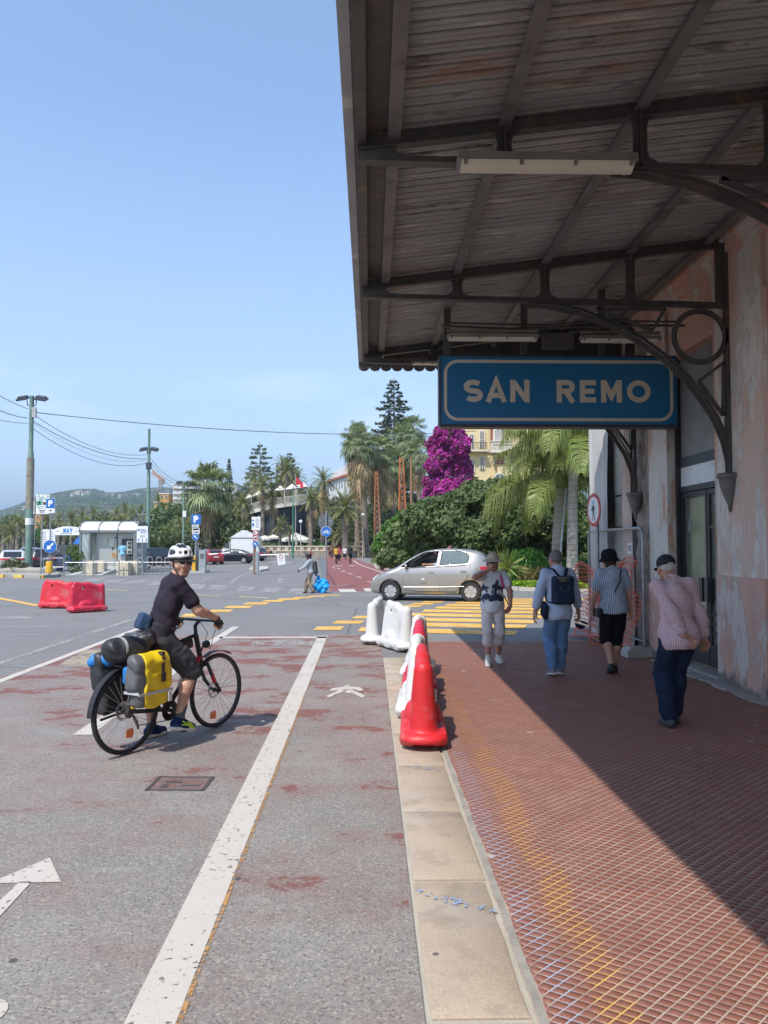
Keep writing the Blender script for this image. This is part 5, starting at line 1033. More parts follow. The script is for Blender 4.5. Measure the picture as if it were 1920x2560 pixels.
# old man in the black cap, hands clasped behind
b = skel(1.70, (.035, 0, .86), ((-.075, .0, .083), (.05, .16, .085)), ((.02, -.20, .80), (.33, .05, .70)), lean=11, roll=-1, hyaw=6, hpitch=-12, sw=.158, neckfwd=.05, elbow=((-.6, -1, 0), (1, -.4, .1)), fat=1.0, toes=((-.05, 1, 0), (.1, 1, 0)))
FP = gp(1692, 1815, .03)
p = person('old man in black cap and pink checked shirt walking away, one hand behind his back', b, (FP.x, FP.y, .03), R(2), sk=SKIN2, vox=.0078, hands=(dict(dirv=(.75, -.1, -.65), palm=(-.1, -1, -.1), curl=22), dict(dirv=(.1, .1, -1), palm=(-.7, -.6, 0), curl=42)))
def gingham(t, q):
 ux, uz = wrapuv(t, q); f = lambda v, n: t.ramp(t.math('FRACT', t.math('MULTIPLY', v, n)), [(.0, 0.), (.08, 1.), (.5, 1.), (.58, 0.)])
 a, c = f(ux, 60), f(uz, 60); m = t.math('MULTIPLY', t.math('ADD', a, c), .5)
 return t.mix(m, (.64, .57, .57), (.40, .17, .21))
CHK = m_weave('pink_gingham', gingham); JNS = m_weave('dark_jeans', lambda t, q: t.mix(t.noise(t.map(q, scale=(1, 1, .5)), 9, 6), (.006, .012, .03), (.022, .036, .068)))
s1 = torso_prims(b, .016) + [fell(b.tp(0, -.01, -.03), (.185, .14, .16), .06, b.T), fcap(b.tp(0, -.01, .1), b.tp(0, -.01, -.07), .135, .14, .06), fcut(b.tp(0, 0, -.15), b.T @ V((0, 0, -1)))]
solid('shirt', s1 + arm_prims(b, 0, .015, .8, loose=1.12) + arm_prims(b, 1, .015, .83, loose=1.12), .0085, CHK, p, fold=(.006, 17, .3))
for i in (0, 1): e_ = b.el[i].lerp(b.wr[i], .62); d = (b.wr[i] - b.el[i]).normalized(); solid('cuff', [fcap(e_, e_ + d * .05, .058, .056, .01)], .008, CHK, p, fold=(.004, 40))
solid('collar', [fcap(b.neck + V((-.04, -.025, -.03)), b.neck + V((.04, -.025, -.03)), .042, .042, .02)], .009, CHK, p)
solid('trousers', [fell(b.pel, (.16, .12, .13), .05)] + leg_prims(b, 0, .018, .98, loose=1.35) + leg_prims(b, 1, .018, .98, loose=1.35), .009, JNS, p, fold=(.0045, 22, 2.))
shoes(b, p, M('shoe_grey', (.06, .062, .065), .7, var=.3, vs=30), SOLEB)
solid('hair', hair_prims(b, 'crop', .975), .0085, M('white_hair', (.42, .39, .345), .8, bump=.5, bs=80), p)
CAP = M('cap_black', (.012, .012, .016), .8); cm = [fell(b.head + b.Hm @ V((0, -.015, .05)), (.087, .106, .085), .02, b.Hm), fcut(b.head + b.Hm @ V((0, 0, .0)), b.Hm @ V((0, .12, -1)))]; cm += [fell(b.head + b.Hm @ V((0, -.11, .02)), (.035, .03, .018), .006, b.Hm, 's')]
solid('cap', cm, .0075, CAP, p); mb = MB(); mb.prism([(.078 * math.sin(a), .06 + .10 * math.cos(a)) for a in np.linspace(-1.4, 1.4, 13)], .008, (V((0, 0, .02)), V((1, 0, 0)), V((0, .98, -.15)), V((0, .15, .98)))); hlink(b, 'cap_peak', mb, CAP, p); glasses(b, p, LENS)
# woman in bucket hat
b = skel(1.68, (0, 0, .875), ((-.055, -.03, .115), (.06, .17, .075)), ((-.285, .12, .74), (.27, .06, .72)), lean=3, roll=-2, hyaw=24, hpitch=-5, sw=.165, fat=1.08, toes=((.1, .9, -.3), (.05, 1, 0)), elbow=((-.7, -.8, 0), (.7, -.8, 0)))
FP = gp(1537, 1684, .03)
p = person('woman in black bucket hat, blue striped shirt and black knee shorts walking away', b, (FP.x, FP.y, .03), R(4), vox=.0085, hands=(dict(curl=38), dict(curl=35)))
STR = m_weave('blue_stripes', lambda t, q: t.mix(t.ramp(t.math('FRACT', t.math('MULTIPLY', wrapuv(t, q)[0], 46.)), [(.0, 0.), (.08, 1.), (.42, 1.), (.5, 0.)]), (.50, .54, .58), (.07, .14, .30)))
solid('shirt', torso_prims(b, .018) + [fcap(b.tp(0, -.005, .12), b.tp(0, -.01, -.03), .15, .165, .06), fcut(b.tp(0, 0, -.085), b.T @ V((0, 0, -1)))] + arm_prims(b, 0, .014, .33, loose=1.15) + arm_prims(b, 1, .014, .33, loose=1.15), .009, STR, p, fold=(.005, 20, 1.))
SHB = cloth('black_shorts', (.012, .012, .014)); sh = [fell(b.pel, (.175, .13, .14), .05)]
for i in (0, 1): sh += [fcap(b.hip[i], b.kn[i] + (b.an[i] - b.kn[i]) * .12, .105, .088, .03)]
solid('shorts', sh, .009, SHB, p, fold=(.004, 25, 3.)); shoes(b, p, M('sandal_black', (.015, .015, .017), .6), SOLEB, .15)
solid('hair', hair_prims(b, 'bob', 1.02), .009, M('dark_hair', (.022, .016, .012), .6, bump=.5, bs=80), p)
HATB = cloth('black_hat', (.012, .013, .018)); h_ = lambda x, y, z: b.head + b.Hm @ V((x, y, z))
solid('bucket_hat', [fell(h_(0, -.012, .06), (.094, .108, .085), .03, b.Hm), fcap(h_(0, -.01, .03), h_(0, -.01, .05), .1, .095, .03)], .009, HATB, p, fold=(.003, 30, 1)); mb = MB(); mb.lathe([(.092, .045), (.118, .01), (.15, -.028), (.153, -.026), (.12, .016), (.094, .052), (.092, .045)], 28, (0, -.012, 0)); hlink(b, 'hat_brim', mb, HATB, p, 80)
o = T('shoulder_bag', 'small dark bag on a brown cross strap worn by the woman in the bucket hat', 'bag', p.location, R(4)); mb = MB(); mb.tube([b.tp(.10, -.09, .525), b.tp(.06, -.148, .38), b.tp(-.04, -.146, .2), b.tp(-.16, -.10, .04), b.tp(-.2, .0, -.04)], .011, 6, True, .4); mb.build('strap', M('brown_leather', (.04, .022, .017), .5), o); solid('pouch', [fbox(b.tp(-.225, .03, -.06), (.04, .085, .06), .02, .02)], .01, M('black_leather', (.015, .015, .018), .4), o)
# man with backpack
b = skel(1.70, (0, 0, .875), ((-.085, .02, .105), (.075, .2, .085)), ((-.33, .05, .70), (.31, .07, .71)), lean=3, hyaw=22, hpitch=-6, sw=.172, toes=((0, 1, -.15), (0, 1, 0)), elbow=((-.8, -.8, 0), (.8, -.8, 0)))
FP = gp(1398, 1690, .03)
p = person('grey haired man in light blue shirt and jeans with a navy backpack, walking away', b, (FP.x, FP.y, .03), R(3), sk=SKIN2, vox=.0085, hands=(dict(curl=25), dict(curl=50)))
LBS = cloth('light_blue_shirt', (.40, .47, .60), var=.05); BJN = m_weave('blue_jeans', lambda t, q: t.mix(t.noise(t.map(q, scale=(1, 1, .4)), 7, 6), (.06, .13, .27), (.20, .32, .48)))
solid('shirt', torso_prims(b, .018) + [fcap(b.tp(0, -.005, .12), b.tp(0, -.005, -.06), .14, .16, .06), fcut(b.tp(0, 0, -.15), b.T @ V((0, 0, -1)))] + arm_prims(b, 0, .015, .82, loose=1.2) + arm_prims(b, 1, .015, .8, loose=1.2), .009, LBS, p, fold=(.006, 18, 2.))
solid('trousers', [fell(b.pel, (.158, .115, .13), .05)] + leg_prims(b, 0, .014, .98, loose=1.3) + leg_prims(b, 1, .014, .98, loose=1.3), .009, BJN, p, fold=(.0045, 24, .2)); shoes(b, p, M('shoe_greyblue', (.2, .2, .22), .8), SOLE)
solid('hair', hair_prims(b, 'crop', 1.03), .009, M('grey_hair', (.13, .125, .12), .75, bump=.6, bs=70, var=.2, vs=30), p); glasses(b, p, LENS)
o = T('backpack', 'navy and grey backpack on the back of the man in blue', 'backpack', p.location, R(3)); BPN = cloth('navy_nylon', (.018, .028, .055));
solid('bag', [fbox(b.tp(0, -.2, .25), (.14, .075, .185), .05, .04, b.T)], .01, BPN, o, fold=(.004, 18, 1)); solid('front_pocket', [fbox(b.tp(0, -.275, .17), (.115, .03, .1), .025, .03, b.T)], .01, BPN, o)
mb = MB(); mb.tube([b.tp(-.055, -.275, .3), b.tp(-.05, -.295, .24), b.tp(.05, -.295, .24), b.tp(.055, -.275, .3)], .013, 6, True, .5); mb.tube([b.tp(-.06, -.27, .42), b.tp(-.05, -.285, .36), b.tp(.05, -.285, .36), b.tp(.06, -.27, .42)], .012, 6, True, .5); mb.build('handle', M('khaki_web', (.12, .11, .085), .8), o)
mb = MB(); mb.box2((-.1, -.01, -.03), (.1, .01, .03)); mb.v = [tuple(b.tp(v[0], -.262 + v[1], .395 + v[2])) for v in mb.v]; mb.build('grey_panel', M('khaki_web', (.12, .11, .085)), o)
for x in (-.12, .12): mb = MB(); mb.tube([b.tp(x * .35, -.2, .43), b.tp(x * .75, -.1, .53), b.tp(x, .0, .55), b.tp(x * 1.1, .12, .42), b.tp(x * 1.15, .13, .25), b.tp(x * 1.3, -.02, .1), b.tp(x, -.15, .08)], .024, 6, True, .35); mb.build('strap', BPN, o)
o = T('held_cap', 'navy cap dangling from the right hand of the backpack man', 'cap', p.location, R(3)); w = b.wr[1]; solid('crown', [fell(w + V((.03, 0, -.17)), (.07, .085, .06), .01), fcut(w + V((0, 0, -.16)), (.3, 0, 1))], .009, BPN, o); solid('peak', [fell(w + V((.09, .03, -.15)), (.07, .05, .012), .01, rot3(20, 0, 25))], .009, BPN, o)
o = T('hip_bag', 'dark soft bag hanging by the left hip of the backpack man', 'bag', p.location, R(3)); solid('bag', [fbox(b.tp(-.2, -.02, -.02), (.03, .09, .1), .02, .03, rot3(0, 20))], .01, BPN, o)
# woman walking towards the camera
b = skel(1.62, (0, 0, .835), ((-.09, -.02, .10), (.10, .22, .082)), ((-.235, .16, .83), (.085, .17, 1.345)), lean=2, hyaw=5, hpitch=-3, sw=.16, fat=1.03, toes=((-.1, 1, -.1), (.1, 1, 0)), elbow=((-.9, -.5, 0), (1, .25, -.5)))
FP = gp(1238, 1662, .03)
p = person('woman in sun hat, palm print top and white capri trousers walking towards the camera', b, (FP.x, FP.y + .22, .03), R(180), sk=SKIN2, vox=.0085, hands=(dict(dirv=(.5, .4, -.6), palm=(.5, -.6, 0), curl=40), dict(dirv=(-.45, .1, .8), palm=(-.4, -.7, 0), curl=50)))
def palmprint(t, q):
 x, y, z = t.sep(q); n = t.noise(q, 13, 5, .6); n2 = t.noise(t.map(q, loc=(2, 2, 2)), 30, 4, .6)
 f = lambda z0, w: t.ramp(t.math('ADD', t.math('ABSOLUTE', t.math('SUBTRACT', z, z0)), t.math('MULTIPLY', t.math('SUBTRACT', n, .5), .26)), [(w, 1.), (w + .01, 0.)])
 g = t.ramp(t.math('ADD', t.math('ABSOLUTE', t.math('ADD', x, t.math('MULTIPLY', t.math('SUBTRACT', z, .9), .2))), t.math('MULTIPLY', t.math('SUBTRACT', n2, .5), .05)), [(.02, 1.), (.026, 0.)])
 zr = t.ramp(z, [(.0, 0.), (.1, 0.)])
 up = t.math('LESS_THAN', z, 1.14); m = t.math('MULTIPLY', t.math('MAXIMUM', t.math('MAXIMUM', f(1.09, .03), f(.94, .04)), t.math('MULTIPLY', g, t.math('GREATER_THAN', z, .93))), t.math('LESS_THAN', z, 1.2))
 m = t.math('MULTIPLY', m, t.math('GREATER_THAN', y, -.03)); m = t.math('MULTIPLY', m, t.math('LESS_THAN', t.math('ABSOLUTE', x), .17))
 return t.mix(m, (.60, .61, .63), t.mix(n2, (.015, .022, .04), (.06, .08, .12)))
PPR = m_weave('palm_print', palmprint); CAPRI = cloth('white_capri', (.58, .53, .51), var=.05)
solid('top', torso_prims(b, .015) + [fcap(b.tp(0, 0, .1), b.tp(0, .0, -.04), .14, .152, .06), fcut(b.tp(0, 0, -.1), b.T @ V((0, 0, -1))), fcap(b.tp(0, .14, .56), b.tp(0, .13, .42), .075, .012, .01, 's')] + arm_prims(b, 0, .018, .28, loose=1.3) + arm_prims(b, 1, .018, .28, loose=1.3), .009, PPR, p, fold=(.004, 22, 1.4))
sh = [fell(b.pel, (.16, .12, .13), .05)]
for i in (0, 1): sh += [fcap(b.hip[i], b.kn[i], .092, .074, .03), fcap(b.kn[i], b.kn[i].lerp(b.an[i], .38), .074, .071, .03)]
solid('trousers', sh, .009, CAPRI, p, fold=(.005, 26, .9)); shoes(b, p, SHOEW, SOLE)
for i in (0, 1): solid('sock', [fcap(b.an[i] + V((0, 0, .03)), b.an[i] + V((0, 0, .0)), .04, .042, .01)], .009, SHOEW, p)
solid('hair', hair_prims(b, 'bob', 1.0), .009, M('brown_hair', (.07, .04, .025), .6, bump=.5, bs=80), p); glasses(b, p, LENS)
STRAW = M('straw', (.42, .34, .24), .85, var=.1, vs=30, bump=.4, bs=120); h_ = lambda x, y, z: b.head + b.Hm @ (V((x, y, z)) * b.s)
solid('hat_crown', [fell(h_(0, -.01, .075), (.088, .103, .08), .03, b.Hm), fcut(h_(0, 0, .045), b.Hm @ V((0, 0, -1)))], .009, STRAW, p); mb = MB(); mb.lathe([(.08, .058), (.12, .05), (.165, .022), (.168, .026), (.12, .058), (.08, .066), (.08, .058)], 30, (0, -.01, 0)); hlink(b, 'hat_brim', mb, STRAW, p, 80)
rm = MB(); rm.tube([(-.02, .0885, -.067), (0, .0905, -.066), (.02, .0885, -.067)], .0036, 5); hlink(b, 'mouth', rm, LIPS, p)
o = T('shoulder_strap_bag', 'pink strap over the left shoulder of the sun hat woman, bag end at her hip', 'bag', p.location, R(180)); mb = MB(); mb.tube([b.tp(-.09, -.12, .35), b.tp(-.115, -.04, .535), b.tp(-.115, .06, .5), b.tp(-.13, .115, .4), b.tp(-.16, .1, .28)], .016, 6, True, .4); mb.build('strap', M('magenta', (.45, .03, .17), .6), o); mb = MB(); mb.tube([b.tp(-.2, -.1, .14), b.tp(-.26, -.02, .0), b.tp(-.275, .0, -.1)], .012, 6, True, .5); mb.build('strap_end', M('maroon', (.2, .03, .05)), o)
# ================================================================ VEGETATION
def m_leaf(name, a, b, tr=.25, rough=.55, vs=1.4, c3=None):
 t = NT(name); p = t.obj(); oi = t.n('ObjectInfo').outputs['Random']
 n = t.noise(p, vs, 4); n2 = t.n('TexWhiteNoise', None, Vector=t.map(p, scale=(7, 7, 7))).outputs[0]
 f = t.math('ADD', t.math('MULTIPLY', t.ramp(n, [(.3, 0.), (.7, 1.)]), .65), t.math('MULTIPLY', t.noise(p, 17, 2), .35))
 c = t.mix(f, a, b)
 if c3: c = t.mix(t.ramp(t.noise(t.map(p, loc=(5, 5, 5)), vs * 1.7, 5), [(.52, 0.), (.68, .85)]), c, c3)
 hv = t.n('HueSaturation', None, Color=c, Hue=t.math('ADD', t.math('MULTIPLY', oi, .04), .48), Value=t.math('ADD', t.math('MULTIPLY', oi, .5), .75))
 t.P(Base_Color=hv.outputs[0], Roughness=rough); t.b.inputs['Specular IOR Level'].default_value = .35
 ts = t.n('BsdfTranslucent', None, Color=t.mix(1., hv.outputs[0], (1.5, 1.6, .6), 'MULTIPLY')); ms = t.n('MixShader', None, i0=tr, i1=t.b.outputs[0], i2=ts.outputs[0]); t.t.links.new(ms.outputs[0], t.out.inputs[0])
 return t.m
LF_D = m_leaf('leaf_dark', (.05, .08, .028), (.15, .19, .068)); LF_M = m_leaf('leaf_mid', (.05, .10, .028), (.13, .22, .058)); LF_B = m_leaf('leaf_bright', (.05, .13, .02), (.13, .25, .045)); LF_G = m_leaf('leaf_grey', (.07, .09, .045), (.17, .2, .10))
LF_P = m_leaf('palm_leaf', (.12, .14, .055), (.28, .285, .115), .22, .5, 2.5, (.25, .22, .09)); LF_Q = m_leaf('queen_palm_leaf', (.11, .15, .035), (.27, .31, .085), .28, .45, 2., (.27, .25, .09)); LF_F = m_leaf('fan_palm_leaf', (.14, .18, .085), (.30, .34, .17), .2, .5, 2.); DEAD = m_leaf('dead_frond', (.25, .18, .10), (.50, .39, .22), .15, .8, 2.)
BOUG = m_leaf('bougainvillea', (.28, .018, .22), (.52, .05, .42), .3, .6, .9, (.16, .015, .10)); FIR = m_leaf('araucaria', (.045, .065, .038), (.12, .145, .075), .1, .6, .5); REDL = m_leaf('red_leaf', (.1, .012, .015), (.22, .03, .03))
BARK = M('bark', (.16, .12, .09), .9, var=.3, vs=5, bump=.6, bs=25); PBARK = M('palm_bark', (.23, .19, .155), .9, var=.3, vs=3, bump=.8, bs=18, col2=(.12, .09, .07));
def m_qbark():
 t = NT('queen_palm_bark'); p = t.obj(); z = t.sep(p)[2]; r = t.math('FRACT', t.math('ADD', t.math('MULTIPLY', z, 4.2), t.math('MULTIPLY', t.noise(p, 2, 3), .8)))
 c = t.mix(t.noise(t.map(p, scale=(6, 6, 1)), 3, 6, .65), (.26, .23, .20), (.48, .44, .38)); c = t.mix(t.ramp(r, [(0., .85), (.12, 0.), (.9, 0.), (1., .6)]), c, (.15, .12, .10)); c = t.mix(t.ramp(t.noise(p, 3, 5), [(.55, 0.), (.65, .5)]), c, (.20, .15, .10)); t.P(Base_Color=c, Roughness=.9); t.bump(t.math('ADD', r, t.noise(p, 20, 4)), .7, .02); return t.m
QBARK = m_qbark()
def leafcloud(clumps, n, size, seed=0, inner=.25, aspect=.55, flat=.35):
 g = np.random.RandomState(seed); C_ = np.array(clumps, float); w = C_[:, 3] * C_[:, 4] + C_[:, 4] * C_[:, 5] + C_[:, 3] * C_[:, 5]; k = g.choice(len(C_), n, p=w / w.sum())
 d = g.randn(n, 3); d /= np.linalg.norm(d, axis=1)[:, None]; r = np.where(g.rand(n) < inner, g.uniform(.45, .85, n), g.uniform(.84, 1.04, n))
 bump = 1 + .13 * np.sin(d[:, 0] * 7 + k * 2.1) * np.sin(d[:, 2] * 6 + k) + .06 * np.sin(d[:, 1] * 15 + k * 3)
 p = C_[k, :3] + d * C_[k, 3:] * (r * bump)[:, None]
 ins = np.zeros(n, bool)
 for q in range(len(C_)):
  m = ((p - C_[q, :3]) / (C_[q, 3:] * .8)); ins |= (np.linalg.norm(m, axis=1) < 1) & (k != q)
 keep = ~(ins & (g.rand(n) < .85)) & (p[:, 2] > .02); p, d, n = p[keep], d[keep], keep.sum()
 nn = d + g.randn(n, 3) * .65 + np.array([0, 0, flat]); nn /= np.linalg.norm(nn, axis=1)[:, None]
 a = np.cross(nn, g.randn(n, 3)); a /= np.linalg.norm(a, axis=1)[:, None]; b = np.cross(nn, a); s = size * g.uniform(.6, 1.35, n)[:, None]
 vs = np.stack([p - a * s, p + b * s * aspect, p + a * s, p - b * s * aspect], 1).reshape(-1, 3)
 return vs, np.arange(len(vs)).reshape(-1, 4)
def cloud_mesh(name, clumps, n, size, mat, seed=0, **k):
 vs, fs = leafcloud(clumps, n, size, seed, **k); return np_mesh(name, vs, fs, mat, False)
def plant(name, label, cat, loc, clumps, n, size, mat, seed=0, group=None, part='crown', trunk=None, **k):
 o = T(name, label, cat, loc, 0, group); link(part, cloud_mesh(part, clumps, n, size, mat, seed, **k), o)
 if trunk:
  m = MB(); h, r = trunk; m.tube([(0, 0, -.1), (.05, .03, h * .5), (0, 0, h)], [r, r * .8, r * .6], 8)
  for q in range(4): a = q * 1.7 + seed; m.tube([(0, 0, h * .75), (math.cos(a) * h * .25, math.sin(a) * h * .25, h * 1.1)], [r * .5, r * .25], 6)
  m.build('trunk', BARK, o, smooth=60)
 return o
def feather(L_, el0, droop, nl=34, ll=.55, hang=.35, w=.02, seed=0, arch=1.0):
 """a feather frond along +X: midrib and leaflets; el0 = starting angle, droop = how far it bends over"""
 g = random.Random(seed); pts = []; p = V((0, 0, 0)); N_ = 14
 for i in range(N_ + 1):
  pts.append(p.copy()); u = i / N_; e_ = R(el0 - droop * u ** arch); p = p + V((math.cos(e_), 0, math.sin(e_))) * (L_ / N_)
 mb = MB(); mb.tube(pts[::2], [.022 * L_ / 3 * (1 - .8 * i / 7) for i in range(8)], 4, False)
 for k in range(nl):
  u = .12 + .88 * (k + .5) / nl; f = u * N_; i = min(int(f), N_ - 1); q = pts[i].lerp(pts[i + 1], f - i); t_ = (pts[i + 1] - pts[i]).normalized()
  l_ = ll * (math.sin(PI * min(1, u * .86 + .12)) ** .6) * g.uniform(.85, 1.1)
  for s in (-1, 1):
   up = V((-t_.z, 0, t_.x)); fw = g.uniform(.35, .6); d = (t_ * fw + V((0, s, 0)) * .9 + up * g.uniform(-.05, .35)).normalized(); m = q + d * l_ * .5; e = q + d * l_ * (.95 - hang * .25) + V((0, 0, -hang * l_ * g.uniform(.8, 1.3)))
   wd_ = (t_ - d * t_.dot(d)).normalized() * w
   mb.add([q - wd_ * .5, q + wd_ * .5, m + wd_, m - wd_, e], [(0, 1, 2, 3), (3, 2, 4)])
 return mb
def fanleaf(L_, el0, droop, r=.9, seed=0, nb=22, dead=False):
 g = random.Random(seed); pts = []; p = V((0, 0, 0))
 for i in range(6):
  pts.append(p.copy()); e_ = R(el0 - droop * (i / 5)); p = p + V((math.cos(e_), 0, math.sin(e_))) * (L_ / 5)
 mb = MB(); mb.tube(pts, [.03, .026, .022, .02, .018, .014], 4, False)
 c = pts[-1]; t_ = (pts[-1] - pts[-2]).normalized(); up = V((-t_.z, 0, t_.x)); y = V((0, 1, 0))
 for k in range(nb):
  a = R(-125 + 250 * (k + .5) / nb); rr_ = r * (1 - .25 * (abs(a) / R(125)) ** 2) * g.uniform(.9, 1.08); d = t_ * math.cos(a) + y * math.sin(a) + up * g.uniform(-.12, .12) - up * .15 * math.cos(a)
  n_ = (t_ * -math.sin(a) + y * math.cos(a)) * (r * .052); m = c + d * rr_ * .62; dr = (.55 if dead else .34) * rr_ * g.uniform(.6, 1.4); e = c + d * rr_ * .95 + V((0, 0, -dr))
  mb.add([c, m - n_, m + n_, e], [(0, 1, 3, 2)])
 return mb
FROND = {}
def frond_set(kind, mat, make):
 if kind not in FROND: FROND[kind] = [m.mesh('frond', mat) for m in make()]
 return FROND[kind]
def fs_canary(): return [feather(3.3, e, d, 30, .5, .18, .034, i, 1.3) for i, (e, d) in enumerate(((80, 40), (64, 55), (45, 62), (25, 66), (2, 60), (-20, 45)))]
def fs_date(): return [feather(2.9, e, d, 26, .42, .25, .036, 9 + i, 1.2) for i, (e, d) in enumerate(((75, 55), (55, 75), (35, 85), (10, 75), (-15, 55)))]
def fs_queen(): return [feather(4.2, e, d, 72, .95, .95, .024, 20 + i, 1.25) for i, (e, d) in enumerate(((80, 75), (66, 105), (52, 125), (35, 125), (15, 100)))]
def fs_fan(): return [fanleaf(1.5, e, d, 1.25, 40 + i) for i, (e, d) in enumerate(((82, 15), (62, 30), (42, 45), (20, 50), (2, 45), (-15, 40)))]
def fs_dead(): return [fanleaf(1.15, e, d, 1.0, 60 + i, 16, True) for i, (e, d) in enumerate(((-35, 40), (-55, 30), (-68, 20)))]
def palm(name, label, base, h, kind, sc=1.0, seed=0, group=None, n=34, tr=.28, skirt=0, top=None, lean=(0, 0), flare=1.25, bark=None, sks=None):
 g = random.Random(seed); o = T(name, label, 'palm tree', base, 0, group)
 lx, ly = lean; P_ = lambda u: V((lx * u * u, ly * u * u, h * u)); m = MB(); seg = 9
 m.tube([P_(i / seg) + V((0, 0, -.2 if i == 0 else 0)) for i in range(seg + 1)], [tr * (flare if i == 0 else (1.08 if i == 1 else 1.0 - .18 * i / seg)) for i in range(seg + 1)], 12)
 if kind != 'queen':
  for i in range(int(h * 5)):
   u = (i + .5) / int(h * 5);
   if u < .25: continue
   q = P_(u); a = i * 2.4; r_ = tr * (1 - .18 * u); d = V((math.cos(a), math.sin(a), 0)); m.add([q + d * r_ * .9 + V((-d.y, d.x, 0)) * .09, q + d * r_ * .9 - V((-d.y, d.x, 0)) * .09, q + d * (r_ + .07) + V((0, 0, .16))], [(0, 1, 2)])
 m.build('trunk', bark or PBARK, o, smooth=60)
 c = P_(1.0); mats = {'fan': (LF_F, fs_fan), 'canary': (LF_P, fs_canary), 'date': (LF_P, fs_date), 'queen': (LF_Q, fs_queen)}[kind]; fr = frond_set(kind, mats[0], mats[1])
 for k in range(n):
  u = (k + .5) / n; i = min(int(u * len(fr)), len(fr) - 1); a = k * 2.39996 + g.uniform(-.25, .25); s = sc * g.uniform(.85, 1.1)
  f = link('frond', fr[i], o, loc=c + V((0, 0, sc * .25 * (1 - u))), rot=(g.uniform(-.12, .12), g.uniform(-.1, .1), a)); f.scale = (s, s, s)
 if skirt:
  dd = frond_set('dead', DEAD, fs_dead)
  for k in range(skirt):
   u = k / skirt; a = k * 2.4 + .5; f = link('dead_frond', dd[min(int(u * 3), 2)], o, loc=P_(1 - .02 - u * min(.3, 2.6 * (sks or sc) / h)) , rot=(g.uniform(-.2, .2), g.uniform(-.2, .2), a)); s = (sks or sc) * g.uniform(.8, 1.15); f.scale = (s, s, s)
 return o
# terrain behind the balustrade
def tz(x, y):
 a = max(0, y - 128); return min(a * .11, 7 + a * .03) * min(1, max(0, (x + 62) / 25)) if a > 0 else 0.0
nx_, ny_ = 40, 34; vs = [];
for j in range(ny_ + 1):
 for i in range(nx_ + 1):
  x, y = -75 + 190 * i / nx_, 127 + 330 * (j / ny_) ** 1.3; vs.append((x, y, tz(x, y) + .6 * noise.noise((x * .08, y * .08, 0)) * min(1, max(0, (y - 135) / 20)) - .02))
MB().add(vs, [(j * (nx_ + 1) + i, j * (nx_ + 1) + i + 1, (j + 1) * (nx_ + 1) + i + 1, (j + 1) * (nx_ + 1) + i) for j in range(ny_) for i in range(nx_)]).build('garden_slope', M('slope_green', (.07, .085, .03), .95, var=.3, vs=.3, world=True, col2=(.14, .11, .07)), smooth=80, kind='structure')
# the far hill, with its terraces
def ridge(px):
 xs = [-400, -150, 0, 60, 120, 170, 200, 235, 265, 300, 340, 390, 450, 520, 640, 800, 1100]; ysn = [1330, 1300, 1280, 1259, 1245, 1232, 1227, 1226, 1233, 1232, 1231, 1228, 1232, 1228, 1222, 1225, 1240]
 return float(np.interp(px, xs, ysn))
vs = []; NI, NJ = 150, 44
for j in range(NJ + 1):
 for i in range(NI + 1):
  px = -500 + 1700 * i / NI; u = j / NJ; Y = 700 + 1500 * u; top = at(px, ridge(px), 1900).z; p = at(px, 1366, Y)
  prof = (max(0, u) ** .85) if u < .8 else 1 - .35 * ((u - .8) / .2); n_ = noise.noise((p.x * .006, Y * .006, 1)) * 14 + noise.noise((p.x * .02, Y * .02, 3)) * 5
  st = math.floor(prof * 16) / 16 * .4 + prof * .6 if (px > 150) else prof
  vs.append((p.x, Y, top * st * 1.13 + n_ * min(1, u * 4) * 1.1 * (1 - .5 * u) - 2))
def m_hill():
 t = NT('hill_scrub'); p = t.pos(); n = t.noise(p, .012, 8, .65); n2 = t.noise(t.map(p, scale=(1, 1, 5)), .03, 6, .7); c = t.mix(t.ramp(n, [(.35, 0.), (.6, 1.)]), (.03, .05, .02), (.075, .095, .04))
 c = t.mix(t.ramp(n2, [(.46, 0.), (.6, .85)]), c, (.24, .22, .15)); c = t.mix(t.ramp(t.noise(p, .1, 4), [(.4, 0.), (.6, .6)]), c, (.025, .045, .018)); t.P(Base_Color=c, Roughness=1.); t.b.inputs['Specular IOR Level'].default_value = 0; return t.m
MB().add(vs, [(j * (NI + 1) + i, j * (NI + 1) + i + 1, (j + 1) * (NI + 1) + i + 1, (j + 1) * (NI + 1) + i) for j in range(NJ) for i in range(NI)]).build('hill', m_hill(), smooth=80, kind='structure')
cl = []; g = random.Random(31)
for k in range(420):
 px = g.uniform(-60, 760); u = g.uniform(.25, .82); Y = 700 + 1500 * u; top = at(px, ridge(px), 1900).z; p = at(px, 1366, Y); s = g.uniform(5, 11); cl.append((p.x, Y, top * 1.13 * u ** .85 - 3 + s * .4, s * 1.1, s, s * .8))
for k in range(70):
 px = g.choice([g.uniform(60, 200), g.uniform(175, 260), g.uniform(0, 460)]); Y = 1895; p = at(px, 1366, Y); s = g.uniform(2, 4.5); cl.append((p.x, Y, at(px, ridge(px), 1900).z + s * .1, s, s, s))
link('hill_trees', cloud_mesh('hill_trees', cl, 26000, 2.0, LF_D, 3), kind='stuff')
WALLW = M('house_white', (.66, .63, .57), .9, var=.08, vs=.6); TERRA = M('roof_tiles', (.42, .13, .065), .85, var=.2, vs=2); SHUT = M('shutter_dark', (.05, .06, .07), .5)
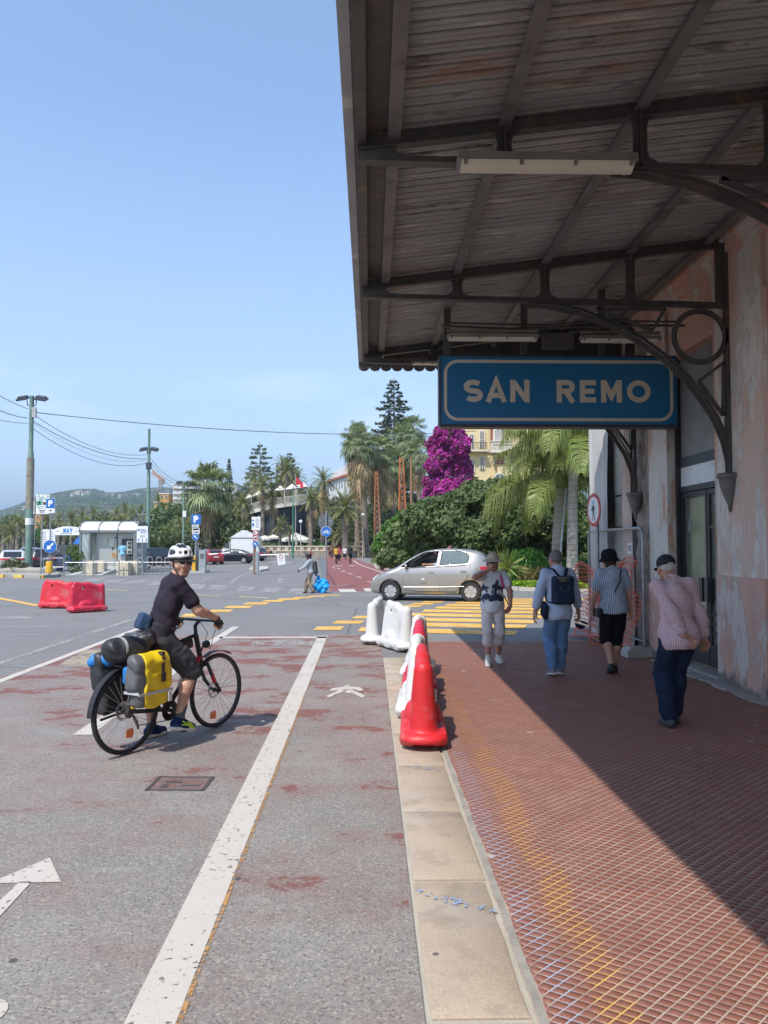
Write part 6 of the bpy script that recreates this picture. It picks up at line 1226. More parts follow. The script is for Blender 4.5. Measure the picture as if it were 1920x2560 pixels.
for k, (px, py, w, h) in enumerate(((196, 1229, 16, 5), (208, 1231, 14, 4), (222, 1229, 10, 4), (182, 1233, 8, 5), (268, 1236, 10, 5), (282, 1234, 7, 5), (300, 1238, 8, 4), (318, 1244, 10, 4), (345, 1236, 8, 4), (418, 1236, 12, 4), (60, 1268, 6, 4), (48, 1276, 5, 4), (330, 1262, 9, 5), (372, 1258, 10, 5))):
 Y = 1850 if py < 1246 else 1500; p = at(px, py, Y); s = Y / F; o = T('hillside_house', 'tiny pale house scattered on the hazy hillside', 'house', (p.x, Y, p.z - h * s), 0, 'houses on the far hill')
 MB().box((0, 0, h * s / 2 - 3), (w * s, 8, h * s + 6)).build('wall', WALLW, o); m = MB(); m.prism([(-w * s / 2 - .5, 0), (w * s / 2 + .5, 0), (0, 2.2)], 9, (V((0, 4.5, h * s)), V((1, 0, 0)), V((0, 0, 1)), V((0, -1, 0)))); m.build('roof', TERRA if k % 2 else WALLW, o)
 m = MB(); [m.box(((q - 1) * w * s * .28, -4.02, h * s * .5), (1.4, .1, 1.8)) for q in range(3)]; m.build('windows', SHUT, o)
ORD = lambda k, n: ['leftmost', 'second', 'third', 'fourth', 'fifth', 'sixth', 'seventh', 'eighth', 'ninth', 'tenth', 'eleventh', 'twelfth', 'thirteenth', 'fourteenth', 'fifteenth', 'sixteenth', 'seventeenth', 'eighteenth', 'nineteenth', 'twentieth', 'rightmost'][k if k < n - 1 else -1]
# ---- palms of the sea front, by what they stand beside
def pl(name, label, px, Y, pyc, kind, sc, seed, **k):
 b = at(px, 1366, Y); z0 = tz(b.x, Y); c = at(px, pyc, Y); return palm(name, label, (b.x, Y, z0), c.z - z0, kind, sc, seed, **k)
pl('fan_palm', 'stout fan palm with stubby boots on the trunk behind the blue parking sign', 517, 95, 1232, 'fan', 1.55, 1, n=52, tr=.62, skirt=26, flare=1.1)
pl('fan_palm', 'tall fan palm with brown skirt and ringed trunk beside the pale lattice mast', 912, 117, 1120, 'fan', 1.35, 2, n=40, tr=.6, skirt=80, sks=1.75, flare=1.5, lean=(-1.0, 0))
pl('fan_palm', 'tall fan palm with tan skirt directly behind the rusty lattice mast', 945, 121, 1135, 'fan', 1.4, 3, n=40, tr=.55, skirt=80, sks=1.8)
pl('fan_palm', 'fan palm crown highest of the pair behind the tan skirted palm', 893, 124, 1098, 'fan', 1.25, 4, n=36, tr=.45, skirt=50, sks=1.5)
for k, (px, Y, py, sc) in enumerate(((1048, 132, 1140, 1.45), (1010, 138, 1110, 1.6), (985, 134, 1170, 1.5), (1030, 150, 1080, 1.5))): pl('fan_palm', ('rightmost', 'second from right', 'leftmost', 'tallest')[k] + ' slender fan palm in the dense cluster left of the purple creeper', px, Y, py, 'fan', sc, 10 + k, n=30, tr=.4, skirt=22, group='fan palms beside the purple creeper')
pl('date_palm', 'broad feathery palm with orange heart on the bank left of the pale lattice mast', 863, 112, 1277, 'canary', 1.05, 5, n=60, tr=.5)
pl('date_palm', 'yellowish feather palm behind the octagonal sign back', 777, 122, 1252, 'date', 1.0, 6, n=44, tr=.42, skirt=8)
pl('date_palm', 'tall brown topped feather palm behind the yellowish palm', 807, 128, 1205, 'date', 1.05, 7, n=40, tr=.42, skirt=20)
for k, (px, Y, py, sc) in enumerate(sorted(((634, 140, 1198, .95), (656, 128, 1218, 1.0), (680, 130, 1228, .95), (717, 150, 1180, 1.2), (606, 126, 1262, .95), (742, 158, 1200, 1.0), (592, 150, 1250, .9), (560, 140, 1268, .9), (705, 165, 1165, 1.0)))): pl('date_palm', ORD(k, 9) + ' feather palm from the left in the row behind the terrace restaurant', px, Y, py, 'date', sc, 20 + k, n=38, tr=.38, skirt=10, group='feather palms along the sea front terrace')
for k, (px, Y, py, sc) in enumerate(sorted(((700, 122, 1318, .62), (724, 121, 1332, .5), (858, 116, 1335, .8), (836, 118, 1345, .5), (450, 100, 1330, .7), (420, 96, 1345, .6), (545, 120, 1300, .9), (585, 124, 1318, .7), (485, 108, 1320, .7)))): pl('low_palm', ORD(k, 9) + ' low young feather palm from the left among the sea front bushes', px, Y, py, 'canary', sc, 40 + k, n=30, tr=.25, group='young palms along the sea front')
for k, (px, Y, py, sc) in enumerate(sorted(((30, 118, 1337, 0.70), (8, 140, 1330, 0.66), (44, 135, 1308, 0.70), (60, 150, 1322, 0.70), (20, 160, 1357, 0.66), (118, 190, 1304, 0.90), (146, 185, 1300, 0.90), (178, 180, 1302, 0.98), (205, 200, 1295, 0.98), (232, 190, 1290, 1.02), (216, 180, 1314, 0.82), (258, 195, 1317, 0.74), (290, 190, 1288, 0.98), (312, 200, 1282, 0.98), (330, 185, 1286, 0.98), (350, 190, 1290, 0.98), (302, 180, 1310, 0.82), (395, 230, 1257, 0.98), (160, 175, 1330, 0.74), (275, 175, 1328, 0.74), (190, 170, 1334, 0.74)))): pl('date_palm', ORD(k, 21) + ' distant feather palm from the left in the long row below the hill', px, Y, py, 'canary' if k % 3 else 'date', sc, 60 + k, n=34, tr=.42, group='distant palms below the hill')
# queen palms by the hedge
QB = gp(1358, 1458); q1 = palm('queen_palm', 'shorter queen palm with long drooping fronds, left of the leaning grey post', (QB.x, 33.0, 0), at(1365, 1222, 33).z, 'queen', 1.0, 81, n=28, tr=.25, bark=QBARK, lean=(.25, 0), flare=1.35)
QB = at(1430, 1366, 31); q2 = palm('queen_palm', 'taller queen palm with pale ringed trunk, right of the leaning grey post', (QB.x, 31.0, 0), at(1440, 1112, 31).z, 'queen', .95, 82, n=30, tr=.235, bark=QBARK, lean=(.15, 0), flare=1.3)
# conifers
def araucaria(name, label, px, Y, pytop, wpx, seed, thin=1.0, group=None):
 g = np.random.RandomState(seed); b = at(px, 1366, Y); z0 = tz(b.x, Y); h = at(px, pytop, Y).z - z0; rmax = wpx * Y / F; o = T(name, label, 'tree', (b.x, Y, z0), 0, group)
 MB().tube([(0, 0, 0), (.1, 0, h * .5), (0, 0, h)], [h * .016, h * .011, .04], 8).build('trunk', BARK, o, smooth=60)
 P_, D_ = [], []; nt_ = int(30 * thin);
 for t in range(nt_):
  u = (t + 1) / nt_; z = h * (1 - .75 * u) + g.uniform(-.25, .25); r = rmax * (1.15 * u ** .62) * (.72 + .5 * g.rand()); nb = 6 if u > .3 else 5; a0 = g.rand() * 6
  for k in range(nb):
   a = a0 + 2 * PI * k / nb + g.uniform(-.15, .15); rr_ = r * g.uniform(.75, 1.1); d = np.array([math.cos(a), math.sin(a), 0]); n = max(int(rr_ * 17), 8); s = np.sqrt(g.rand(n) * .92 + .08)
   zz = z + rr_ * (.10 * s - .22 * s ** 2 + .16 * s ** 4); side = (g.rand(n) - .5) * rr_ * .34 * (.4 + s * .8); pts = d[None] * (s * rr_)[:, None] + np.array([-d[1], d[0], 0])[None] * side[:, None]; pts[:, 2] = zz + g.randn(n) * .10 * (1 + rr_ * .1); P_.append(pts); D_.append(np.repeat(d[None], n, 0))
 p = np.concatenate(P_); d = np.concatenate(D_); n = len(p); a = d + g.randn(n, 3) * .5; a /= np.linalg.norm(a, axis=1)[:, None]; q = np.cross(a, g.randn(n, 3)); q /= np.linalg.norm(q, axis=1)[:, None]; s = .016 * h ** .5 * 3.2 * g.uniform(.6, 1.4, n)[:, None]
 vs = np.stack([p - a * s, p + q * s * .42, p + a * s, p - q * s * .42], 1).reshape(-1, 3); link('crown', np_mesh('crown', vs, np.arange(len(vs)).reshape(-1, 4), FIR, False), o); return o
araucaria('norfolk_pine', 'tallest dark tiered pine rising behind the fan palms', 985, 150, 945, 74, 1, 1.1)
araucaria('norfolk_pine', 'open tiered pine with long level branches behind the terrace', 648, 150, 1104, 60, 2, .6)
araucaria('norfolk_pine', 'dense tiered pine right of the open one', 722, 165, 1131, 46, 3)
araucaria('norfolk_pine', 'very narrow tiered pine right of the stout fan palm', 571, 190, 1148, 14, 4, 1.3)
araucaria('norfolk_pine', 'small narrow pine top between the two larger tiered pines', 693, 190, 1159, 14, 5, .8)
araucaria('conifer', 'dark green layered conifer behind the broad feathery palm', 893, 130, 1205, 30, 6, 1.2)
# broadleaf masses
def blobs(cx, cz, w, h, d, n, seed, r=(.22, .36)):
 g = random.Random(seed); o = []
 for k in range(n):
  a = g.uniform(0, 2 * PI); q = math.sqrt(g.random()); x = cx + math.cos(a) * q * w * .5; z = cz + math.sin(a) * q * h * .5; s = g.uniform(*r); yy = g.uniform(-.35, .35) * d
  o.append((x, yy, max(z, h * s * .5), w * s, d * s * 1.2, h * s))
 return o
Yh = 40.0; hx = lambda px: gx(px, Yh); hz = lambda py: gz(py, Yh)
g = random.Random(5); cl = []
for px, py, r in ((975, 1395, 34), (1000, 1350, 42), (1040, 1310, 50), (1010, 1400, 40), (1075, 1280, 52), (1060, 1360, 60), (1110, 1285, 50), (1115, 1320, 65), (1150, 1255, 50), (1100, 1400, 50), (1165, 1292, 62), (1200, 1228, 52), (1180, 1350, 70), (1230, 1258, 66), (1250, 1225, 52), (1250, 1320, 75), (1160, 1415, 45), (1240, 1400, 55), (1300, 1232, 58), (1310, 1280, 75), (1320, 1370, 62), (1370, 1230, 60), (1380, 1310, 70), (1390, 1390, 50), (1440, 1260, 60), (1450, 1340, 60), (1460, 1410, 40), (1490, 1290, 55), (1520, 1370, 55), (1100, 1270, 45), (1140, 1275, 42), (1215, 1240, 46)):
 s = r * Yh / F; cl.append((hx(px), Yh + g.uniform(-1.2, 1.4) + (1366 - py) * .006, max(hz(py), .3), s * g.uniform(.8, 1.0), s * .95, s * g.uniform(.62, .8)))
bx, by = hx(1230), Yh
plant('evergreen_tree', 'huge dense dark evergreen mound filling the garden behind the silver car', 'tree', (bx, by, 0), [(c[0] - bx, c[1] - by, *c[2:]) for c in cl], 52000, .135, LF_D, 11, trunk=(3.0, .3), inner=.2)
Yb = 58.0; cl = []
for px, py, r in ((960, 1350, 24), (985, 1320, 28), (1000, 1355, 30), (1020, 1300, 30), (1040, 1340, 32), (1060, 1310, 32), (975, 1375, 22), (1010, 1380, 26), (1045, 1375, 26), (1080, 1345, 30), (945, 1368, 16), (1000, 1300, 18)):
 s = r * Yb / F; cl.append((gx(px, Yb), Yb + g.uniform(-.8, .8), gz(py, Yb), s, s, s * .8))
bx = gx(1005, Yb)
plant('ficus_tree', 'bright green rounded tree left of the dark evergreen mound', 'tree', (bx, Yb, 0), [(c[0] - bx, c[1] - Yb, *c[2:]) for c in cl], 20000, .15, LF_B, 12, trunk=(2.4, .22), inner=.15)
Yp = 68.0; cl = []
for px, py, r in ((1120, 1090, 38), (1095, 1110, 28), (1145, 1115, 32), (1110, 1140, 36), (1140, 1160, 38), (1085, 1165, 24), (1160, 1170, 26), (1120, 1190, 40), (1090, 1210, 30), (1155, 1205, 30), (1115, 1235, 40), (1090, 1260, 28), (1140, 1260, 36), (1110, 1300, 40), (1130, 1340, 40), (1120, 1080, 24), (1075, 1235, 18), (1172, 1190, 14)):
 s = r * Yp / F; cl.append((gx(px, Yp), Yp + g.uniform(-.7, .7), gz(py, Yp), s, s * .9, s * .9))
bx = gx(1120, Yp); o = plant('bougainvillea', 'tall column of purple bougainvillea against the yellow villa', 'flowering creeper', (bx, Yp, 0), [(c[0] - bx, c[1] - Yp, *c[2:]) for c in cl], 26000, .15, BOUG, 13, trunk=(4, .2), part='blossoms', aspect=.8)
link('leaves', cloud_mesh('leaves', [(c[0] - bx, c[1] - Yp, c[2], c[3] * .97, c[4] * .97, c[5] * .97) for c in cl], 9000, .17, LF_D, 14), o)
TREES = [(blobs(0, 4.0, 6, 5, 6, 16, 1), LF_D), (blobs(0, 3.5, 7, 4.5, 6, 18, 2), LF_M), (blobs(0, 4.6, 5, 6.5, 5, 16, 3), LF_G)]; tms = []
for k, (c, m) in enumerate(TREES): tms.append(cloud_mesh('crown', c, 7000, .27, m, 50 + k))
tkm = MB().tube([(0, 0, -.3), (.1, 0, 2), (0, .1, 4)], [.25, .2, .1], 8).mesh('trunk', BARK, 60)
KL = ['dark bushy broadleaf tree on the slope above the sea front', 'mid green spreading broadleaf tree on the slope above the sea front', 'greyish green upright tree on the slope above the sea front']
g = random.Random(77)
for k in range(64):
 px = g.uniform(525, 1100); Y = g.uniform(133, 210); p = at(px, 1366, Y); q = k % 3; s = g.uniform(.6, 1.15)
 o = T('broadleaf_tree', KL[q], 'tree', (p.x, Y, tz(p.x, Y) - .2), g.uniform(0, 6), 'trees on the garden slope', s); link('crown', tms[q], o); link('trunk', tkm, o)
for k, (px, Y, s) in enumerate(((120, 225, 1.2), (170, 230, 1.3), (262, 225, 1.4), (280, 230, 1.45), (245, 235, 1.2), (330, 240, 1.35), (360, 225, 1.1), (375, 200, 1.0), (400, 190, .8), (424, 200, 1.15), (440, 170, .8), (405, 150, 1.1), (425, 145, 1.3), (385, 140, .9), (60, 200, 1.1), (15, 190, 1.2), (90, 215, 1.1), (200, 235, 1.3), (310, 225, 1.3), (-20, 200, 1.3), (455, 150, 1.2), (436, 215, 1.1))):
 p = at(px, 1366, Y); q = k % 3; o = T('broadleaf_tree', ['dark bushy broadleaf tree below the far hill, left of the stout palm', 'mid green spreading tree below the far hill, left of the stout palm', 'greyish green upright tree below the far hill, left of the stout palm'][q], 'tree', (p.x, Y, -.2), k * 1.3, 'trees below the far hill', s); link('crown', tms[q], o); link('trunk', tkm, o)
# bushes near the parking and along the wall
bm2 = [cloud_mesh('foliage', blobs(0, .7, 2.6, 1.5, 2.2, 12, 6 + k), 3000, .12, m, 80 + k) for k, m in enumerate((LF_D, LF_M, LF_B, LF_G, REDL))]
def bush(label, px, Y, s, q, group=None, sz=None, z=0.0):
 p = at(px, 1366, Y); o = T('bush', label, 'bush', (p.x, Y, z), px * .37, group); o.scale = (s, s, (sz or s)); link('foliage', bm2[q], o); return o
bush('rounded dark green bush right of the stout fan palm trunk', 560, 96, 2.0, 0, sz=3.4); bush('pale trimmed hedge bush left of the stout fan palm trunk', 470, 96, 2.6, 3, sz=2.2); bush('dark hedge bush behind the white information sign', 395, 92, 2.6, 0, sz=2.2)
bush('shrub growing at the foot of the nearest green pole', 42, 47, .62, 3); bush('leafy shrub left of the glass kiosk', 192, 50.5, .5, 1, sz=1.1); bush('little clipped round bush beside the white flowered bed', 1318, 35, .62, 2, sz=.95)
bush('dark red leaved shrub behind the cycle route sign', 840, 119, 1.0, 4, sz=1.5); bush('red leaved shrub under the low palm, left of the mast', 850, 123, .8, 4)
for k, px in enumerate((470, 500, 600, 625, 680, 745, 790, 815, 880)): bush('low green shrub behind the sea front balustrade', px, 124 + k % 3, 1.4, k % 4, 'shrubs behind the balustrade')
for k, (px, Y) in enumerate(((940, 112), (960, 106), (985, 70), (1020, 64), (1345, 39), (1420, 38), (1470, 37), (1500, 36))): bush('low leafy shrub along the garden edge', px, Y, .7, k % 4, 'shrubs along the garden edge')
def spiky(label, px, Y, h, r, n, seed, trunk=0.4, mat=None):
 p = at(px, 1366, Y); o = T('yucca', label, 'yucca', (p.x, Y, 0)); g = random.Random(seed); m = MB()
 for k in range(n):
  a = k * 2.4; e_ = R(g.uniform(-15, 85)); d = V((math.cos(a) * math.cos(e_), math.sin(a) * math.cos(e_), math.sin(e_))); l_ = r * g.uniform(.85, 1.1); c = V((0, 0, trunk)); q = d.orthogonal().normalized() * r * .035; mm = c + d * l_ * .5; e = c + d * l_ + V((0, 0, -.12 * l_ * math.cos(e_))); m.add([c - q * .6, c + q * .6, mm + q, mm - q, e], [(0, 1, 2, 3), (3, 2, 4)])
 m.build('leaves', mat or LF_Q, o); MB().cyl((0, 0, -.1), (0, 0, trunk), .09, .07, 8).build('trunk', BARK, o); return o
spiky('spiky yucca with yellow edged leaves right of the silver car', 1265, 31.5, 1.3, 1.05, 90, 1, .75); spiky('small spiky plant on a stake in the lawn left of the silver car', 1008, 55, 1.6, 1.2, 70, 2, 1.7)
ar = [feather(2.6, 70, 120, 34, .5, .2, .03, 90, 1.1).mesh('frond', LF_P), feather(2.6, 50, 120, 34, .5, .2, .03, 91, 1.1).mesh('frond', LF_P)]
o = T('jelly_palm', 'silvery arching palm overhanging in front of the dark mound', 'palm tree', (gx(1075, 46), 46, 0)); MB().cyl((0, 0, -.1), (0, 0, 2.0), .25, .2, 10).build('trunk', PBARK, o)
for k in range(22): f = link('frond', ar[k % 2], o, loc=(0, 0, 2.0), rot=(0, 0, k * 2.4)); f.scale = (1.25,) * 3
# ================================================================ GARDEN BEDS AND KERBS
gpt = [gp(942, 1421.5), gp(985, 1427), gp(1060, 1444), gp(1160, 1462), gp(1240, 1471), gp(1300, 1476.5), gp(1390, 1480), gp(1490, 1482)]
poly = [p.xy for p in gpt] + [(40, 28.5), (40, 118), gp(935, 1396).xy, gp(925, 1400).xy, gp(935, 1412).xy]
def m_lawn():
 t = NT('garden_soil'); p = t.pos(); n = t.noise(p, .5, 6, .6); c = t.mix(t.ramp(n, [(.4, 0.), (.6, 1.)]), (.19, .14, .085), (.10, .14, .04)); c = t.mix(t.noise(p, 14, 4), c, t.mix(.5, c, (.05, .06, .02))); t.P(Base_Color=c, Roughness=1.); t.bump(t.noise(p, 20, 4), .6, .03); return t.m
sheet('garden_bed', poly, .09, m_lawn())
kb = MB(); kp = [(p.x, p.y) for p in gpt]; kp = [gp(935, 1412).xy] + [V(q) for q in kp] + [V((40, 28.4))]; KC = M('kerb_concrete', (.46, .42, .36), .9, var=.15, vs=2, bump=.4, bs=30, world=True)
for a, c in zip(kp, kp[1:]):
 a, c = V(a), V(c); d = c - a; L_ = d.length; n = max(1, int(L_ / 1.0))
 for i in range(min(n, 26)): q0 = a.lerp(c, i / n); q1 = a.lerp(c, (i + 1) / n); kb.box(((q0.x + q1.x) / 2, (q0.y + q1.y) / 2, .06), (L_ / n - .015, .18, .16), math.atan2(d.y, d.x))
kb.build('garden_kerb', KC, kind='structure')
g = np.random.RandomState(3); n = 5200; t = g.rand(n); P0, P1 = gp(1255, 1472.0), gp(1480, 1481.0); px = P0.x + (P1.x - P0.x) * t; py = P0.y + (P1.y - P0.y) * t + .25 + g.rand(n) * 1.6; pz = .1 + g.rand(n) * .2
p = np.stack([px, py, pz], 1); a = g.randn(n, 3); a /= np.linalg.norm(a, axis=1)[:, None]; b_ = np.cross(a, g.randn(n, 3)); b_ /= np.linalg.norm(b_, axis=1)[:, None]; s = g.uniform(.03, .08, n)[:, None]
vs = np.stack([p - a * s, p + b_ * s * .6, p + a * s, p - b_ * s * .6], 1).reshape(-1, 3); link('ground_cover', np_mesh('ground_cover', vs, np.arange(len(vs)).reshape(-1, 4), m_leaf('lime_leaf', (.16, .3, .02), (.3, .45, .04)), False), kind='stuff')
n = 3000; t = g.rand(n); px = gx(1300, 33) + g.rand(n) * 6; py = 32 + g.rand(n) * 2.2; p = np.stack([px, py, .1 + g.rand(n) ** 2 * .75], 1); a = g.randn(n, 3) * .4 + np.array([0, 0, 1]); a /= np.linalg.norm(a, axis=1)[:, None]; b_ = np.cross(a, g.randn(n, 3)); b_ /= np.linalg.norm(b_, axis=1)[:, None]; s = g.uniform(.06, .16, n)[:, None]
vs = np.stack([p - a * s, p + b_ * s * .25, p + a * s, p - b_ * s * .25], 1).reshape(-1, 3); link('bedding_leaves', np_mesh('bedding_leaves', vs, np.arange(len(vs)).reshape(-1, 4), m_leaf('rust_leaf', (.10, .12, .03), (.3, .2, .08)), False), kind='stuff')
n = 5200; px = gx(930, 60) + g.rand(n) * 11; py = 46 + g.rand(n) * 50; p = np.stack([px, py, .1 + g.rand(n) * .12], 1); keep = (p[:, 0] > 3.0 - (p[:, 1] - 44) * .12); p = p[keep]; n = len(p); a = g.randn(n, 3) * .5 + np.array([0, 0, 1]); a /= np.linalg.norm(a, axis=1)[:, None]; b_ = np.cross(a, g.randn(n, 3)); b_ /= np.linalg.norm(b_, axis=1)[:, None]; s = g.uniform(.06, .14, n)[:, None]
vs = np.stack([p - a * s, p + b_ * s * .3, p + a * s, p - b_ * s * .3], 1).reshape(-1, 3); link('grass', np_mesh('grass', vs, np.arange(len(vs)).reshape(-1, 4), m_leaf('lawn_leaf', (.09, .13, .03), (.2, .22, .07)), False), kind='stuff')
# ================================================================ BUILDINGS BEYOND
YWALL = M('villa_yellow', (.66, .53, .29), .9, var=.06, vs=.8); VTRIM = M('villa_trim', (.62, .56, .45), .85, var=.06, vs=3); PGL = M('window_glass_dark', (.05, .06, .07), .1, spec=.8); VRED = M('villa_red', (.25, .07, .06), .7); ROLL = M('roller_blind', (.36, .34, .33), .7)
Yv = 88.0; vx = lambda px: gx(px, Yv); vz = lambda py: gz(py, Yv)
vl = T('villa', 'yellow villa with white window surrounds behind the purple creeper', 'villa', (vx(1240), Yv, 0))
W = lambda mb, n, m, par=vl, **k: mb.build(n, m, par, world=(par is vl), **k)
W(MB().box2((vx(1168), Yv + .6, 0), (vx(1245), Yv + 11, vz(905))), 'wall', YWALL); W(MB().box2((vx(1245), Yv, 0), (vx(1325), Yv + 11, vz(905))), 'wall', YWALL); W(MB().box2((vx(1325), Yv + 1.0, 0), (vx(1420), Yv + 11, vz(905))), 'wall', YWALL); W(MB().box2((vx(1160), Yv - .4, vz(905)), (vx(1425), Yv + 11.5, vz(895))), 'roof', TERRA)
def arched(x0, x1, zb_, zt, y, fill, surround=.16, name='window'):
 w = (x1 - x0) / 2; cx_ = (x0 + x1) / 2; pts = [(x0, zb_), (x1, zb_)] + [(cx_ + w * math.cos(a), zt - w + w * math.sin(a)) for a in np.linspace(0, PI, 11)]
 o = MB(); s = 1 + surround / w; o.prism([(cx_ + (p[0] - cx_) * s, (p[1] - zb_) * (1 + surround / (zt - zb_)) + zb_) for p in pts], .12, (V((0, y, 0)), V((1, 0, 0)), V((0, 0, 1)), V((0, -1, 0)))); f = W(o, name, VTRIM)
 o = MB(); o.prism(pts, .03, (V((0, y - .12, 0)), V((1, 0, 0)), V((0, 0, 1)), V((0, -1, 0)))); o.build('pane', fill, vl, world=True)
 o = MB().box2((cx_ - .04, y - .19, zb_), (cx_ + .04, y - .15, zt - .05)).box2((x0, y - .19, (zb_ + zt) / 2 - .03), (x1, y - .15, (zb_ + zt) / 2 + .03)); o.build('glazing_bar', VTRIM, vl, world=True)
for (a, c, z0, z1) in ((1178, 1186, 1122, 1084), (1204, 1212, 1118, 1076), (1179, 1187, 1180, 1149), (1204, 1212, 1172, 1141), (1179, 1187, 1235, 1205), (1204, 1212, 1235, 1203)): arched(vx(a), vx(c), vz(z0), vz(z1), Yv + .6, PGL)
arched(vx(1238), vx(1264), vz(1103), vz(1068), Yv - .02, ROLL, .2); arched(vx(1238), vx(1263), vz(1160), vz(1136), Yv - .02, VRED, .2); arched(vx(1238), vx(1263), vz(1230), vz(1185), Yv - .02, PGL, .2)
for x in (1231, 1271): W(MB().box2((vx(x) - .16, Yv - .05, vz(1103)), (vx(x) + .16, Yv - .01, vz(1070))), 'shutter', VRED)
for z, h in ((1062, .35), (1128, .3)): W(MB().box2((vx(1166), Yv + .35, vz(z)), (vx(1244), Yv + .6, vz(z) + h)).box2((vx(1228), Yv - .25, vz(z)), (vx(1330), Yv, vz(z) + h)), 'moulding', VTRIM)
for z in (1128,):
 W(MB().box2((vx(1164), Yv - .5, vz(z) - .05), (vx(1217), Yv + .6, vz(z) + .12)), 'balcony', VTRIM); rl = MB(); n = 16
 for k in range(n + 1): x = vx(1164) + (vx(1217) - vx(1164)) * k / n; rl.tube([(x, Yv - .46, vz(z) + .1), (x, Yv - .6, vz(z) + .55), (x, Yv - .46, vz(z) + 1.0)], .022, 4, False)
 rl.tube([(vx(1164), Yv - .46, vz(z) + 1.0), (vx(1217), Yv - .46, vz(z) + 1.0), (vx(1217), Yv + .6, vz(z) + 1.0)], .035, 5); W(rl, 'balcony_railing', M('iron_rail', (.06, .05, .045), .6))
bb = MB().box2((vx(1227), Yv - .9, vz(1131)), (vx(1277), Yv, vz(1106))); W(bb, 'carved_bay', VTRIM); rl = MB()
for k in range(8): rl.box((vx(1230) + k * .31, Yv - .93, vz(1118)), (.1, .08, .55)).sphere((vx(1230) + k * .31 + .15, Yv - .93, vz(1112)), .1, 6, 4)
W(rl, 'carved_ornament', M('villa_trim_aged', (.5, .44, .34), .9)); W(MB().box2((vx(1225), Yv - 1.0, vz(1106)), (vx(1279), Yv, vz(1104))).box2((vx(1225), Yv - .95, vz(1133)), (vx(1279), Yv, vz(1130))), 'moulding', VTRIM)
def block(name, label, cat, px0, px1, pytop, Y, depth, mat, rows, cols, win=(.55, .6), z0=0, roofm=None, rz_=0.0, wm=None, balc=False, pybot=None):
 x0, x1 = gx(px0, Y), gx(px1, Y); zt = gz(pytop, Y); cx_ = (x0 + x1) / 2; w = x1 - x0; o = T(name, label, cat, (cx_, Y, z0), rz_); h = zt - z0
 MB().box((0, depth / 2, h / 2), (w, depth, h)).build('wall', mat, o); zlo = (gz(pybot, Y) - z0) if pybot else 0
 MB().box((0, depth / 2, h + .25), (w + .6, depth + .6, .5)).build('roof', roofm or WALLW, o)
 for r in range(rows):
  for c in range(cols):
   sx_, sz = w / cols, (h - zlo) / rows; x, z = -w / 2 + sx_ * (c + .5), zlo + sz * (r + .45)
   f = MB().box((x, -.06, z), (sx_ * win[0] + .25, .12, sz * win[1] + .25)).build('window', VTRIM, o); MB().box((x, -.14, z), (sx_ * win[0], .06, sz * win[1])).build('pane', wm or PGL, f)
   if balc: MB().box((x, -.7, z - sz * win[1] * .5), (sx_ * .92, 1.4, .18)).box((x, -1.36, z - sz * win[1] * .5 + .5), (sx_ * .92, .08, 1.0)).build('balcony', mat, o)
 return o
block('apartment_block', 'white stepped apartment block behind the stout fan palm', 'apartment block', 432, 482, 1213, 300, 20, M('white_facade', (.64, .64, .62), .85, var=.05), 8, 4, (.5, .4), balc=True, pybot=1320); block('apartment_block', 'lower white wing beside the stepped white apartment block', 'apartment block', 480, 515, 1205, 310, 20, M('white_facade', (.64, .64, .62)), 6, 3, (.5, .4), pybot=1300)
block('apartment_block', 'small white block half hidden right of the stout fan palm', 'apartment block', 548, 590, 1212, 320, 20, M('white_facade', (.64, .64, .62)), 5, 4, (.5, .4), pybot=1290)
block('orange_building', 'orange building with a yellow top floor below the crane', 'building', 397, 420, 1236, 340, 14, M('orange_facade', (.62, .29, .07), .9, var=.06), 5, 2, (.4, .5), pybot=1310);
block('yellow_tower', 'pale yellow slab house in front of the orange building', 'building', 384, 398, 1258, 338, 12, M('orange_facade', (.62, .29, .07)), 4, 1, (.4, .4), pybot=1310)
block('orange_tower', 'narrow orange and white tower between the palms on the far left', 'tower', 86, 100, 1284, 240, 6, M('orange_facade', (.62, .29, .07)), 3, 1, (.4, .4), roofm=WALLW, pybot=1330)
block('red_roof_house', 'low house with a red tiled roof at the left edge behind palms', 'house', -6, 16, 1315, 230, 10, WALLW, 1, 2, roofm=TERRA, pybot=1340)
Yo = 235; xh = lambda px: gx(px, Yo)
ht = T('grand_hotel', 'long white hotel with a red tiled roof on the slope', 'hotel', (xh(880), Yo, tz(xh(880), Yo))); a, c = V((xh(775), Yo + 60, 0)), V((xh(925), Yo, 0))
d = (c - a).normalized(); nrm = V((d.y, -d.x, 0)); L_ = (c - a).length; zt = gz(1172, Yo); HW = M('hotel_white', (.66, .65, .62), .85, var=.05)
def hq(mb, s0, s1, z0, z1, o0, o1):
 P_ = [a + d * s0 + nrm * o0, a + d * s1 + nrm * o0, a + d * s1 + nrm * o1, a + d * s0 + nrm * o1]; mb.add([(p.x, p.y, z) for z in (z0, z1) for p in P_], [(3, 2, 1, 0), (4, 5, 6, 7), (0, 1, 5, 4), (1, 2, 6, 5), (2, 3, 7, 6), (3, 0, 4, 7)]); return mb
hq(MB(), 0, L_, 0, zt, -14, 0).build('wall', HW, ht, world=True); hq(MB(), -.6, L_ + .6, zt, zt + .7, -14.5, .8).build('cornice', TERRA, ht, world=True); hq(MB(), L_ * .12, L_ * .62, zt + .7, zt + 3.6, -13, -2).build('attic', HW, ht, world=True)
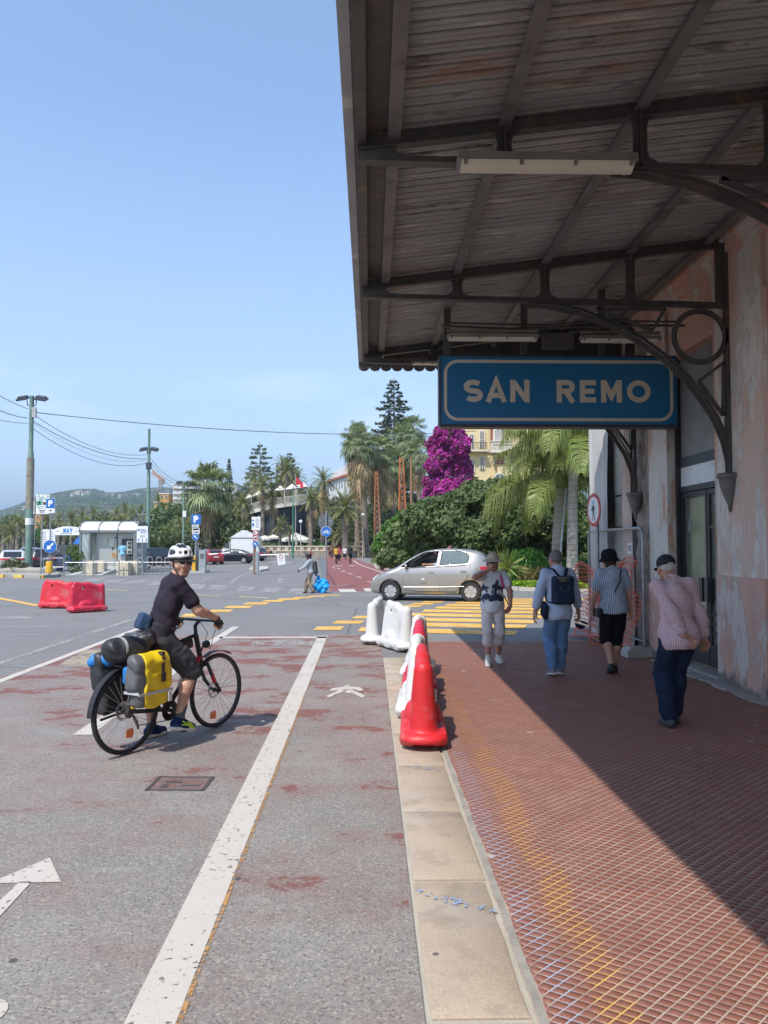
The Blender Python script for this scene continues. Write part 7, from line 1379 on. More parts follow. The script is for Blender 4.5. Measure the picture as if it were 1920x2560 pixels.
m = MB(); q0, q1 = L_ * .68, L_ * 1.0; P_ = [a + d * q0 + nrm * .5, a + d * q1 + nrm * .5, a + d * q1 - nrm * 13, a + d * q0 - nrm * 13]; R_ = [a + d * (q0 + 4) - nrm * 6, a + d * (q1 - 4) - nrm * 6]; m.add([(p.x, p.y, zt + .7) for p in P_] + [(p.x, p.y, zt + 5.2) for p in R_], [(0, 1, 5, 4), (1, 2, 5), (2, 3, 4, 5), (3, 0, 4)]); m.build('roof', TERRA, ht, world=True)
for k in range(16): hq(MB(), L_ * (k + .35) / 16, L_ * (k + .65) / 16, zt - 3.6, zt - 1.2, .02, .1).build('window', PGL, ht, world=True)
for k in range(9): s_ = L_ * (.14 + .05 * k); hq(MB(), s_, s_ + .35, zt + 3.6, zt + 4.8, -2.4, -2.1).build('finial', HW, ht, world=True)
# crane on the hill
p = at(401, 1236, 420); cr = T('tower_crane', 'orange tower crane far away above the orange building', 'crane', (p.x, 420, 0)); CRO = M('crane_orange', (.58, .24, .06), .6)
z1 = at(401, 1200, 420).z; m = MB()
for sx_ in (-.8, .8):
 for sy in (-.8, .8): m.tube([(sx_, sy, 0), (sx_, sy, z1)], .14, 4)
for k in range(int(z1 / 2)): m.tube([(-.8, -.8, k * 2), (.8, -.8, k * 2 + 2)], .1, 4, False).tube([(.8, -.8, k * 2), (-.8, -.8, k * 2 + 2)], .1, 4, False)
m.build('mast', M('crane_grey', (.25, .22, .2), .6), cr); q0, q1 = at(380, 1184, 420), at(413, 1207, 420); q0, q1 = q0 - V((p.x, 420, 0)), q1 - V((p.x, 420, 0)); m = MB(); dz = V((0, 0, 1.7)); n = 14
for o_ in (V((0, -.8, 0)), V((0, .8, 0)), dz): m.tube([q0 + o_, q1 + o_], .2, 4)
for k in range(n): m.tube([q0.lerp(q1, k / n) + V((0, -.8, 0)), q0.lerp(q1, (k + .5) / n) + dz, q0.lerp(q1, (k + 1) / n) + V((0, -.8, 0))], .13, 4, False)
m.build('jib', CRO, cr); MB().box(tuple(q0.lerp(q1, .72) + V((0, 0, -.8))), (2.4, 2.2, 2.6)).build('cab', M('crane_grey', (.25, .22, .2)), cr)
# terrace restaurant on stilts
Yt = 134; tx = lambda px: gx(px, Yt); te = T('terrace_restaurant', 'curved white railed terrace restaurant raised on dark columns', 'restaurant terrace', (tx(690), Yt, 0)); arcT = [(592, 1290, 6), (620, 1283, 3), (650, 1277, 1.2), (680, 1272, .3), (710, 1268, 0), (740, 1263, .6), (765, 1258, 2)]
W = lambda mb, n, m, **k: mb.build(n, m, te, world=True, **k); CW = M('terrace_white', (.6, .58, .53), .8, var=.08, vs=1); P_ = [V((tx(px), Yt + dy, gz(py, Yt))) for px, py, dy in arcT]
m = MB();
for q0, q1 in zip(P_, P_[1:]): m.add([q0, q1, q1 + V((0, 14, 0)), q0 + V((0, 14, 0)), q0 + V((0, 0, .7)), q1 + V((0, 0, .7)), q1 + V((0, 14, .7)), q0 + V((0, 14, .7))], [(3, 2, 1, 0), (4, 5, 6, 7), (0, 1, 5, 4), (2, 3, 7, 6)])
W(m, 'deck', CW); m = MB()
for q0, q1 in zip(P_, P_[1:]):
 m.tube([q0 + V((0, 0, 1.75)), q1 + V((0, 0, 1.75))], .05, 4); nn = 9
 for k in range(nn): q = q0.lerp(q1, k / nn); m.box2((q.x - .04, q.y - .04, q.z + .6), (q.x + .04, q.y + .04, q.z + 1.75))
W(m, 'railing', CW); m = MB()
for q0, q1 in zip(P_, P_[1:]): m.add([q0 + V((0, 1.5, -6)), q1 + V((0, 1.5, -6)), q1 + V((0, 1.5, 0)), q0 + V((0, 1.5, 0))], [(0, 1, 2, 3)])
W(m, 'glass_wall', M('dark_glazing', (.03, .04, .055), .25));
for q in P_: W(MB().cyl((q.x, q.y + .6, 0), (q.x, q.y + .6, q.z), .16, n=8), 'column', M('column_dark', (.05, .055, .07), .6))
for q in P_: W(MB().box2((q.x - .05, q.y + .3, q.z + .7), (q.x + .05, q.y + .4, q.z + 3.2)), 'awning_post', CW)
for k, (q0, q1) in enumerate(zip(P_, P_[1:])): m = MB(); c0, c1 = q0 + V((0, .2, 3.1)), q1 + V((0, .2, 3.1)); mm = (c0 + c1) / 2 + V((0, 2.5, 1.1)); m.add([c0, c1, c1 + V((0, 5, .1)), c0 + V((0, 5, .1)), mm], [(0, 1, 4), (1, 2, 4), (2, 3, 4), (3, 0, 4)]); W(m, 'awning', M('awning_cloth', (.64, .60, .53), .8))
# sea front balustrade
Yw = 119; wl = T('balustrade', 'long cream balustrade wall along the sea front', 'balustrade', (gx(800, Yw), Yw, 0)); W = lambda mb, n, m, **k: mb.build(n, m, wl, world=True, **k); BAL = M('balustrade_cream', (.58, .50, .38), .85, var=.1, vs=1, world=True); x0, x1 = gx(640, Yw), gx(962, Yw)
W(MB().box2((x0, Yw, 0), (x1, Yw + .6, .95)), 'base_wall', M('rubble_wall', (.34, .29, .23), .95, var=.35, vs=3, bump=.6, bs=8, col2=(.18, .155, .13), world=True)); W(MB().box2((x0, Yw - .06, .95), (x1, Yw + .66, 1.08)).box2((x0, Yw - .06, 1.62), (x1, Yw + .66, 1.82)), 'coping', BAL)
n = 17; xs = [x0 + (x1 - x0) * k / n for k in range(n + 1)]
for x in xs: W(MB().box2((x - .3, Yw, 1.08), (x + .3, Yw + .6, 1.62)), 'pier', BAL)
m = MB();
for a_, c_ in zip(xs, xs[1:]):
 for k in range(3): m.cyl((a_ + .42 + (c_ - a_ - .84) * (k + .5) / 3, Yw + .3, 1.08), (a_ + .42 + (c_ - a_ - .84) * (k + .5) / 3, Yw + .3, 1.62), .12, n=6)
W(m, 'baluster', BAL, kind='stuff')
# cafe parasols, kiosk roof
PAR = M('parasol_cloth', (.68, .65, .58), .8, var=.04)
def parasol(label, px, py, wpx, Y, closed=False):
 p = at(px, py, Y); w = wpx * Y / F / 2; o = T('parasol', label, 'parasol', (p.x, Y, 0), 0, 'cafe parasols'); MB().cyl((0, 0, 0), (0, 0, p.z), .05, n=6).build('pole', M('pole_white', (.6, .6, .58), .5), o); m = MB()
 if closed: m.lathe([(.02, p.z), (.18, p.z - .4), (.26, p.z - 1.8), (.12, p.z - 2.0)], 10)
 else: m.add([(0, 0, p.z)] + [(w * math.cos(a), w * math.sin(a) * .9, p.z - w * .42) for a in np.linspace(0, 2 * PI, 9)[:-1]] + [(w * 1.0 * math.cos(a), w * .9 * math.sin(a), p.z - w * .42 - .3) for a in np.linspace(0, 2 * PI, 9)[:-1]], [(0, 1 + k, 1 + (k + 1) % 8) for k in range(8)] + [(1 + k, 9 + k, 9 + (k + 1) % 8, 1 + (k + 1) % 8) for k in range(8)])
 m.build('canopy', PAR, o); return o
parasol('leftmost white cafe parasol behind the balustrade', 662, 1338, 38, 126); parasol('white cafe parasol second from the left behind the balustrade', 684, 1336, 34, 129); parasol('largest white cafe parasol, in front of the green kiosk', 740, 1332, 84, 127); parasol('low white cafe parasol right of the largest one', 768, 1343, 42, 131); parasol('closed white parasol in front of the largest open one', 741, 1338, 10, 124, True)
p = at(722, 1325, 133); kk = T('green_kiosk', 'small dark green roofed kiosk behind the cafe parasols', 'kiosk', (p.x, 133, 0)); GRN = M('kiosk_green', (.04, .085, .065), .6); m = MB(); m.lathe([(0, p.z + .9), (1.2, p.z + .2), (1.2, p.z - .4), (3.4, p.z - 1.2), (3.6, p.z - 1.5)], 8); m.build('roof', M('kiosk_roof', (.1, .1, .09), .7), kk); MB().lathe([(2.6, 0), (2.6, p.z - 1.4)], 8).build('wall', GRN, kk)
m = MB(); m.box((0, -2.5, 1.6), (2.0, .3, 1.3)); m.build('counter_window', PGL, kk)
# ================================================================ POLES, WIRES, LAMPS
PGRN = M('pole_green', (.11, .19, .155), .6, var=.2, vs=2, col2=(.25, .22, .17), c2=(.58, .66)); FLD = M('floodlight_grey', (.10, .11, .13), .5, .3); WIRE = M('wire_black', (.11, .12, .135), .6)
def flood(par, c, sx_):
 m = MB(); rt = Matrix.Rotation(R(9 * sx_), 3, 'Y') @ Matrix.Rotation(R(24), 3, 'X'); m.box(c, (.74, .55, .13), mat=rt); m.box((c[0], c[1], c[2] + .12), (.6, .4, .12), mat=rt); m.tube([(c[0] - .3 * sx_, c[1], c[2] - .1), (c[0] - .35 * sx_, c[1], c[2] - .45), (0, 0, c[2] - .5)], .035, 5); return m.build('floodlight', FLD, par)
def pole(name, label, px, Y, pytop, r, pyl, wide=36, rust=False, loc=None):
 b = at(px, 1366, Y); h = at(px, pytop, Y).z; o = T(name, label, 'light pole', (b.x, Y, 0)); m = MB(); m.tube([(0, 0, -.2), (0, 0, h * .38), (0, 0, h * .385), (0, 0, h * .68), (0, 0, h * .685), (0, 0, h)], [r, r, r * .82, r * .82, r * .62, r * .6], 14); m.build('mast', PGRN, o, smooth=40)
 z = at(px, pyl, Y).z; w = wide * Y / F
 for s in (-1, 1): flood(o, (s * w, 0, z), s)
 return o, V((b.x, Y, h)), z
o1, top1, z1_ = pole('light_pole', 'tall green rusty pole with two floodlights on the far left', 72, 51, 990, .235, 997, 23)
m = MB(); m.lathe([(.245, 3.15), (.25, 3.15), (.25, 3.6), (.245, 3.6)], 14); m.build('poster', M('paper', (.7, .7, .65)), o1); m = MB(); m.lathe([(.24, 4.2), (.243, 4.2), (.243, 7.4), (.238, 7.6)], 14); m.build('rust_patch', M('rust_flaking', (.24, .23, .18), .8, var=.3, vs=3, col2=(.2, .1, .06), c2=(.55, .62)), o1); m = MB(); m.box((.22, -.1, at(72, 1035, 51).z), (.25, .2, .5)).box((.2, -.1, at(72, 1022, 51).z), (.3, .15, .16)); m.build('insulator', M('insulator_grey', (.4, .4, .4), .5), o1)
o2, top2, z2_ = pole('light_pole', 'green pole with two floodlights and a thin top behind the kiosk sign', 369, 70, 1072, .19, 1124, 13); m = MB(); m.cyl((0, 0, z2_ - 1.8), (0, 0, z2_ - 1.2), .26, n=10); m.build('collar', FLD, o2)
o3, top3, z3_ = pole('light_pole', 'green floodlight pole left of the stout fan palm', 458, 92, 1205, .16, 1207, 12); m = MB(); m.box((.15, -.2, at(460, 1285, 92).z), (.42, .08, .75)); m.build('notice_plate', M('paper', (.7, .7, .65)), o3)
b = at(732, 1366, 110); o4 = T('light_pole', 'slim bright green pole in front of the balustrade', 'light pole', (b.x, 110, 0)); m = MB(); m.tube([(0, 0, 0), (0, 0, 1.8), (0, 0, 1.85), (0, 0, at(732, 1215, 110).z)], [.2, .2, .12, .07], 10); m.build('mast', M('pole_bright_green', (.05, .2, .12), .5), o4)
def wire(label, a, c, sag, r=.022, n=22):
 a, c = V(a), V(c); o = T('overhead_cable', label, 'cable', a); m = MB(); m.tube([a.lerp(c, k / n) - V((0, 0, 4 * sag * (k / n) * (1 - k / n))) - a for k in range(n + 1)], r, 5, False); m.build('strand', WIRE, o)
A = lambda px, py, Y: at(px, py, Y)
wire('long high cable from the left pole across to the purple creeper', A(78, 1030, 51), A(1190, 1078, 75), .8, .03); wire('upper sagging cable between the two green poles', A(78, 1032, 51), A(366, 1137, 70), .9, .02); wire('middle sagging cable between the two green poles', A(78, 1050, 51), A(366, 1147, 70), .75, .026); wire('lowest deep sagging cable between the two green poles', A(78, 1068, 51), A(366, 1158, 70), 1.1, .02)
wire('thin dip cable between the two green poles', A(80, 1055, 51), A(366, 1150, 70), 1.0, .012)
wire('upper cable running from the left pole out of the left edge', A(70, 1022, 51), A(-60, 955, 40), .1, .022); wire('middle cable running from the left pole out of the left edge', A(70, 1045, 51), A(-60, 995, 40), .2, .024); wire('lower cable running from the left pole out of the left edge', A(70, 1058, 51), A(-60, 1035, 40), .12, .018)
wire('upper cable from the second pole to the third pole', A(372, 1140, 70), A(452, 1205, 92), .5, .022); wire('middle cable from the second pole to the third pole', A(372, 1150, 70), A(452, 1213, 92), .5, .018); wire('lower cable from the second pole to the third pole', A(372, 1160, 70), A(452, 1225, 92), .5, .018)
wire('short pale cable crossing the lower purple blossoms', A(1120, 1189, 62), A(1185, 1184, 55), .25, .02)
# lattice masts
def mast(name, label, px0, py0, px1, py1, Y, w0, w1, mat, n=16):
 b = at(px0, py0, Y); t_ = at(px1, py1, Y); o = T(name, label, 'lattice mast', (b.x, Y, b.z)); t_ = t_ - b; m = MB(); C_ = lambda u, sx_, sy: t_ * u + V((sx_, sy, 0)) * (w0 + (w1 - w0) * u) / 2
 for sx_ in (-1, 1):
  for sy in (-1, 1): m.tube([C_(0, sx_, sy), C_(1, sx_, sy)], .07, 4)
 m.build('legs', mat, o); m = MB()
 for k in range(n):
  u0, u1 = k / n, (k + 1) / n
  for p_, q_ in (((-1, -1), (1, -1)), ((1, -1), (1, 1)), ((1, 1), (-1, 1)), ((-1, 1), (-1, -1))): m.tube([C_(u0, *p_), C_(u1, *q_)], .04, 4, False); m.tube([C_(u0, *q_), C_(u1, *p_)], .04, 4, False)
 m.build('lacing', mat, o); return o
MCR = M('mast_cream', (.52, .38, .22), .7, var=.2, vs=2, col2=(.35, .16, .06)); MRU = M('mast_rust', (.40, .15, .06), .8, var=.25, vs=2, col2=(.5, .36, .24))
mast('lattice_mast', 'pale cream lattice mast standing beside the ringed palm trunk', 904, 1398, 896, 1200, 113, .95, .3, MCR); mast('lattice_mast', 'slender rusty lattice mast in front of the tan skirted palm', 944, 1395, 941, 1178, 114, 1.2, .3, MRU); mast('lattice_mast', 'orange rust lattice mast right of the fan palms', 1008, 1395, 1004, 1143, 105, 1.3, .5, M('mast_orange', (.5, .16, .045), .8, var=.2, vs=2))
o = T('timber_mast', 'brown plain mast just left of the purple creeper', 'mast', (gx(1028, 104), 104, 0)); MB().tube([(0, 0, 0), (0, 0, gz(1142, 104))], [.2, .15], 8).build('mast', M('mast_brown', (.26, .15, .08), .9), o)
GLO = M('globe_lamp', (.7, .7, .68), .3)
for label, px, py, Y in (('white globe lamp beside the ringed palm trunk', 907, 1288, 112), ('white globe lamp on a thin post left of the yellowish palm', 752, 1304, 118), ('white globe lamp behind the white truck', 596, 1316, 104), ('small globe lamp near the hedge, left of the stout palm', 448, 1316, 104)):
 p = at(px, py, Y); o = T('globe_lamp', label, 'street lamp', (p.x, Y, 0)); MB().cyl((0, 0, 0), (0, 0, p.z), .07, .05, 8).build('post', M('lamp_post_grey', (.4, .42, .42), .5), o); MB().sphere((0, 0, p.z), .3, 12, 8).build('globe', GLO, o, smooth=80)
p = at(1002, 1152, 104); o = T('street_lamp', 'curved arm street lamp above the orange lattice mast', 'street lamp', (p.x, 104, 0)); m = MB(); m.tube([(0, 0, p.z - 3), (.3, 0, p.z), (2.0, 0, p.z + 1.2), (4.6, 0, p.z + 2.1)], .06, 5); m.build('arm', PGRN, o); MB().box((4.9, 0, p.z + 2.15), (1.0, .3, .12)).build('lamp_head', GLO, o)
p = at(748, 1217, 126); o = T('flag_pole', 'flag pole with a red and white flag above the terrace', 'flag', (p.x - .6, 126, 0)); MB().cyl((0, 0, 0), (0, 0, gz(1186, 126)), .08, .05, 6).build('pole', M('lamp_post_grey', (.4, .42, .42)), o)
def cloth_flag(nm, pts, mat): m = MB(); m.add([(x, .15 * math.sin(x * 3), z) for x, z in pts] + [(x, .15 * math.sin(x * 3) + .04, z) for x, z in pts], [tuple(range(len(pts))), tuple(range(2 * len(pts) - 1, len(pts) - 1, -1))]); m.build(nm, mat, o)
zf = gz(1190, 126); cloth_flag('cloth', [(0, zf), (.8, zf - .9), (1.3, zf - 1.3), (1.25, zf - 2.1), (.5, zf - 1.7), (0, zf - 1.6)], M('flag_red', (.6, .03, .05), .7)); cloth_flag('stripe', [(.02, zf - 1.62), (.5, zf - 1.3), (.9, zf - 1.7), (.45, zf - 1.75)], SWHT)
# ================================================================ ROAD SIGNS
def spost(name, label, px, Y, pytop, r=.035, z0=0.0, cat='road sign', lean=None, mat=None):
 b = at(px, 1366, Y); h = at(px, pytop, Y).z; o = T(name, label, cat, (b.x, Y, z0)); MB().tube([(0, .05, 0), ((lean or 0), .05, h - z0)], r, 8).build('post', mat or GALV, o, smooth=60); o['h'] = h; return o
def pr(o, px0, py0, px1, py1):
 Y = o.location.y; a, c = at(px0, py1, Y), at(px1, py0, Y); return (a.x - o.location.x, a.z - o.location.z, c.x - o.location.x, c.z - o.location.z)
def plate_(o, name, rect, mat, y=0.0, th=.02):
 x0, z0, x1, z1 = rect; return MB().box2((x0, y - th, z0), (x1, y, z1)).build(name, mat, o)
def rdisc(o, name, px, py, rpx, mat, y=0.0, th=.015):
 Y = o.location.y; c = at(px, py, Y); r = rpx * Y / F; m = MB(); m.prism([(c.x - o.location.x + r * math.cos(2 * PI * i / 28), c.z - o.location.z + r * math.sin(2 * PI * i / 28)) for i in range(28)], th, (V((0, y, 0)), V((1, 0, 0)), V((0, 0, 1)), V((0, -1, 0)))); return m.build(name, mat, o)
def poly_(o, name, pts, mat, y=-.03, th=.006):
 Y = o.location.y; m = MB(); q = [at(x, y_, Y) for x, y_ in pts]; m.prism([(p.x - o.location.x, p.z - o.location.z) for p in q], th, (V((0, y, 0)), V((1, 0, 0)), V((0, 0, 1)), V((0, -1, 0)))); return m.build(name, mat, o)
def text_(o, chs, px, py, hpx, mat, y=-.03, t=.22, adv=.95, name='letter'):
 Y = o.location.y; s = Y / F; c = at(px, py, Y); x = 0
 for ch in chs:
  if ch == ' ': x += hpx * s * .4; continue
  wd_ = hpx * s * (.3 if ch == 'I' else .72); m = MB(); write(m, [(ch, 0, wd_)], t, (V((c.x - o.location.x + x, y, c.z - o.location.z)), V((1, 0, 0)), V((0, 0, 1)), V((0, -1, 0))), hpx * s, .006); m.build(name, mat, o); x += wd_ * 1.22 * adv
def lines_(o, rect_px, n, mat, seed=1, y=-.024):
 g = random.Random(seed); x0, y0, x1, y1 = rect_px; m = MB(); Y = o.location.y
 for k in range(n):
  yy = y0 + (y1 - y0) * (k + .5) / n; xa = x0 + (x1 - x0) * g.uniform(0, .18); xb = x1 - (x1 - x0) * g.uniform(0, .25); a, c = at(xa, yy, Y), at(xb, yy, Y); hh = (y1 - y0) / n * .2 * Y / F; m.box2((a.x - o.location.x, y - .003, a.z - o.location.z - hh), (c.x - o.location.x, y, a.z - o.location.z + hh))
 return m.build('print_lines', mat, o)
PRN = M('print_grey', (.3, .32, .36), .6); PNB = M('print_blue', (.06, .16, .38), .6); ARW = lambda cx_, cy, s, rot: [(cx_ + s * (x * math.cos(rot) - y * math.sin(rot)), cy + s * (x * math.sin(rot) + y * math.cos(rot))) for x, y in ((-.14, -.75), (.14, -.75), (.14, .1), (.45, .1), (0, .75), (-.45, .1), (-.14, .1))]
# left cluster on the kerb island
s = spost('parking_zone_sign', 'tall parking rules board with a green A, behind the blue P sign', 103, 44, 1236, .04, .16); plate_(s, 'board', pr(s, 90, 1236, 124, 1285), SWHT); plate_(s, 'frame', pr(s, 89.4, 1235, 124.6, 1286), M('sign_green_edge', (.1, .25, .2), .5), .006); plate_(s, 'green_field', pr(s, 92, 1252, 106, 1263), M('sign_green', (.06, .33, .2), .5), -.021, .004); text_(s, 'A', 95.5, 1262, 9, SBLK, -.026); poly_(s, 'truck_mark', [(108, 1262), (108, 1256), (113, 1254), (117, 1256), (118, 1262)], M('print_brown', (.12, .05, .05), .6), -.022); lines_(s, (92, 1243, 122, 1251), 3, M('print_green', (.1, .35, .25), .6), 2); lines_(s, (92, 1265, 112, 1272), 2, PRN, 3); lines_(s, (98, 1274, 113, 1282), 2, SBLK, 4);
for x in (96, 107, 120): rdisc(s, 'emblem', x, 1240.5, 2, PRN, -.021, .004)
s = spost('parking_sign', 'blue P parking sign above a round blue arrow by the yellow bollard', 124, 42, 1247, .04, .16); plate_(s, 'plate', pr(s, 115.5, 1247, 137.5, 1270.5), SBLU); plate_(s, 'rim', pr(s, 115, 1246.5, 138, 1283), SWHT, .006); text_(s, 'P', 121, 1266, 15.5, SWHT, -.021, .26); plate_(s, 'arrow_plate', pr(s, 115.5, 1271.5, 137, 1282.5), SWHT); poly_(s, 'arrow', ARW(126, 1276.5, 5.5, -PI / 2), SBLK, -.021)
rdisc(s, 'arrow_disc', 125.8, 1366, 15.6, SBLU, -.03); rdisc(s, 'disc_rim', 125.8, 1366, 16.6, SWHT, -.02, .008); poly_(s, 'arrow', ARW(125.8, 1366, 15.5, R(45)), SWHT, -.046); s2 = s
s = spost('bollard', 'yellow cylinder bollard under the round blue arrow', 124, 41.5, 1403, .05, .16, 'bollard'); h = s['h'] - .16; MB().lathe([(.15, .12), (.17, .14), (.17, h - .04), (.15, h)], 16).build('cylinder', M('bollard_yellow', (.72, .38, .02), .45), s, smooth=40)
s = spost('notice_pole', 'narrow white plate with red edge on a thin pole behind the left pole', 85, 52, 1240, .03); plate_(s, 'plate', pr(s, 80, 1253, 87, 1285), SWHT); plate_(s, 'edge', pr(s, 79.5, 1252.5, 87.5, 1286), SRED, .006); lines_(s, (81, 1258, 86, 1280), 4, PRN, 8)
isl = [(-40, 1442), (40, 1444), (100, 1446), (146, 1443), (150, 1438), (128, 1430), (-40, 1424)]; pts = [gp(*q) for q in isl]; m = MB(); n = len(pts); m.add([(p.x, p.y, 0) for p in pts] + [(p.x, p.y, .16) for p in pts], [tuple(range(n, 2 * n))] + [(i, (i + 1) % n, n + (i + 1) % n, n + i) for i in range(n)]); m.build('traffic_island', M('island_paving', (.33, .31, .28), .9, var=.15, world=True, bump=.3), kind='structure')
YK = M('kerb_yellow', (.66, .46, .10), .7, var=.12, vs=4)
for k, (x0, x1) in enumerate(((-14, 10), (35, 57), (86, 109), (-60, -38))): a, c = gp(x0, 1443.6 + .02 * x0), gp(x1, 1443.6 + .02 * x1); d = c - a; m = MB(); m.box(((a.x + c.x) / 2, (a.y + c.y) / 2 - .0, .085), (d.length, .12, .17), math.atan2(d.y, d.x)); m.build('yellow_kerb_block', YK, kind='structure')
o = T('stone_slab', 'long flat stone slab on the island in front of the left pole', 'stone', (*gp(70, 1437).xy, .16), R(-4)); solid('slab', [fbox((0, 0, .12), (1.55, .5, .15), .08, .02)], .05, M('rough_stone', (.36, .33, .28), .95, bump=.6, bs=6, var=.2), o, fold=(.02, 5, 1))
# kiosk sign, pay station
s = spost('information_sign', 'white parking information board with three blue arrows beside the kiosk', 355, 45, 1315, .04, .0); plate_(s, 'board', pr(s, 342, 1315, 370, 1356), SWHT); plate_(s, 'logo', pr(s, 344.5, 1323, 349, 1328), PNB, -.021, .004); lines_(s, (349, 1322, 368, 1334), 4, PNB, 1); lines_(s, (348, 1337, 367, 1345), 3, PRN, 5)
for x in (347, 356, 365.5): poly_(s, 'arrow', ARW(x, 1350, 4.5, PI) if False else [(x - .9, 1346), (x + .9, 1346), (x + .9, 1350), (x + 2.4, 1350), (x, 1354), (x - 2.4, 1350), (x - .9, 1350)], PNB, -.021)
Yk = 50; kx = lambda px: gx(px, Yk); kz = lambda py: gz(py, Yk)
ks = T('pay_kiosk', 'glass parking pay kiosk with a white barrel roof', 'kiosk', (kx(272), Yk, 0)); W = lambda mb, n, m, par=ks, **k: mb.build(n, m, ks, world=True, **k); GRY = M('kiosk_grey', (.22, .235, .24), .5, .3); STW = M('kiosk_panel', (.42, .43, .41), .35, .3, var=.08, vs=2)
x0, x1, zf, zr = kx(201), kx(341), .42, kz(1331); W(MB().box2((x0, Yk, 0), (x1, Yk + 2.4, zf)), 'floor_slab', CON)
pd = [kx(231), kx(286), kx(337)]
for a_, c_ in zip(pd, pd[1:]): W(MB().box2((a_ + .04, Yk + .55, zf), (c_ - .04, Yk + .6, zr)), 'panel', STW)
for x in (x0, kx(224), kx(336), x1): W(MB().box2((x - .06, Yk - .06, zf), (x + .06, Yk + .06, zr)), 'post', GRY)
W(MB().box2((x0 + .06, Yk, zf + .1), (kx(224) - .06, Yk + .03, zr)), 'glass_pane', glass('kiosk_glass', (.6, .68, .66), .45)); W(MB().box2((x0, Yk, zf), (x0 + .04, Yk + 2.3, zr)).box2((x1 - .04, Yk, zf), (x1, Yk + 2.3, zr)).box2((x0, Yk + 2.28, zf), (x1, Yk + 2.32, zr)), 'glass_wall', glass('kiosk_glass')); W(MB().box2((x0 - .1, Yk - .1, zr), (x1 + .1, Yk + 2.5, zr + .14)), 'beam', GRY)
hz_ = kz(1303) - zr - .14; rm_ = M('polycarbonate', (.68, .67, .63), .35, var=.05, vs=.8, coat=.3)
for k in range(3):
 xa, xb = x0 - .05 + (x1 - x0 + .1) * k / 3, x0 - .05 + (x1 - x0 + .1) * (k + 1) / 3; m = MB(); A_ = [(Yk + 1.2 - 1.3 * math.cos(t), zr + .14 + hz_ * math.sin(t)) for t in np.linspace(0, PI, 15)]; vs = [(x, q[0], q[1]) for x in (xa + .03, xb - .03) for q in A_]; m.add(vs, [(i, i + 1, 16 + i, 15 + i) for i in range(14)]); W(m, 'roof_panel', rm_, smooth=60)
for k in range(4): x = x0 - .05 + (x1 - x0 + .1) * k / 3; m = MB(); m.tube([(x, Yk + 1.2 - 1.33 * math.cos(t), zr + .14 + hz_ * 1.03 * math.sin(t)) for t in np.linspace(0, PI, 13)], .05, 5); W(m, 'roof_rib', GRY)
W(MB().box2((kx(300), Yk + .35, kz(1405)), (kx(331), Yk + .54, kz(1347))), 'machine_surround', M('machine_dark', (.05, .055, .06), .5)); W(MB().box2((kx(314), Yk + .25, kz(1385)), (kx(327), Yk + .34, kz(1352))), 'pay_machine', M('machine_face', (.45, .45, .38), .5));
for i_, (py0, py1) in enumerate(((1354, 1361), (1364, 1371), (1377, 1382))): W(MB().box2((kx(317), Yk + .22, kz(py1)), (kx(325), Yk + .24, kz(py0))), 'screen', M('machine_dark', (.05, .05, .05)))
for px0, py0, px1, py1 in ((250, 1347, 262, 1357), (267, 1348, 280, 1368)): W(MB().box2((kx(px0), Yk + .5, kz(py1)), (kx(px1), Yk + .54, kz(py0))), 'notice', M('notice_paper', (.6, .62, .5), .7))
W(MB().box2((kx(281), Yk + .5, kz(1346)), (kx(287), Yk + .54, kz(1342))), 'number_plate', SBLK); W(MB().cyl((kx(275), Yk + .54, kz(1371)), (kx(275), Yk + .5, kz(1371)), .07), 'round_notice', SBLK)
o = T('ramp', 'sloping concrete ramp up to the pay kiosk between the cream blocks', 'ramp', (kx(262), Yk - 2.0, 0)); m = MB(); m.add([(-1.0, -2, 0), (1.2, -2, 0), (1.2, 1.9, .42), (-.2, 1.9, .42), (1.2, 1.9, 0), (-.2, 1.9, 0)], [(0, 1, 2, 3), (1, 4, 2), (0, 3, 5), (4, 5, 3, 2)]); m.build('slab', CON, o)
CRB = M('cream_block', (.60, .53, .40), .85, var=.08, vs=3)
for px, Y, lb in ((226, 46.5, 'cream concrete block left of the ramp, nearer one'), (251, 47.8, 'cream concrete block left of the ramp, farther one'), (311, 45.6, 'cream concrete block right of the ramp, left one'), (333, 46.4, 'cream concrete block right of the ramp, right one')):
 p = at(px, 1366, Y); o = T('concrete_block', lb, 'concrete block', (p.x, Y, 0), 0, 'cream concrete blocks'); m = MB(); m.prism([(-.34, 0), (.34, 0), (.34, .78), (.28, .84), (-.28, .84), (-.34, .78)], .7, (V((0, .35, 0)), V((1, 0, 0)), V((0, 0, 1)), V((0, -1, 0)))); m.build('block', CRB, o); MB().box((0, -.36, .4), (.5, .03, .55)).build('face_panel', CRB, o)
p = at(285, 1388, 44); o = T('wooden_sign', 'tilted little wooden plate tied to the kiosk railing', 'sign', (p.x, 44, 0)); MB().box((0, 0, p.z), (.28, .03, .34), mat=Matrix.Rotation(R(22), 3, 'Y')).build('plate', M('cardboard', (.45, .30, .16), .9), o); MB().box((0, -.018, p.z), (.2, .004, .24), mat=Matrix.Rotation(R(22), 3, 'Y')).build('face', M('cardboard_dark', (.38, .22, .1)), o); MB().box((0, .05, p.z / 2), (.03, .03, p.z)).build('stick', GALV, o)
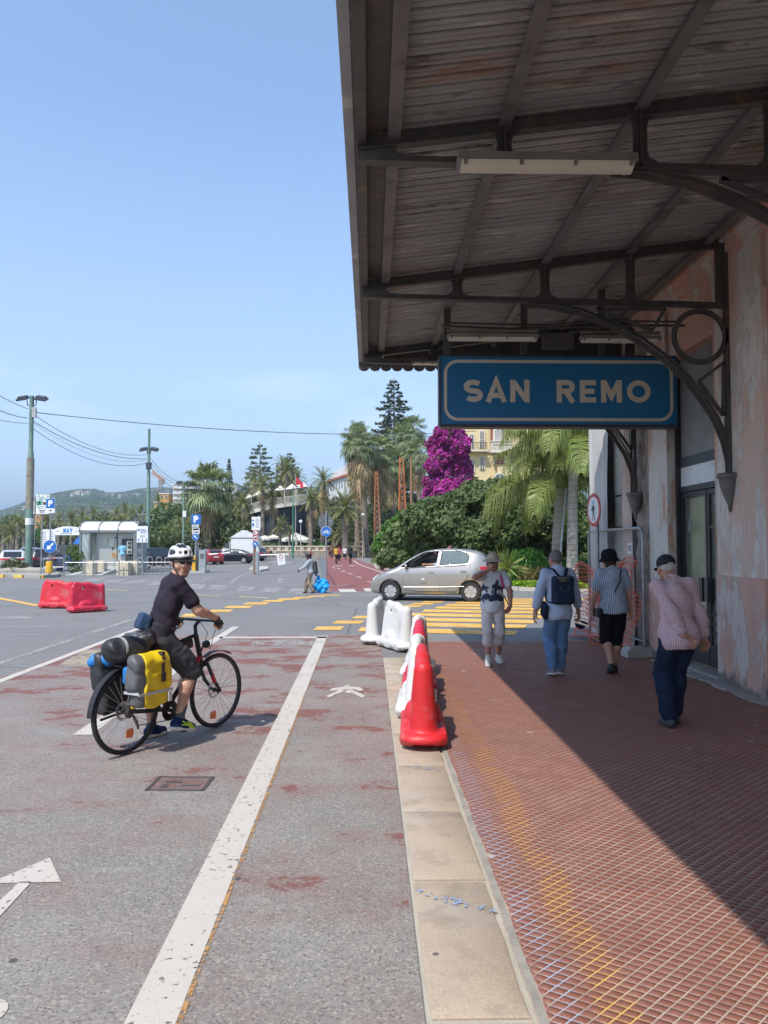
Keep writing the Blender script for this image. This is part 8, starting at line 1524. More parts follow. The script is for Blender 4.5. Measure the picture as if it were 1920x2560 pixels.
# rails and bicycle hoops
def hoop(label, px, Y, wpx, hpx, pyb, group, bar_=True, double=False):
 p = gp(px, pyb); w = wpx * p.y / F; h = hpx * p.y / F; o = T('bicycle_hoop', label, 'bicycle stand', (p.x, p.y, 0), R(12) if wpx < 20 else 0, group); m = MB(); c_ = min(.12, w * .3); m.tube([(-w / 2, 0, 0), (-w / 2, 0, h - c_), (-w / 2 + c_ * .3, 0, h - c_ * .3), (-w / 2 + c_, 0, h), (w / 2 - c_, 0, h), (w / 2 - c_ * .3, 0, h - c_ * .3), (w / 2, 0, h - c_), (w / 2, 0, 0)], .03, 7); m.build('hoop', GALV, o, smooth=60)
 if bar_: MB().tube([(-w / 2, 0, h * .5), (w / 2, 0, h * .5)], .022, 6).build('crossbar', GALV, o)
for k, (px, b_, h) in enumerate(((350, 1441, 46), (374, 1437, 44), (397, 1435, 41), (418, 1433, 39))): hoop(['tall double railed hoop beside the information sign', 'second bicycle hoop right of the information sign', 'third bicycle hoop, in front of the black car door', 'last bicycle hoop behind the cyclist shoulder'][k], px, 42, 12, h, b_, 'bicycle hoops by the kiosk')
hoop('wide railing hoop around the yellow bollard and leaning bicycle', 134, 42, 50, 44, 1440, 'bicycle hoops by the kiosk')
o = T('guard_rail', 'low steel guard rail running in front of the pay kiosk', 'railing', gp(162, 1440)); a, c = gp(162, 1437), gp(420, 1436); c = c - a; m = MB(); m.tube([(0, 0, .78), (c.x, c.y, .78)], .028, 6); m.build('rail', GALV, o)
for u in (.26, .5): MB().tube([(c.x * u, c.y * u, 0), (c.x * u, c.y * u, .92 if u == .5 else 1.25)], .035, 7).build('post', GALV, o)
bicycle('parked_bicycle', 'blue bicycle leaning on the railing left of the kiosk', (gp(128, 1436).x, gp(128, 1436).y + .1, 0), R(-80), False, None, True, M('bike_blue', (.02, .12, .45), .4), R(6)).scale = (1.25,) * 3
MB().box((0, 0, 0), (.01, .01, .01))
p = gp(360, 1428); o = T('litter_bin', 'grey litter bin with a pale green band behind the hoops', 'litter bin', p); MB().lathe([(.24, 0), (.26, .05), (.26, .55)], 14).build('body', M('bin_grey', (.2, .23, .21), .6), o); MB().lathe([(.27, .55), (.27, .75), (.2, .8), (0, .8)], 14).build('band', M('bin_green', (.2, .42, .33), .6), o); MB().box((0, .3, .9), (.4, .2, .9)).build('post_box', GALV, o)
o = T('camera_mast', 'thin mast with cameras and a flat plate above the kiosk roof corner', 'camera mast', (gx(355, 50.5), 50.5, 0)); z = gz(1290, 50.5); MB().tube([(0, 0, 0), (0, 0, z + .3)], .04, 6).build('mast', GALV, o); MB().box((0, 0, z + .1), (.6, .3, .06)).build('plate', GALV, o); MB().box((-.35, -.1, z - .25), (.4, .2, .18), .3).box((-.2, -.1, z - .5), (.35, .2, .18), -.3).build('camera', SGRY, o)
# second P sign with the barrier machines
s = spost('parking_sign', 'large blue P sign with white plates and a round arrow behind the cyclist', 489.5, 50, 1286, .06); plate_(s, 'plate', pr(s, 478, 1286, 502.5, 1310), SBLU); text_(s, 'P', 484, 1306.5, 17, SWHT, -.021, .28); plate_(s, 'white_plate', pr(s, 480, 1311.5, 497, 1318), SWHT); lines_(s, (481, 1312, 496, 1317), 2, PNB, 3); plate_(s, 'truck_plate', pr(s, 480.5, 1320, 499, 1335), SWHT); poly_(s, 'truck_mark', [(482, 1325), (482, 1322), (487, 1321), (497, 1321), (498, 1324), (490, 1326)], SBLK, -.021); text_(s, '0-24', 483, 1333, 5, SBLK, -.021, .22, .7, 'figure'); rdisc(s, 'arrow_disc', 489, 1342.5, 8.2, SBLU, -.03); rdisc(s, 'disc_rim', 489, 1342.5, 8.8, SWHT, -.02, .008); poly_(s, 'arrow', ARW(489, 1342.5, 8, R(-45 + 180)), SWHT, -.046); MB().tube([(.12, .1, 0), (.12, .1, 3.4)], .03, 6).build('second_post', GALV, s)
for lb, px, Y, w, h, mt in (('grey barrier machine cabinet right of the large P sign', 507, 50, .42, 1.38, M('cabinet_grey', (.32, .34, .36), .5, .2)), ('slimmer grey cabinet at the foot of the large P sign', 494, 50.4, .3, 1.5, M('cabinet_grey', (.32, .34, .36))), ('yellow ticket box at the foot of the large P sign', 486.5, 50, .2, .95, M('bollard_yellow', (.72, .38, .02)))):
 o = T('ticket_machine', lb, 'ticket machine', (gx(px, Y), Y, .12)); m = MB(); m.prism([(-w / 2, 0), (w / 2, 0), (w / 2, h - .05), (w / 2 - .05, h), (-w / 2 + .05, h), (-w / 2, h - .05)], .4, (V((0, .2, 0)), V((1, 0, 0)), V((0, 0, 1)), V((0, -1, 0)))); m.build('cabinet', mt, o); MB().box((0, -.205, h * .7), (w * .6, .02, h * .22)).build('panel', SGRY, o)
MB().box2((gx(476, 50), 49.5, 0), (gx(516, 50), 51.2, .12)).build('traffic_island', CON, kind='structure')
BARM = M('barrier_red', (.5, .05, .05), .5)
def arm(label, a, c, n, mats):
 a, c = V(a), V(c); o = T('barrier_arm', label, 'barrier arm', a); d = c - a
 for k in range(n): m = MB(); m.tube([d * (k / n), d * ((k + 1) / n)], .045, 6); m.build('band', mats[k % len(mats)], o)
 return o
arm('red and white barrier arm reaching over the dark saloon bonnet', at(512, 1387, 50), at(575, 1382, 50), 6, (BARM, SWHT, SWHT)); ab = arm('white barrier arm with a hanging white board', at(650, 1388, 50), at(722, 1386, 50), 5, (SWHT, SWHT))
p = at(703, 1398, 49.9); o = T('hanging_board', 'white board with a red ring hung askew on the barrier arm', 'sign', (p.x, 49.85, p.z)); rt = Matrix.Rotation(R(-8), 3, 'Y'); MB().box((0, 0, 0), (.5, .02, .72), mat=rt).build('board', SWHT, o); m = MB(); m.lathe([(.13, 0), (.13, .012), (.095, .012), (.095, 0), (.13, 0)], 20, (0, -.022, .17), 'Y'); m.build('ring', SRED, o); m = MB(); m.box((0, -.014, -.05), (.3, .004, .03)).box((.0, -.014, -.14), (.22, .004, .02)); m.build('print', PRN, o)
s = spost('no_entry_board', 'white rules board over red ring signs and a blue arrow at the parking exit', 634, 47, 1292, .05); plate_(s, 'board', pr(s, 629, 1292, 651, 1325.5), SWHT); plate_(s, 'blue_field', pr(s, 630.5, 1308, 635.5, 1316), SBLU, -.021, .004); lines_(s, (638, 1296, 649, 1320), 6, PRN, 2); plate_(s, 'logo', pr(s, 630, 1299, 635, 1303), PNB, -.021, .004)
for y_, tx_ in ((1332, '2'), (1346, '')):
 rdisc(s, 'red_disc', 638.5, y_, 7.3, SRED, -.02); rdisc(s, 'white_face', 638.5, y_, 5.2, SWHT, -.036, .004);
 if tx_: text_(s, '2', 634.5, y_ + 3, 6, SBLK, -.041, .22, 1, 'figure')
 else: poly_(s, 'mark', [(634.5, 1348), (635, 1344.5), (641, 1343.5), (643, 1347), (640, 1348.5)], SBLK, -.041)
rdisc(s, 'arrow_disc', 638.6, 1360.5, 7.2, SBLU, -.02); rdisc(s, 'disc_rim', 638.6, 1360.5, 7.8, SWHT, -.012, .008); poly_(s, 'arrow', ARW(638.6, 1360.5, 7, R(135)), SWHT, -.036); MB().tube([(.1, .05, 0), (.1, .05, 2.0)], .055, 8).build('rusty_post', M('rusty_pole', (.26, .14, .08), .8), s); MB().tube([(.3, .1, 0), (.3, .1, 3.6)], .04, 8).build('second_post', M('pole_white', (.6, .6, .58)), s); MB().box((.2, .1, .75), (.16, .2, 1.3)).build('cabinet', M('cabinet_grey', (.32, .34, .36)), s)
pts = [gp(*q) for q in ((622, 1426), (650, 1430), (672, 1425), (668, 1419), (632, 1420))]; m = MB(); n = len(pts); m.add([(p.x, p.y, 0) for p in pts] + [(p.x, p.y, .13) for p in pts], [tuple(range(n, 2 * n))] + [(i, (i + 1) % n, n + (i + 1) % n, n + i) for i in range(n)]); m.build('traffic_island', M('kerb_concrete', (.5, .47, .42)), kind='structure')
# cycle route sign with the back of a stop sign
s = spost('cycle_route_sign', 'blue bicycle sign under the dark back of an octagonal sign', 815, 31.5, 1277, .036); c_ = at(813.5, 1304.5, 31.5); r = 20.5 * 31.5 / F; m = MB(); m.prism([(c_.x - s.location.x + r * math.cos(R(22.5 + 45 * i)), c_.z + r * math.sin(R(22.5 + 45 * i))) for i in range(8)], .012, (V((0, .11, 0)), V((1, 0, 0)), V((0, 0, 1)), V((0, -1, 0)))); m.build('octagon_back', SGRY, s); lines_(s, (821, 1301, 831, 1304), 2, M('tape', (.45, .46, .45), .6), 1, .095); lines_(s, (797, 1301, 803, 1303), 1, M('tape', (.45, .46, .45)), 2, .095); rdisc(s, 'disc', 815.5, 1329, 12.4, SBLU, -.0); rdisc(s, 'disc_rim', 815.5, 1329, 13.2, SWHT, .008, .008)
m = MB(); cc = at(815.5, 1330, 31.5); u = 31.5 / F; fr_b = (V((cc.x - s.location.x, -.016, cc.z)), V((u, 0, 0)), V((0, 0, u)), V((0, -1, 0)))
for x in (-5, 5): m.ribbon([(x + 3 * math.cos(a), -1.2 + 3 * math.sin(a)) for a in np.linspace(0, 2 * PI, 15)[:-1]], 1.0, .004, fr_b, True)
for q in ([(-5, -1.2), (-2.5, 3), (3.5, 3), (5, -1.2)], [(-2.5, 3), (0, -1.2), (3.5, 3)], [(-3.6, 4.2), (-1.6, 4.2)], [(3.5, 3), (3.6, 4.8), (2.2, 5)], [(-5, -1.2), (0, -1.2)]): m.ribbon(q, .95, .0045, fr_b)
m.build('bicycle_mark', SWHT, s)
o = T('railing', 'grey picket railing along the left edge of the far bike path', 'railing', gp(816, 1466)); a, c = gp(816, 1466), gp(792, 1400); c = (c - a) * .52; n = 22
for k in range(n): q = c * (k / (n - 1)); MB().tube([(q.x, q.y, 0), (q.x, q.y, 1.05)], .028, 5).build('picket', GALV, o)
MB().tube([(0, 0, .95), (c.x, c.y, .95)], .025, 5).build('rail', GALV, o); MB().tube([(0, 0, .2), (c.x, c.y, .2)], .02, 5).build('rail', GALV, o)
def crowd(label, px0, px1, py, pyb, gr='crowd control barriers'):
 a, c = gp(px0, pyb), gp(px1, pyb); h = (pyb - py) * a.y / F; o = T('crowd_barrier', label, 'crowd barrier', a, 0, gr); d = (c - a); m = MB(); m.tube([(0, 0, .15), (0, 0, h), (d.x, 0, h), (d.x, 0, .15), (0, 0, .25)], .03, 5); m.build('frame', GALV, o); m = MB(); n = 20
 for k in range(1, n): m.tube([(d.x * k / n, 0, .25), (d.x * k / n, 0, h)], .012, 4, False)
 m.build('bars', GALV, o, kind='stuff'); m = MB(); m.box((.1, 0, .06), (.06, .6, .1)).box((d.x - .1, 0, .06), (.06, .6, .1)); m.build('feet', GALV, o)
crowd('crowd barrier behind the hanging white board', 675, 735, 1386, 1411); crowd('crowd barrier right of the hanging board, behind the bag carrier', 737, 770, 1387, 1402)
b = gp(1393, 1470); a = at(1416, 1222, b.y); s = T('leaning_post', 'leaning grey post with a narrow sign edge, between the queen palms', 'road sign', (b.x, b.y, 0)); q = a - b; MB().tube([(0, 0, 0), tuple(q)], .045, 8).build('post', GALV, s, smooth=60); rt = Matrix.Rotation(math.atan2(q.x, q.z), 3, 'Y'); MB().box(tuple(q * .86 + V((.1, 0, 0))), (.06, .5, .62), mat=rt).build('plate', M('cabinet_grey', (.32, .34, .36)), s)
# gateway arch with NAT, tent, dark screen, white truck with a gable roof
Yn = 74; nx = lambda px: gx(px, Yn); nzz = lambda py: gz(py, Yn); ga = T('entrance_arch', 'white printed entrance arch with blue NAT lettering', 'gateway', (nx(150), Yn, 0)); W = lambda mb, n, m, **k: mb.build(n, m, ga, world=True, **k); pts = [(nx(134), nzz(1338)), (nx(204), nzz(1338)), (nx(204), nzz(1321))] + [(nx(px), nzz(py)) for px, py in ((190, 1318), (175, 1316.3), (160, 1316.5), (148, 1319), (138, 1323), (134, 1326))]; m = MB(); m.prism(pts, .2, (V((0, Yn, 0)), V((1, 0, 0)), V((0, 0, 1)), V((0, -1, 0)))); W(m, 'arch_banner', SWHT); W(MB().box2((nx(104), Yn - .2, 0), (nx(139), Yn + .1, nzz(1324))), 'left_panel', SWHT); W(MB().box2((nx(204), Yn - .2, 0), (nx(212), Yn + .1, nzz(1322))), 'right_panel', SWHT)
text_(ga, 'NAT', 160, 1331, 9.5, M('nat_blue', (.05, .22, .58), .5), -.21, .32); lines_(ga, (153, 1332, 186, 1336), 1, PRN, 3, -.205); lines_(ga, (107, 1328, 120, 1380), 9, PRN, 5, -.205); lines_(ga, (126, 1328, 137, 1360), 6, PRN, 6, -.205); lines_(ga, (142, 1326, 150, 1330), 1, M('print_red', (.5, .2, .25), .6), 7, -.205); lines_(ga, (190, 1326, 198, 1330), 1, M('print_red', (.5, .2, .25)), 8, -.205)
o = T('blue_tent', 'blue curved tent wing between the arch and the kiosk', 'tent', (gx(196, 62), 62, 0)); m = MB(); A_ = [(gx(182, 62), gz(1360, 62)), (gx(188, 62), gz(1350, 62)), (gx(196, 62), gz(1342, 62)), (gx(204, 62), gz(1338, 62)), (gx(204, 62), gz(1361, 62))]; m.prism([(q[0] - o.location.x, q[1]) for q in A_], 1.0, (V((0, 1, 0)), V((1, 0, 0)), V((0, 0, 1)), V((0, -1, 0)))); m.build('cloth', M('tent_blue', (.03, .17, .55), .6), o); MB().cyl((.2, .5, 0), (.2, .5, 2), .05).build('pole', GALV, o)
o = T('screen_fence', 'dark sheeted fence behind the cars left of the kiosk', 'fence', (gx(172, 66), 66, 0)); m = MB(); x0, x1 = gx(138, 66) - o.location.x, gx(206, 66) - o.location.x; m.box2((x0, -.05, 0), (x1, .05, gz(1362, 66))); m.build('sheet', M('dark_sheet', (.07, .08, .09), .8, var=.2), o); m = MB(); [m.box((x0 + (x1 - x0) * k / 4, .1, 1), (.08, .08, 2.2)) for k in range(5)]; m.build('posts', GALV, o)
for lb, y, px0, px1 in (('low crowd fence in front of the dark screen', 58, 140, 186),): crowd(lb, px0, px1, 1383, 1409, None)
Yq = 88; o = T('market_truck', 'white box truck with a gabled white roof behind the dark saloon', 'truck', (gx(602, Yq), Yq, 0)); qx = lambda px: gx(px, Yq) - o.location.x; qz = lambda py: gz(py, Yq); TW = M('truck_white', (.68, .68, .66), .5)
MB().box2((qx(577), 0, .7), (qx(645), 3.0, qz(1344))).build('box_body', TW, o); m = MB(); m.prism([(qx(575), qz(1344)), (qx(646), qz(1344)), (qx(606), qz(1325))], 3.2, (V((0, 3.1, 0)), V((1, 0, 0)), V((0, 0, 1)), V((0, -1, 0)))); m.build('gable_roof', TW, o); m = MB(); m.prism([(qx(574), .5), (qx(548), .5), (qx(548), 1.15), (qx(557), 1.5), (qx(567), qz(1358)), (qx(574), qz(1354))], 2.2, (V((0, 2.4, 0)), V((1, 0, 0)), V((0, 0, 1)), V((0, -1, 0)))); m.build('cab', TW, o); m = MB(); m.prism([(qx(572.5), 1.5), (qx(559), 1.55), (qx(566), 2.1), (qx(572.5), 2.2)], .04, (V((0, .19, 0)), V((1, 0, 0)), V((0, 0, 1)), V((0, -1, 0)))); m.build('side_window', PGL, o)
for x in (556, 590, 632): MB().lathe([(.2, -.12), (.36, -.1), (.38, 0), (.36, .1), (.2, .12)], 16, (qx(x), .1, .38), 'Y').build('wheel', RUB, o)
m = MB(); m.box2((qx(574), -.03, qz(1344) - .1), (qx(646), 0, qz(1344))); m.build('roof_edge', M('trim_grey', (.4, .4, .4)), o)
# ================================================================ CARS
def chaikin(p, n=2):
 for _ in range(n): p = [q for i in range(len(p)) for q in ((.75 * p[i][0] + .25 * p[(i + 1) % len(p)][0], .75 * p[i][1] + .25 * p[(i + 1) % len(p)][1]), (.25 * p[i][0] + .75 * p[(i + 1) % len(p)][0], .25 * p[i][1] + .75 * p[(i + 1) % len(p)][1]))]
 return p
def poly2(Y, Z, pts):
 d = np.full(np.broadcast(Y, Z).shape, 1e9, np.float32); s = np.zeros(d.shape, bool); n = len(pts)
 for i in range(n):
  (ax, ay), (bx, by) = pts[i], pts[(i + 1) % n]; ex, ey = bx - ax, by - ay; t = np.clip(((Y - ax) * ex + (Z - ay) * ey) / (ex * ex + ey * ey + 1e-12), 0, 1)
  d = np.minimum(d, (Y - ax - t * ex) ** 2 + (Z - ay - t * ey) ** 2); c = ((ay > Z) != (by > Z)) & (Y < (bx - ax) * (Z - ay) / ((by - ay) if abs(by - ay) > 1e-9 else 1e-9) + ax); s ^= c
 return np.where(s, -np.sqrt(d), np.sqrt(d)).astype(np.float32)
def smax(a, b, k): h = np.maximum(k - np.abs(a - b), 0) / k; return np.maximum(a, b) + h * h * k * .25
CGL = M('car_glass', (.02, .025, .028), .05, spec=.9); TIN = glass('car_glass_clear', (.25, .32, .34), .42, .03); LRED = M('tail_lamp', (.42, .012, .02), .15, coat=.6); LCLR = M('head_lamp', (.62, .64, .62), .12, .2, coat=.6); WHB = M('rim_silver', (.5, .5, .5), .35, .6); TRIM = M('bumper_trim', (.045, .048, .05), .6); INT = M('car_interior', (.06, .06, .065), .8); PLT = M('number_plate', (.62, .62, .6), .5)
def car(label, loc, rz_, paint, spec, vox=.035, detail=False, name='parked_car', group=None):
 W_, H_, prof, wins, axles, wr = spec['W'], spec['H'], spec['prof'], spec['wins'], spec['axles'], spec['r']
 o = T(name, label, 'car', loc, rz_, group); P_ = chaikin(prof, 2); ys = [p[0] for p in prof]; y0, y1 = min(ys) - .15, max(ys) + .15
 X = np.arange(-W_ / 2 - .12, W_ / 2 + .121, vox, dtype=np.float32); Y = np.arange(y0, y1, vox, dtype=np.float32); Z = np.arange(.05, H_ + .2, vox, dtype=np.float32)
 d2 = poly2(Y[:, None], Z[None, :], P_); bz = spec.get('belt', .8); zz = Z[None, :]
 w = W_ / 2 - .05 * np.clip((bz - .1 - zz) / .6, 0, 1) ** 2 - spec.get('tumble', .26) * np.clip((zz - bz) / (H_ - bz), 0, 1.2) ** 1.25
 L2 = (max(ys) - min(ys)) / 2; cy = (max(ys) + min(ys)) / 2; e = np.clip((np.abs(Y - cy) - L2 * .62) / (L2 * .38), 0, 1.2)[:, None]; w = w - spec.get('plan', .16) * e ** 2.4
 d = smax(d2[None], np.abs(X)[:, None, None] - w[None], .13)
 A = np.full(d.shape[1:], 1e9, np.float32)
 for a in axles: A = np.minimum(A, np.sqrt((Y[:, None] - a) ** 2 + (zz - wr) ** 2) - wr * 1.17)
 well = np.maximum(A[None], (W_ / 2 - .3) - np.abs(X)[:, None, None]); body = np.maximum(d, -well)
 fl_ = np.abs(A)[None] + np.zeros_like(d); lo = np.array([X[0], Y[0], Z[0]])
 wp = {k: [poly2(Y[:, None], Z[None, :], q) for q in v] for k, v in wins.items()}
 if detail:
  cab = np.maximum(np.maximum(d + .055, (spec['floor'] - Z)[None, None, :]), np.maximum(spec['cab'][0] - Y, Y - spec['cab'][1])[None, :, None]); body = np.maximum(body, -cab)
  for q in wp['side']: body = np.maximum(body, -np.maximum(q[None], .3 - np.abs(X)[:, None, None]))
 vs, fs = snets(body, lo, vox); link('body', np_mesh('body', vs, fs, paint), o)
 def shellpart(nm, m2, mat, side=0, out=.012, xlim=None, inn=.035):
  g = np.maximum(np.maximum(d - out, -(d + inn)), m2[None] if m2.ndim == 2 else m2)
  if side: g = np.maximum(g, .15 - side * X[:, None, None])
  if xlim is not None: g = np.maximum(g, np.abs(X)[:, None, None] - xlim)
  v, f = snets(g, lo, vox)
  if len(v): link(nm, np_mesh(nm, v, f, mat), o)
 for s in (-1, 1):
  for k, q in enumerate(wp['side']):
   if detail and spec.get('open') == (k, s): continue
   shellpart('side_window', q, TIN if detail else CGL, s, -.002 if detail else .012, inn=.03 if detail else .035)
  for q in wp.get('head', []): shellpart('headlight', q, LCLR, s, .014)
  for q in wp.get('tail', []): shellpart('taillight', q, LRED, s, .016)
  for q in wp.get('trim', []): shellpart('bumper_trim', q, TRIM, s, .01)
 for nm in ('windscreen', 'rear_window'):
  for q in wp.get(nm, []): shellpart(nm, q, TIN if detail else CGL, 0, .01, W_ / 2 - spec.get('tumble', .26) - .02 - (.0 if nm == 'windscreen' else .05), .04)
 for a in axles:
  for s in (-1, 1):
   t = MB(); t.lathe([(wr * .62, -.085), (wr * .93, -.09), (wr, -.06), (wr, .06), (wr * .93, .09), (wr * .62, .085)], 26, (s * (W_ / 2 - .12), a, wr), 'X', cap=False); wo_ = t.build('wheel', RUB, o, smooth=40)
   r_ = MB(); xo = s * (W_ / 2 - .12); x_ = lambda q: xo + s * q
   r_.lathe([(wr * .70, s * .075), (wr * .64, s * .07), (wr * .60, s * .03), (.0, s * .03)], 24, (xo, a, wr), 'X'); r_.build('wheel_disc', M('wheel_dark', (.07, .07, .07), .6, .4), wo_, smooth=30)
   r_ = MB(); n = 5
   for k in range(n):
    an = 2 * PI * k / n + .3; c_, s_ = math.cos(an), math.sin(an); px_, pz_ = -s_, c_
    ww0, ww1 = wr * .16, wr * .33; pts = [(c_ * wr * .1 + px_ * ww0, s_ * wr * .1 + pz_ * ww0), (c_ * wr * .1 - px_ * ww0, s_ * wr * .1 - pz_ * ww0), (c_ * wr * .66 - px_ * ww1, s_ * wr * .66 - pz_ * ww1), (c_ * wr * .66 + px_ * ww1, s_ * wr * .66 + pz_ * ww1)]
    r_.prism(pts, s * .03, (V((x_(.05), a, wr)), V((0, 1, 0)), V((0, 0, 1)), V((1, 0, 0))))
   r_.lathe([(.0, s * .09), (wr * .16, s * .085), (wr * .18, s * .05)], 14, (xo, a, wr), 'X'); r_.lathe([(wr * .70, s * .07), (wr * .71, s * .085), (wr * .62, s * .085), (wr * .62, s * .07), (wr * .70, s * .07)], 24, (xo, a, wr), 'X'); r_.build('rim', WHB, wo_, smooth=30)
 for s in (-1, 1):
  my, mz = spec['mirror']; solid('mirror', [fell((s * (W_ / 2 + .02), my, mz), (.09, .055, .07), .02), fcap((s * (W_ / 2 - .12), my + .02, mz - .04), (s * W_ / 2, my, mz - .02), .03, .03, .02)], .025, spec.get('mmat', paint), o)
  for hy, hz_ in spec.get('handles', []): m = MB(); m.box((s * (W_ / 2 + .004), hy, hz_), (.03, .17, .035)); m.build('door_handle', paint, o)
 yb = min(ys);
 for sgn, yy in ((1, max(ys)), (-1, min(ys))): m = MB(); m.box((0, yy + sgn * .005, spec.get('plate', .5) if sgn < 0 else .42), (.5, .02, .11)); m.build('number_plate', PLT, o)
 if 'seams' in spec:
  m = MB()
  for s in (-1, 1):
   for sm in spec['seams']:
    pts = []
    for (sy, sz) in sm:
     iy = int(np.clip(round((sy - Y[0]) / vox), 0, len(Y) - 1)); iz = int(np.clip(round((sz - Z[0]) / vox), 0, len(Z) - 1)); pts.append((s * (float(w[iy, iz]) - .004), sy, sz))
    m.tube(pts, .011, 4, False)
  m.build('door_seams', M('seam_black', (.01, .01, .01), .8), o)
 o['len'] = float(L2 * 2); return o
CITY = dict(W=1.68, H=1.54, r=.292, axles=(1.2, -1.19), belt=.82, tumble=.25, plan=.2, floor=.55, cab=(-1.45, 1.1), mirror=(.72, 1.04), handles=((-.02, .86), (-.98, .89)), plate=.62,
 prof=[(1.84, .24), (1.87, .42), (1.80, .62), (1.62, .76), (1.22, .92), (1.02, 1.0), (.62, 1.26), (.2, 1.48), (-.25, 1.56), (-.8, 1.56), (-1.3, 1.50), (-1.55, 1.42), (-1.80, 1.02), (-1.86, .86), (-1.86, .45), (-1.78, .26), (-1.5, .19), (0, .18), (1.6, .18)],
 wins=dict(side=[[(.90, 1.0), (.60, 1.22), (.2, 1.44), (-.24, 1.49), (-.16, 1.05), (.55, 1.0)], [(-.30, 1.07), (-.35, 1.49), (-.86, 1.485), (-1.08, 1.41), (-1.15, 1.30), (-1.10, 1.13)]], windscreen=[[(1.0, 1.0), (.9, .98), (.1, 1.38), (.1, 1.6), (.3, 1.6)]], rear_window=[[(-1.48, 1.4), (-1.72, 1.06), (-1.95, 1.05), (-1.7, 1.45)], [(-1.32, 1.42), (-1.47, 1.07), (-1.9, 1.05), (-1.62, 1.42)]], head=[[(1.9, .62), (1.72, .60), (1.50, .84), (1.6, .9), (1.9, .84)]], tail=[[(-1.44, 1.03), (-1.50, .86), (-1.66, .78), (-1.95, .80), (-1.95, 1.06)]], trim=[]), open=(0, -1),
 seams=[[(.86, .95), (.82, .6), (.78, .34), (.3, .29), (-.26, .29)], [(-.20, 1.04), (-.24, .7), (-.27, .29)], [(-.27, .29), (-.75, .29), (-1.0, .55), (-1.14, .8), (-1.18, 1.1)], [(.9, .96), (.2, 1.0), (-.2, 1.01), (-1.0, 1.06), (-1.5, 1.07)]])
def m_carpaint(name, col, metal=.0): t = M(name, col, .28, metal, var=.04, vs=1, coat=.9); return t
SILV = M('silver_paint', (.36, .345, .32), .32, .55, var=.05, vs=2, coat=.6)
fw, rw = gp(978, 1500.5), gp(1178, 1506); hd = R(77.5); rv = V((math.cos(hd), math.sin(hd), 0)); mid = (fw + rw) / 2 + rv * .8
yc = car('silver compact car with a dented door crossing the junction, driver window open', (mid.x, mid.y, 0), hd, SILV, CITY, .02, True, 'compact_car'); yc.scale = (1.06,) * 3
X_ = lambda nm, mb, mat: mb.build(nm, mat, yc)
for s in (-1,):
 m = MB(); m.tube([(s * .836, .80, .42), (s * .842, -.27, .43)], .008, 6); m.tube([(s * .842, -.29, .43), (s * .836, -1.0, .45)], .008, 6); X_('side_moulding', m, SILV); m = MB(); m.lathe([(.0, 0), (.075, .002), (.08, -.004)], 18, (s * .832, -1.39, .92), 'X'); X_('fuel_flap', m, SILV)
solid('door_dent', [fell((-.845, .20, .60), (.012, .12, .085), .01)], .012, SILV, yc); X_('dashboard', MB().box((0, .72, .88), (1.3, .35, .2)), INT); X_('seat', MB().box((-.36, -.18, .62), (.5, .5, .2)).box((-.36, -.42, .95), (.48, .14, .6)), INT); X_('seat', MB().box((.36, -.18, .62), (.5, .5, .2)).box((.36, -.42, .95), (.48, .14, .6)), INT); X_('rear_bench', MB().box((0, -1.15, .9), (1.2, .2, .55)), INT); m = MB(); m.lathe([(.17, -.012), (.19, 0), (.17, .012), (.15, 0), (.17, -.012)], 20, (0, 0, 0), 'Y'); rt = Matrix.Rotation(R(-25), 3, 'X'); m.v = [tuple(rt @ V(v) + V((-.36, .46, .98))) for v in m.v]; X_('steering_wheel', m, BPL)
b = skel(1.62, (0, 0, 0), ((-.1, .55, -.25), (.1, .55, -.25)), ((-.12, .5, .42), (.14, .5, .42)), lean=-12, hyaw=0, sw=.17, elbow=((-.8, 0, -.8), (.8, 0, -.8)))
dv = person('driver in light blue top and pink cap inside the silver car', b, yc.location + Matrix.Rotation(hd, 3, 'Z') @ V((-.38, -.2, .72)), hd, sk=SKIN2, vox=.014, feet=False); solid('top', torso_prims(b, .015) + arm_prims(b, 0, .015, .35) + arm_prims(b, 1, .015, .35), .014, cloth('pale_blue_top', (.35, .45, .6)), dv); solid('cap', [fell(b.head + V((0, -.01, .05)), (.088, .105, .08), .02), fcut(b.head + V((0, 0, .02)), (0, 0, -1)), ], .012, cloth('pink_cap', (.6, .3, .38)), dv); solid('trousers', [fell(b.pel, (.16, .12, .13), .05)] + leg_prims(b, 0, .015, .95) + leg_prims(b, 1, .015, .95), .016, BJN, dv)
SUV = dict(W=1.84, H=1.62, r=.34, axles=(1.36, -1.34), belt=.95, tumble=.27, plan=.2, mirror=(.75, 1.1), handles=((0, 1.0), (-.9, 1.02)), plate=.9, prof=[(2.15, .3), (2.2, .6), (2.1, .85), (1.7, 1.0), (1.1, 1.1), (.3, 1.55), (-.3, 1.63), (-1.3, 1.62), (-1.85, 1.52), (-2.1, 1.1), (-2.2, .95), (-2.18, .4), (-2.0, .28), (0, .24), (2.0, .26)], wins=dict(side=[[(.85, 1.08), (.3, 1.44), (-.3, 1.54), (-.3, 1.08)], [(-.38, 1.08), (-.38, 1.54), (-1.15, 1.53), (-1.25, 1.12)], [(-1.3, 1.14), (-1.25, 1.5), (-1.65, 1.45), (-1.75, 1.22)]], windscreen=[[(1.15, 1.06), (.9, 1.06), (.1, 1.5), (.3, 1.7)]], rear_window=[[(-1.72, 1.52), (-1.9, 1.12), (-2.3, 1.1), (-1.95, 1.56)]], head=[[(2.2, .72), (1.85, .75), (1.7, .92), (2.2, .92)]], tail=[[(-1.75, .95), (-1.9, .82), (-2.3, .82), (-2.3, 1.02)]]))
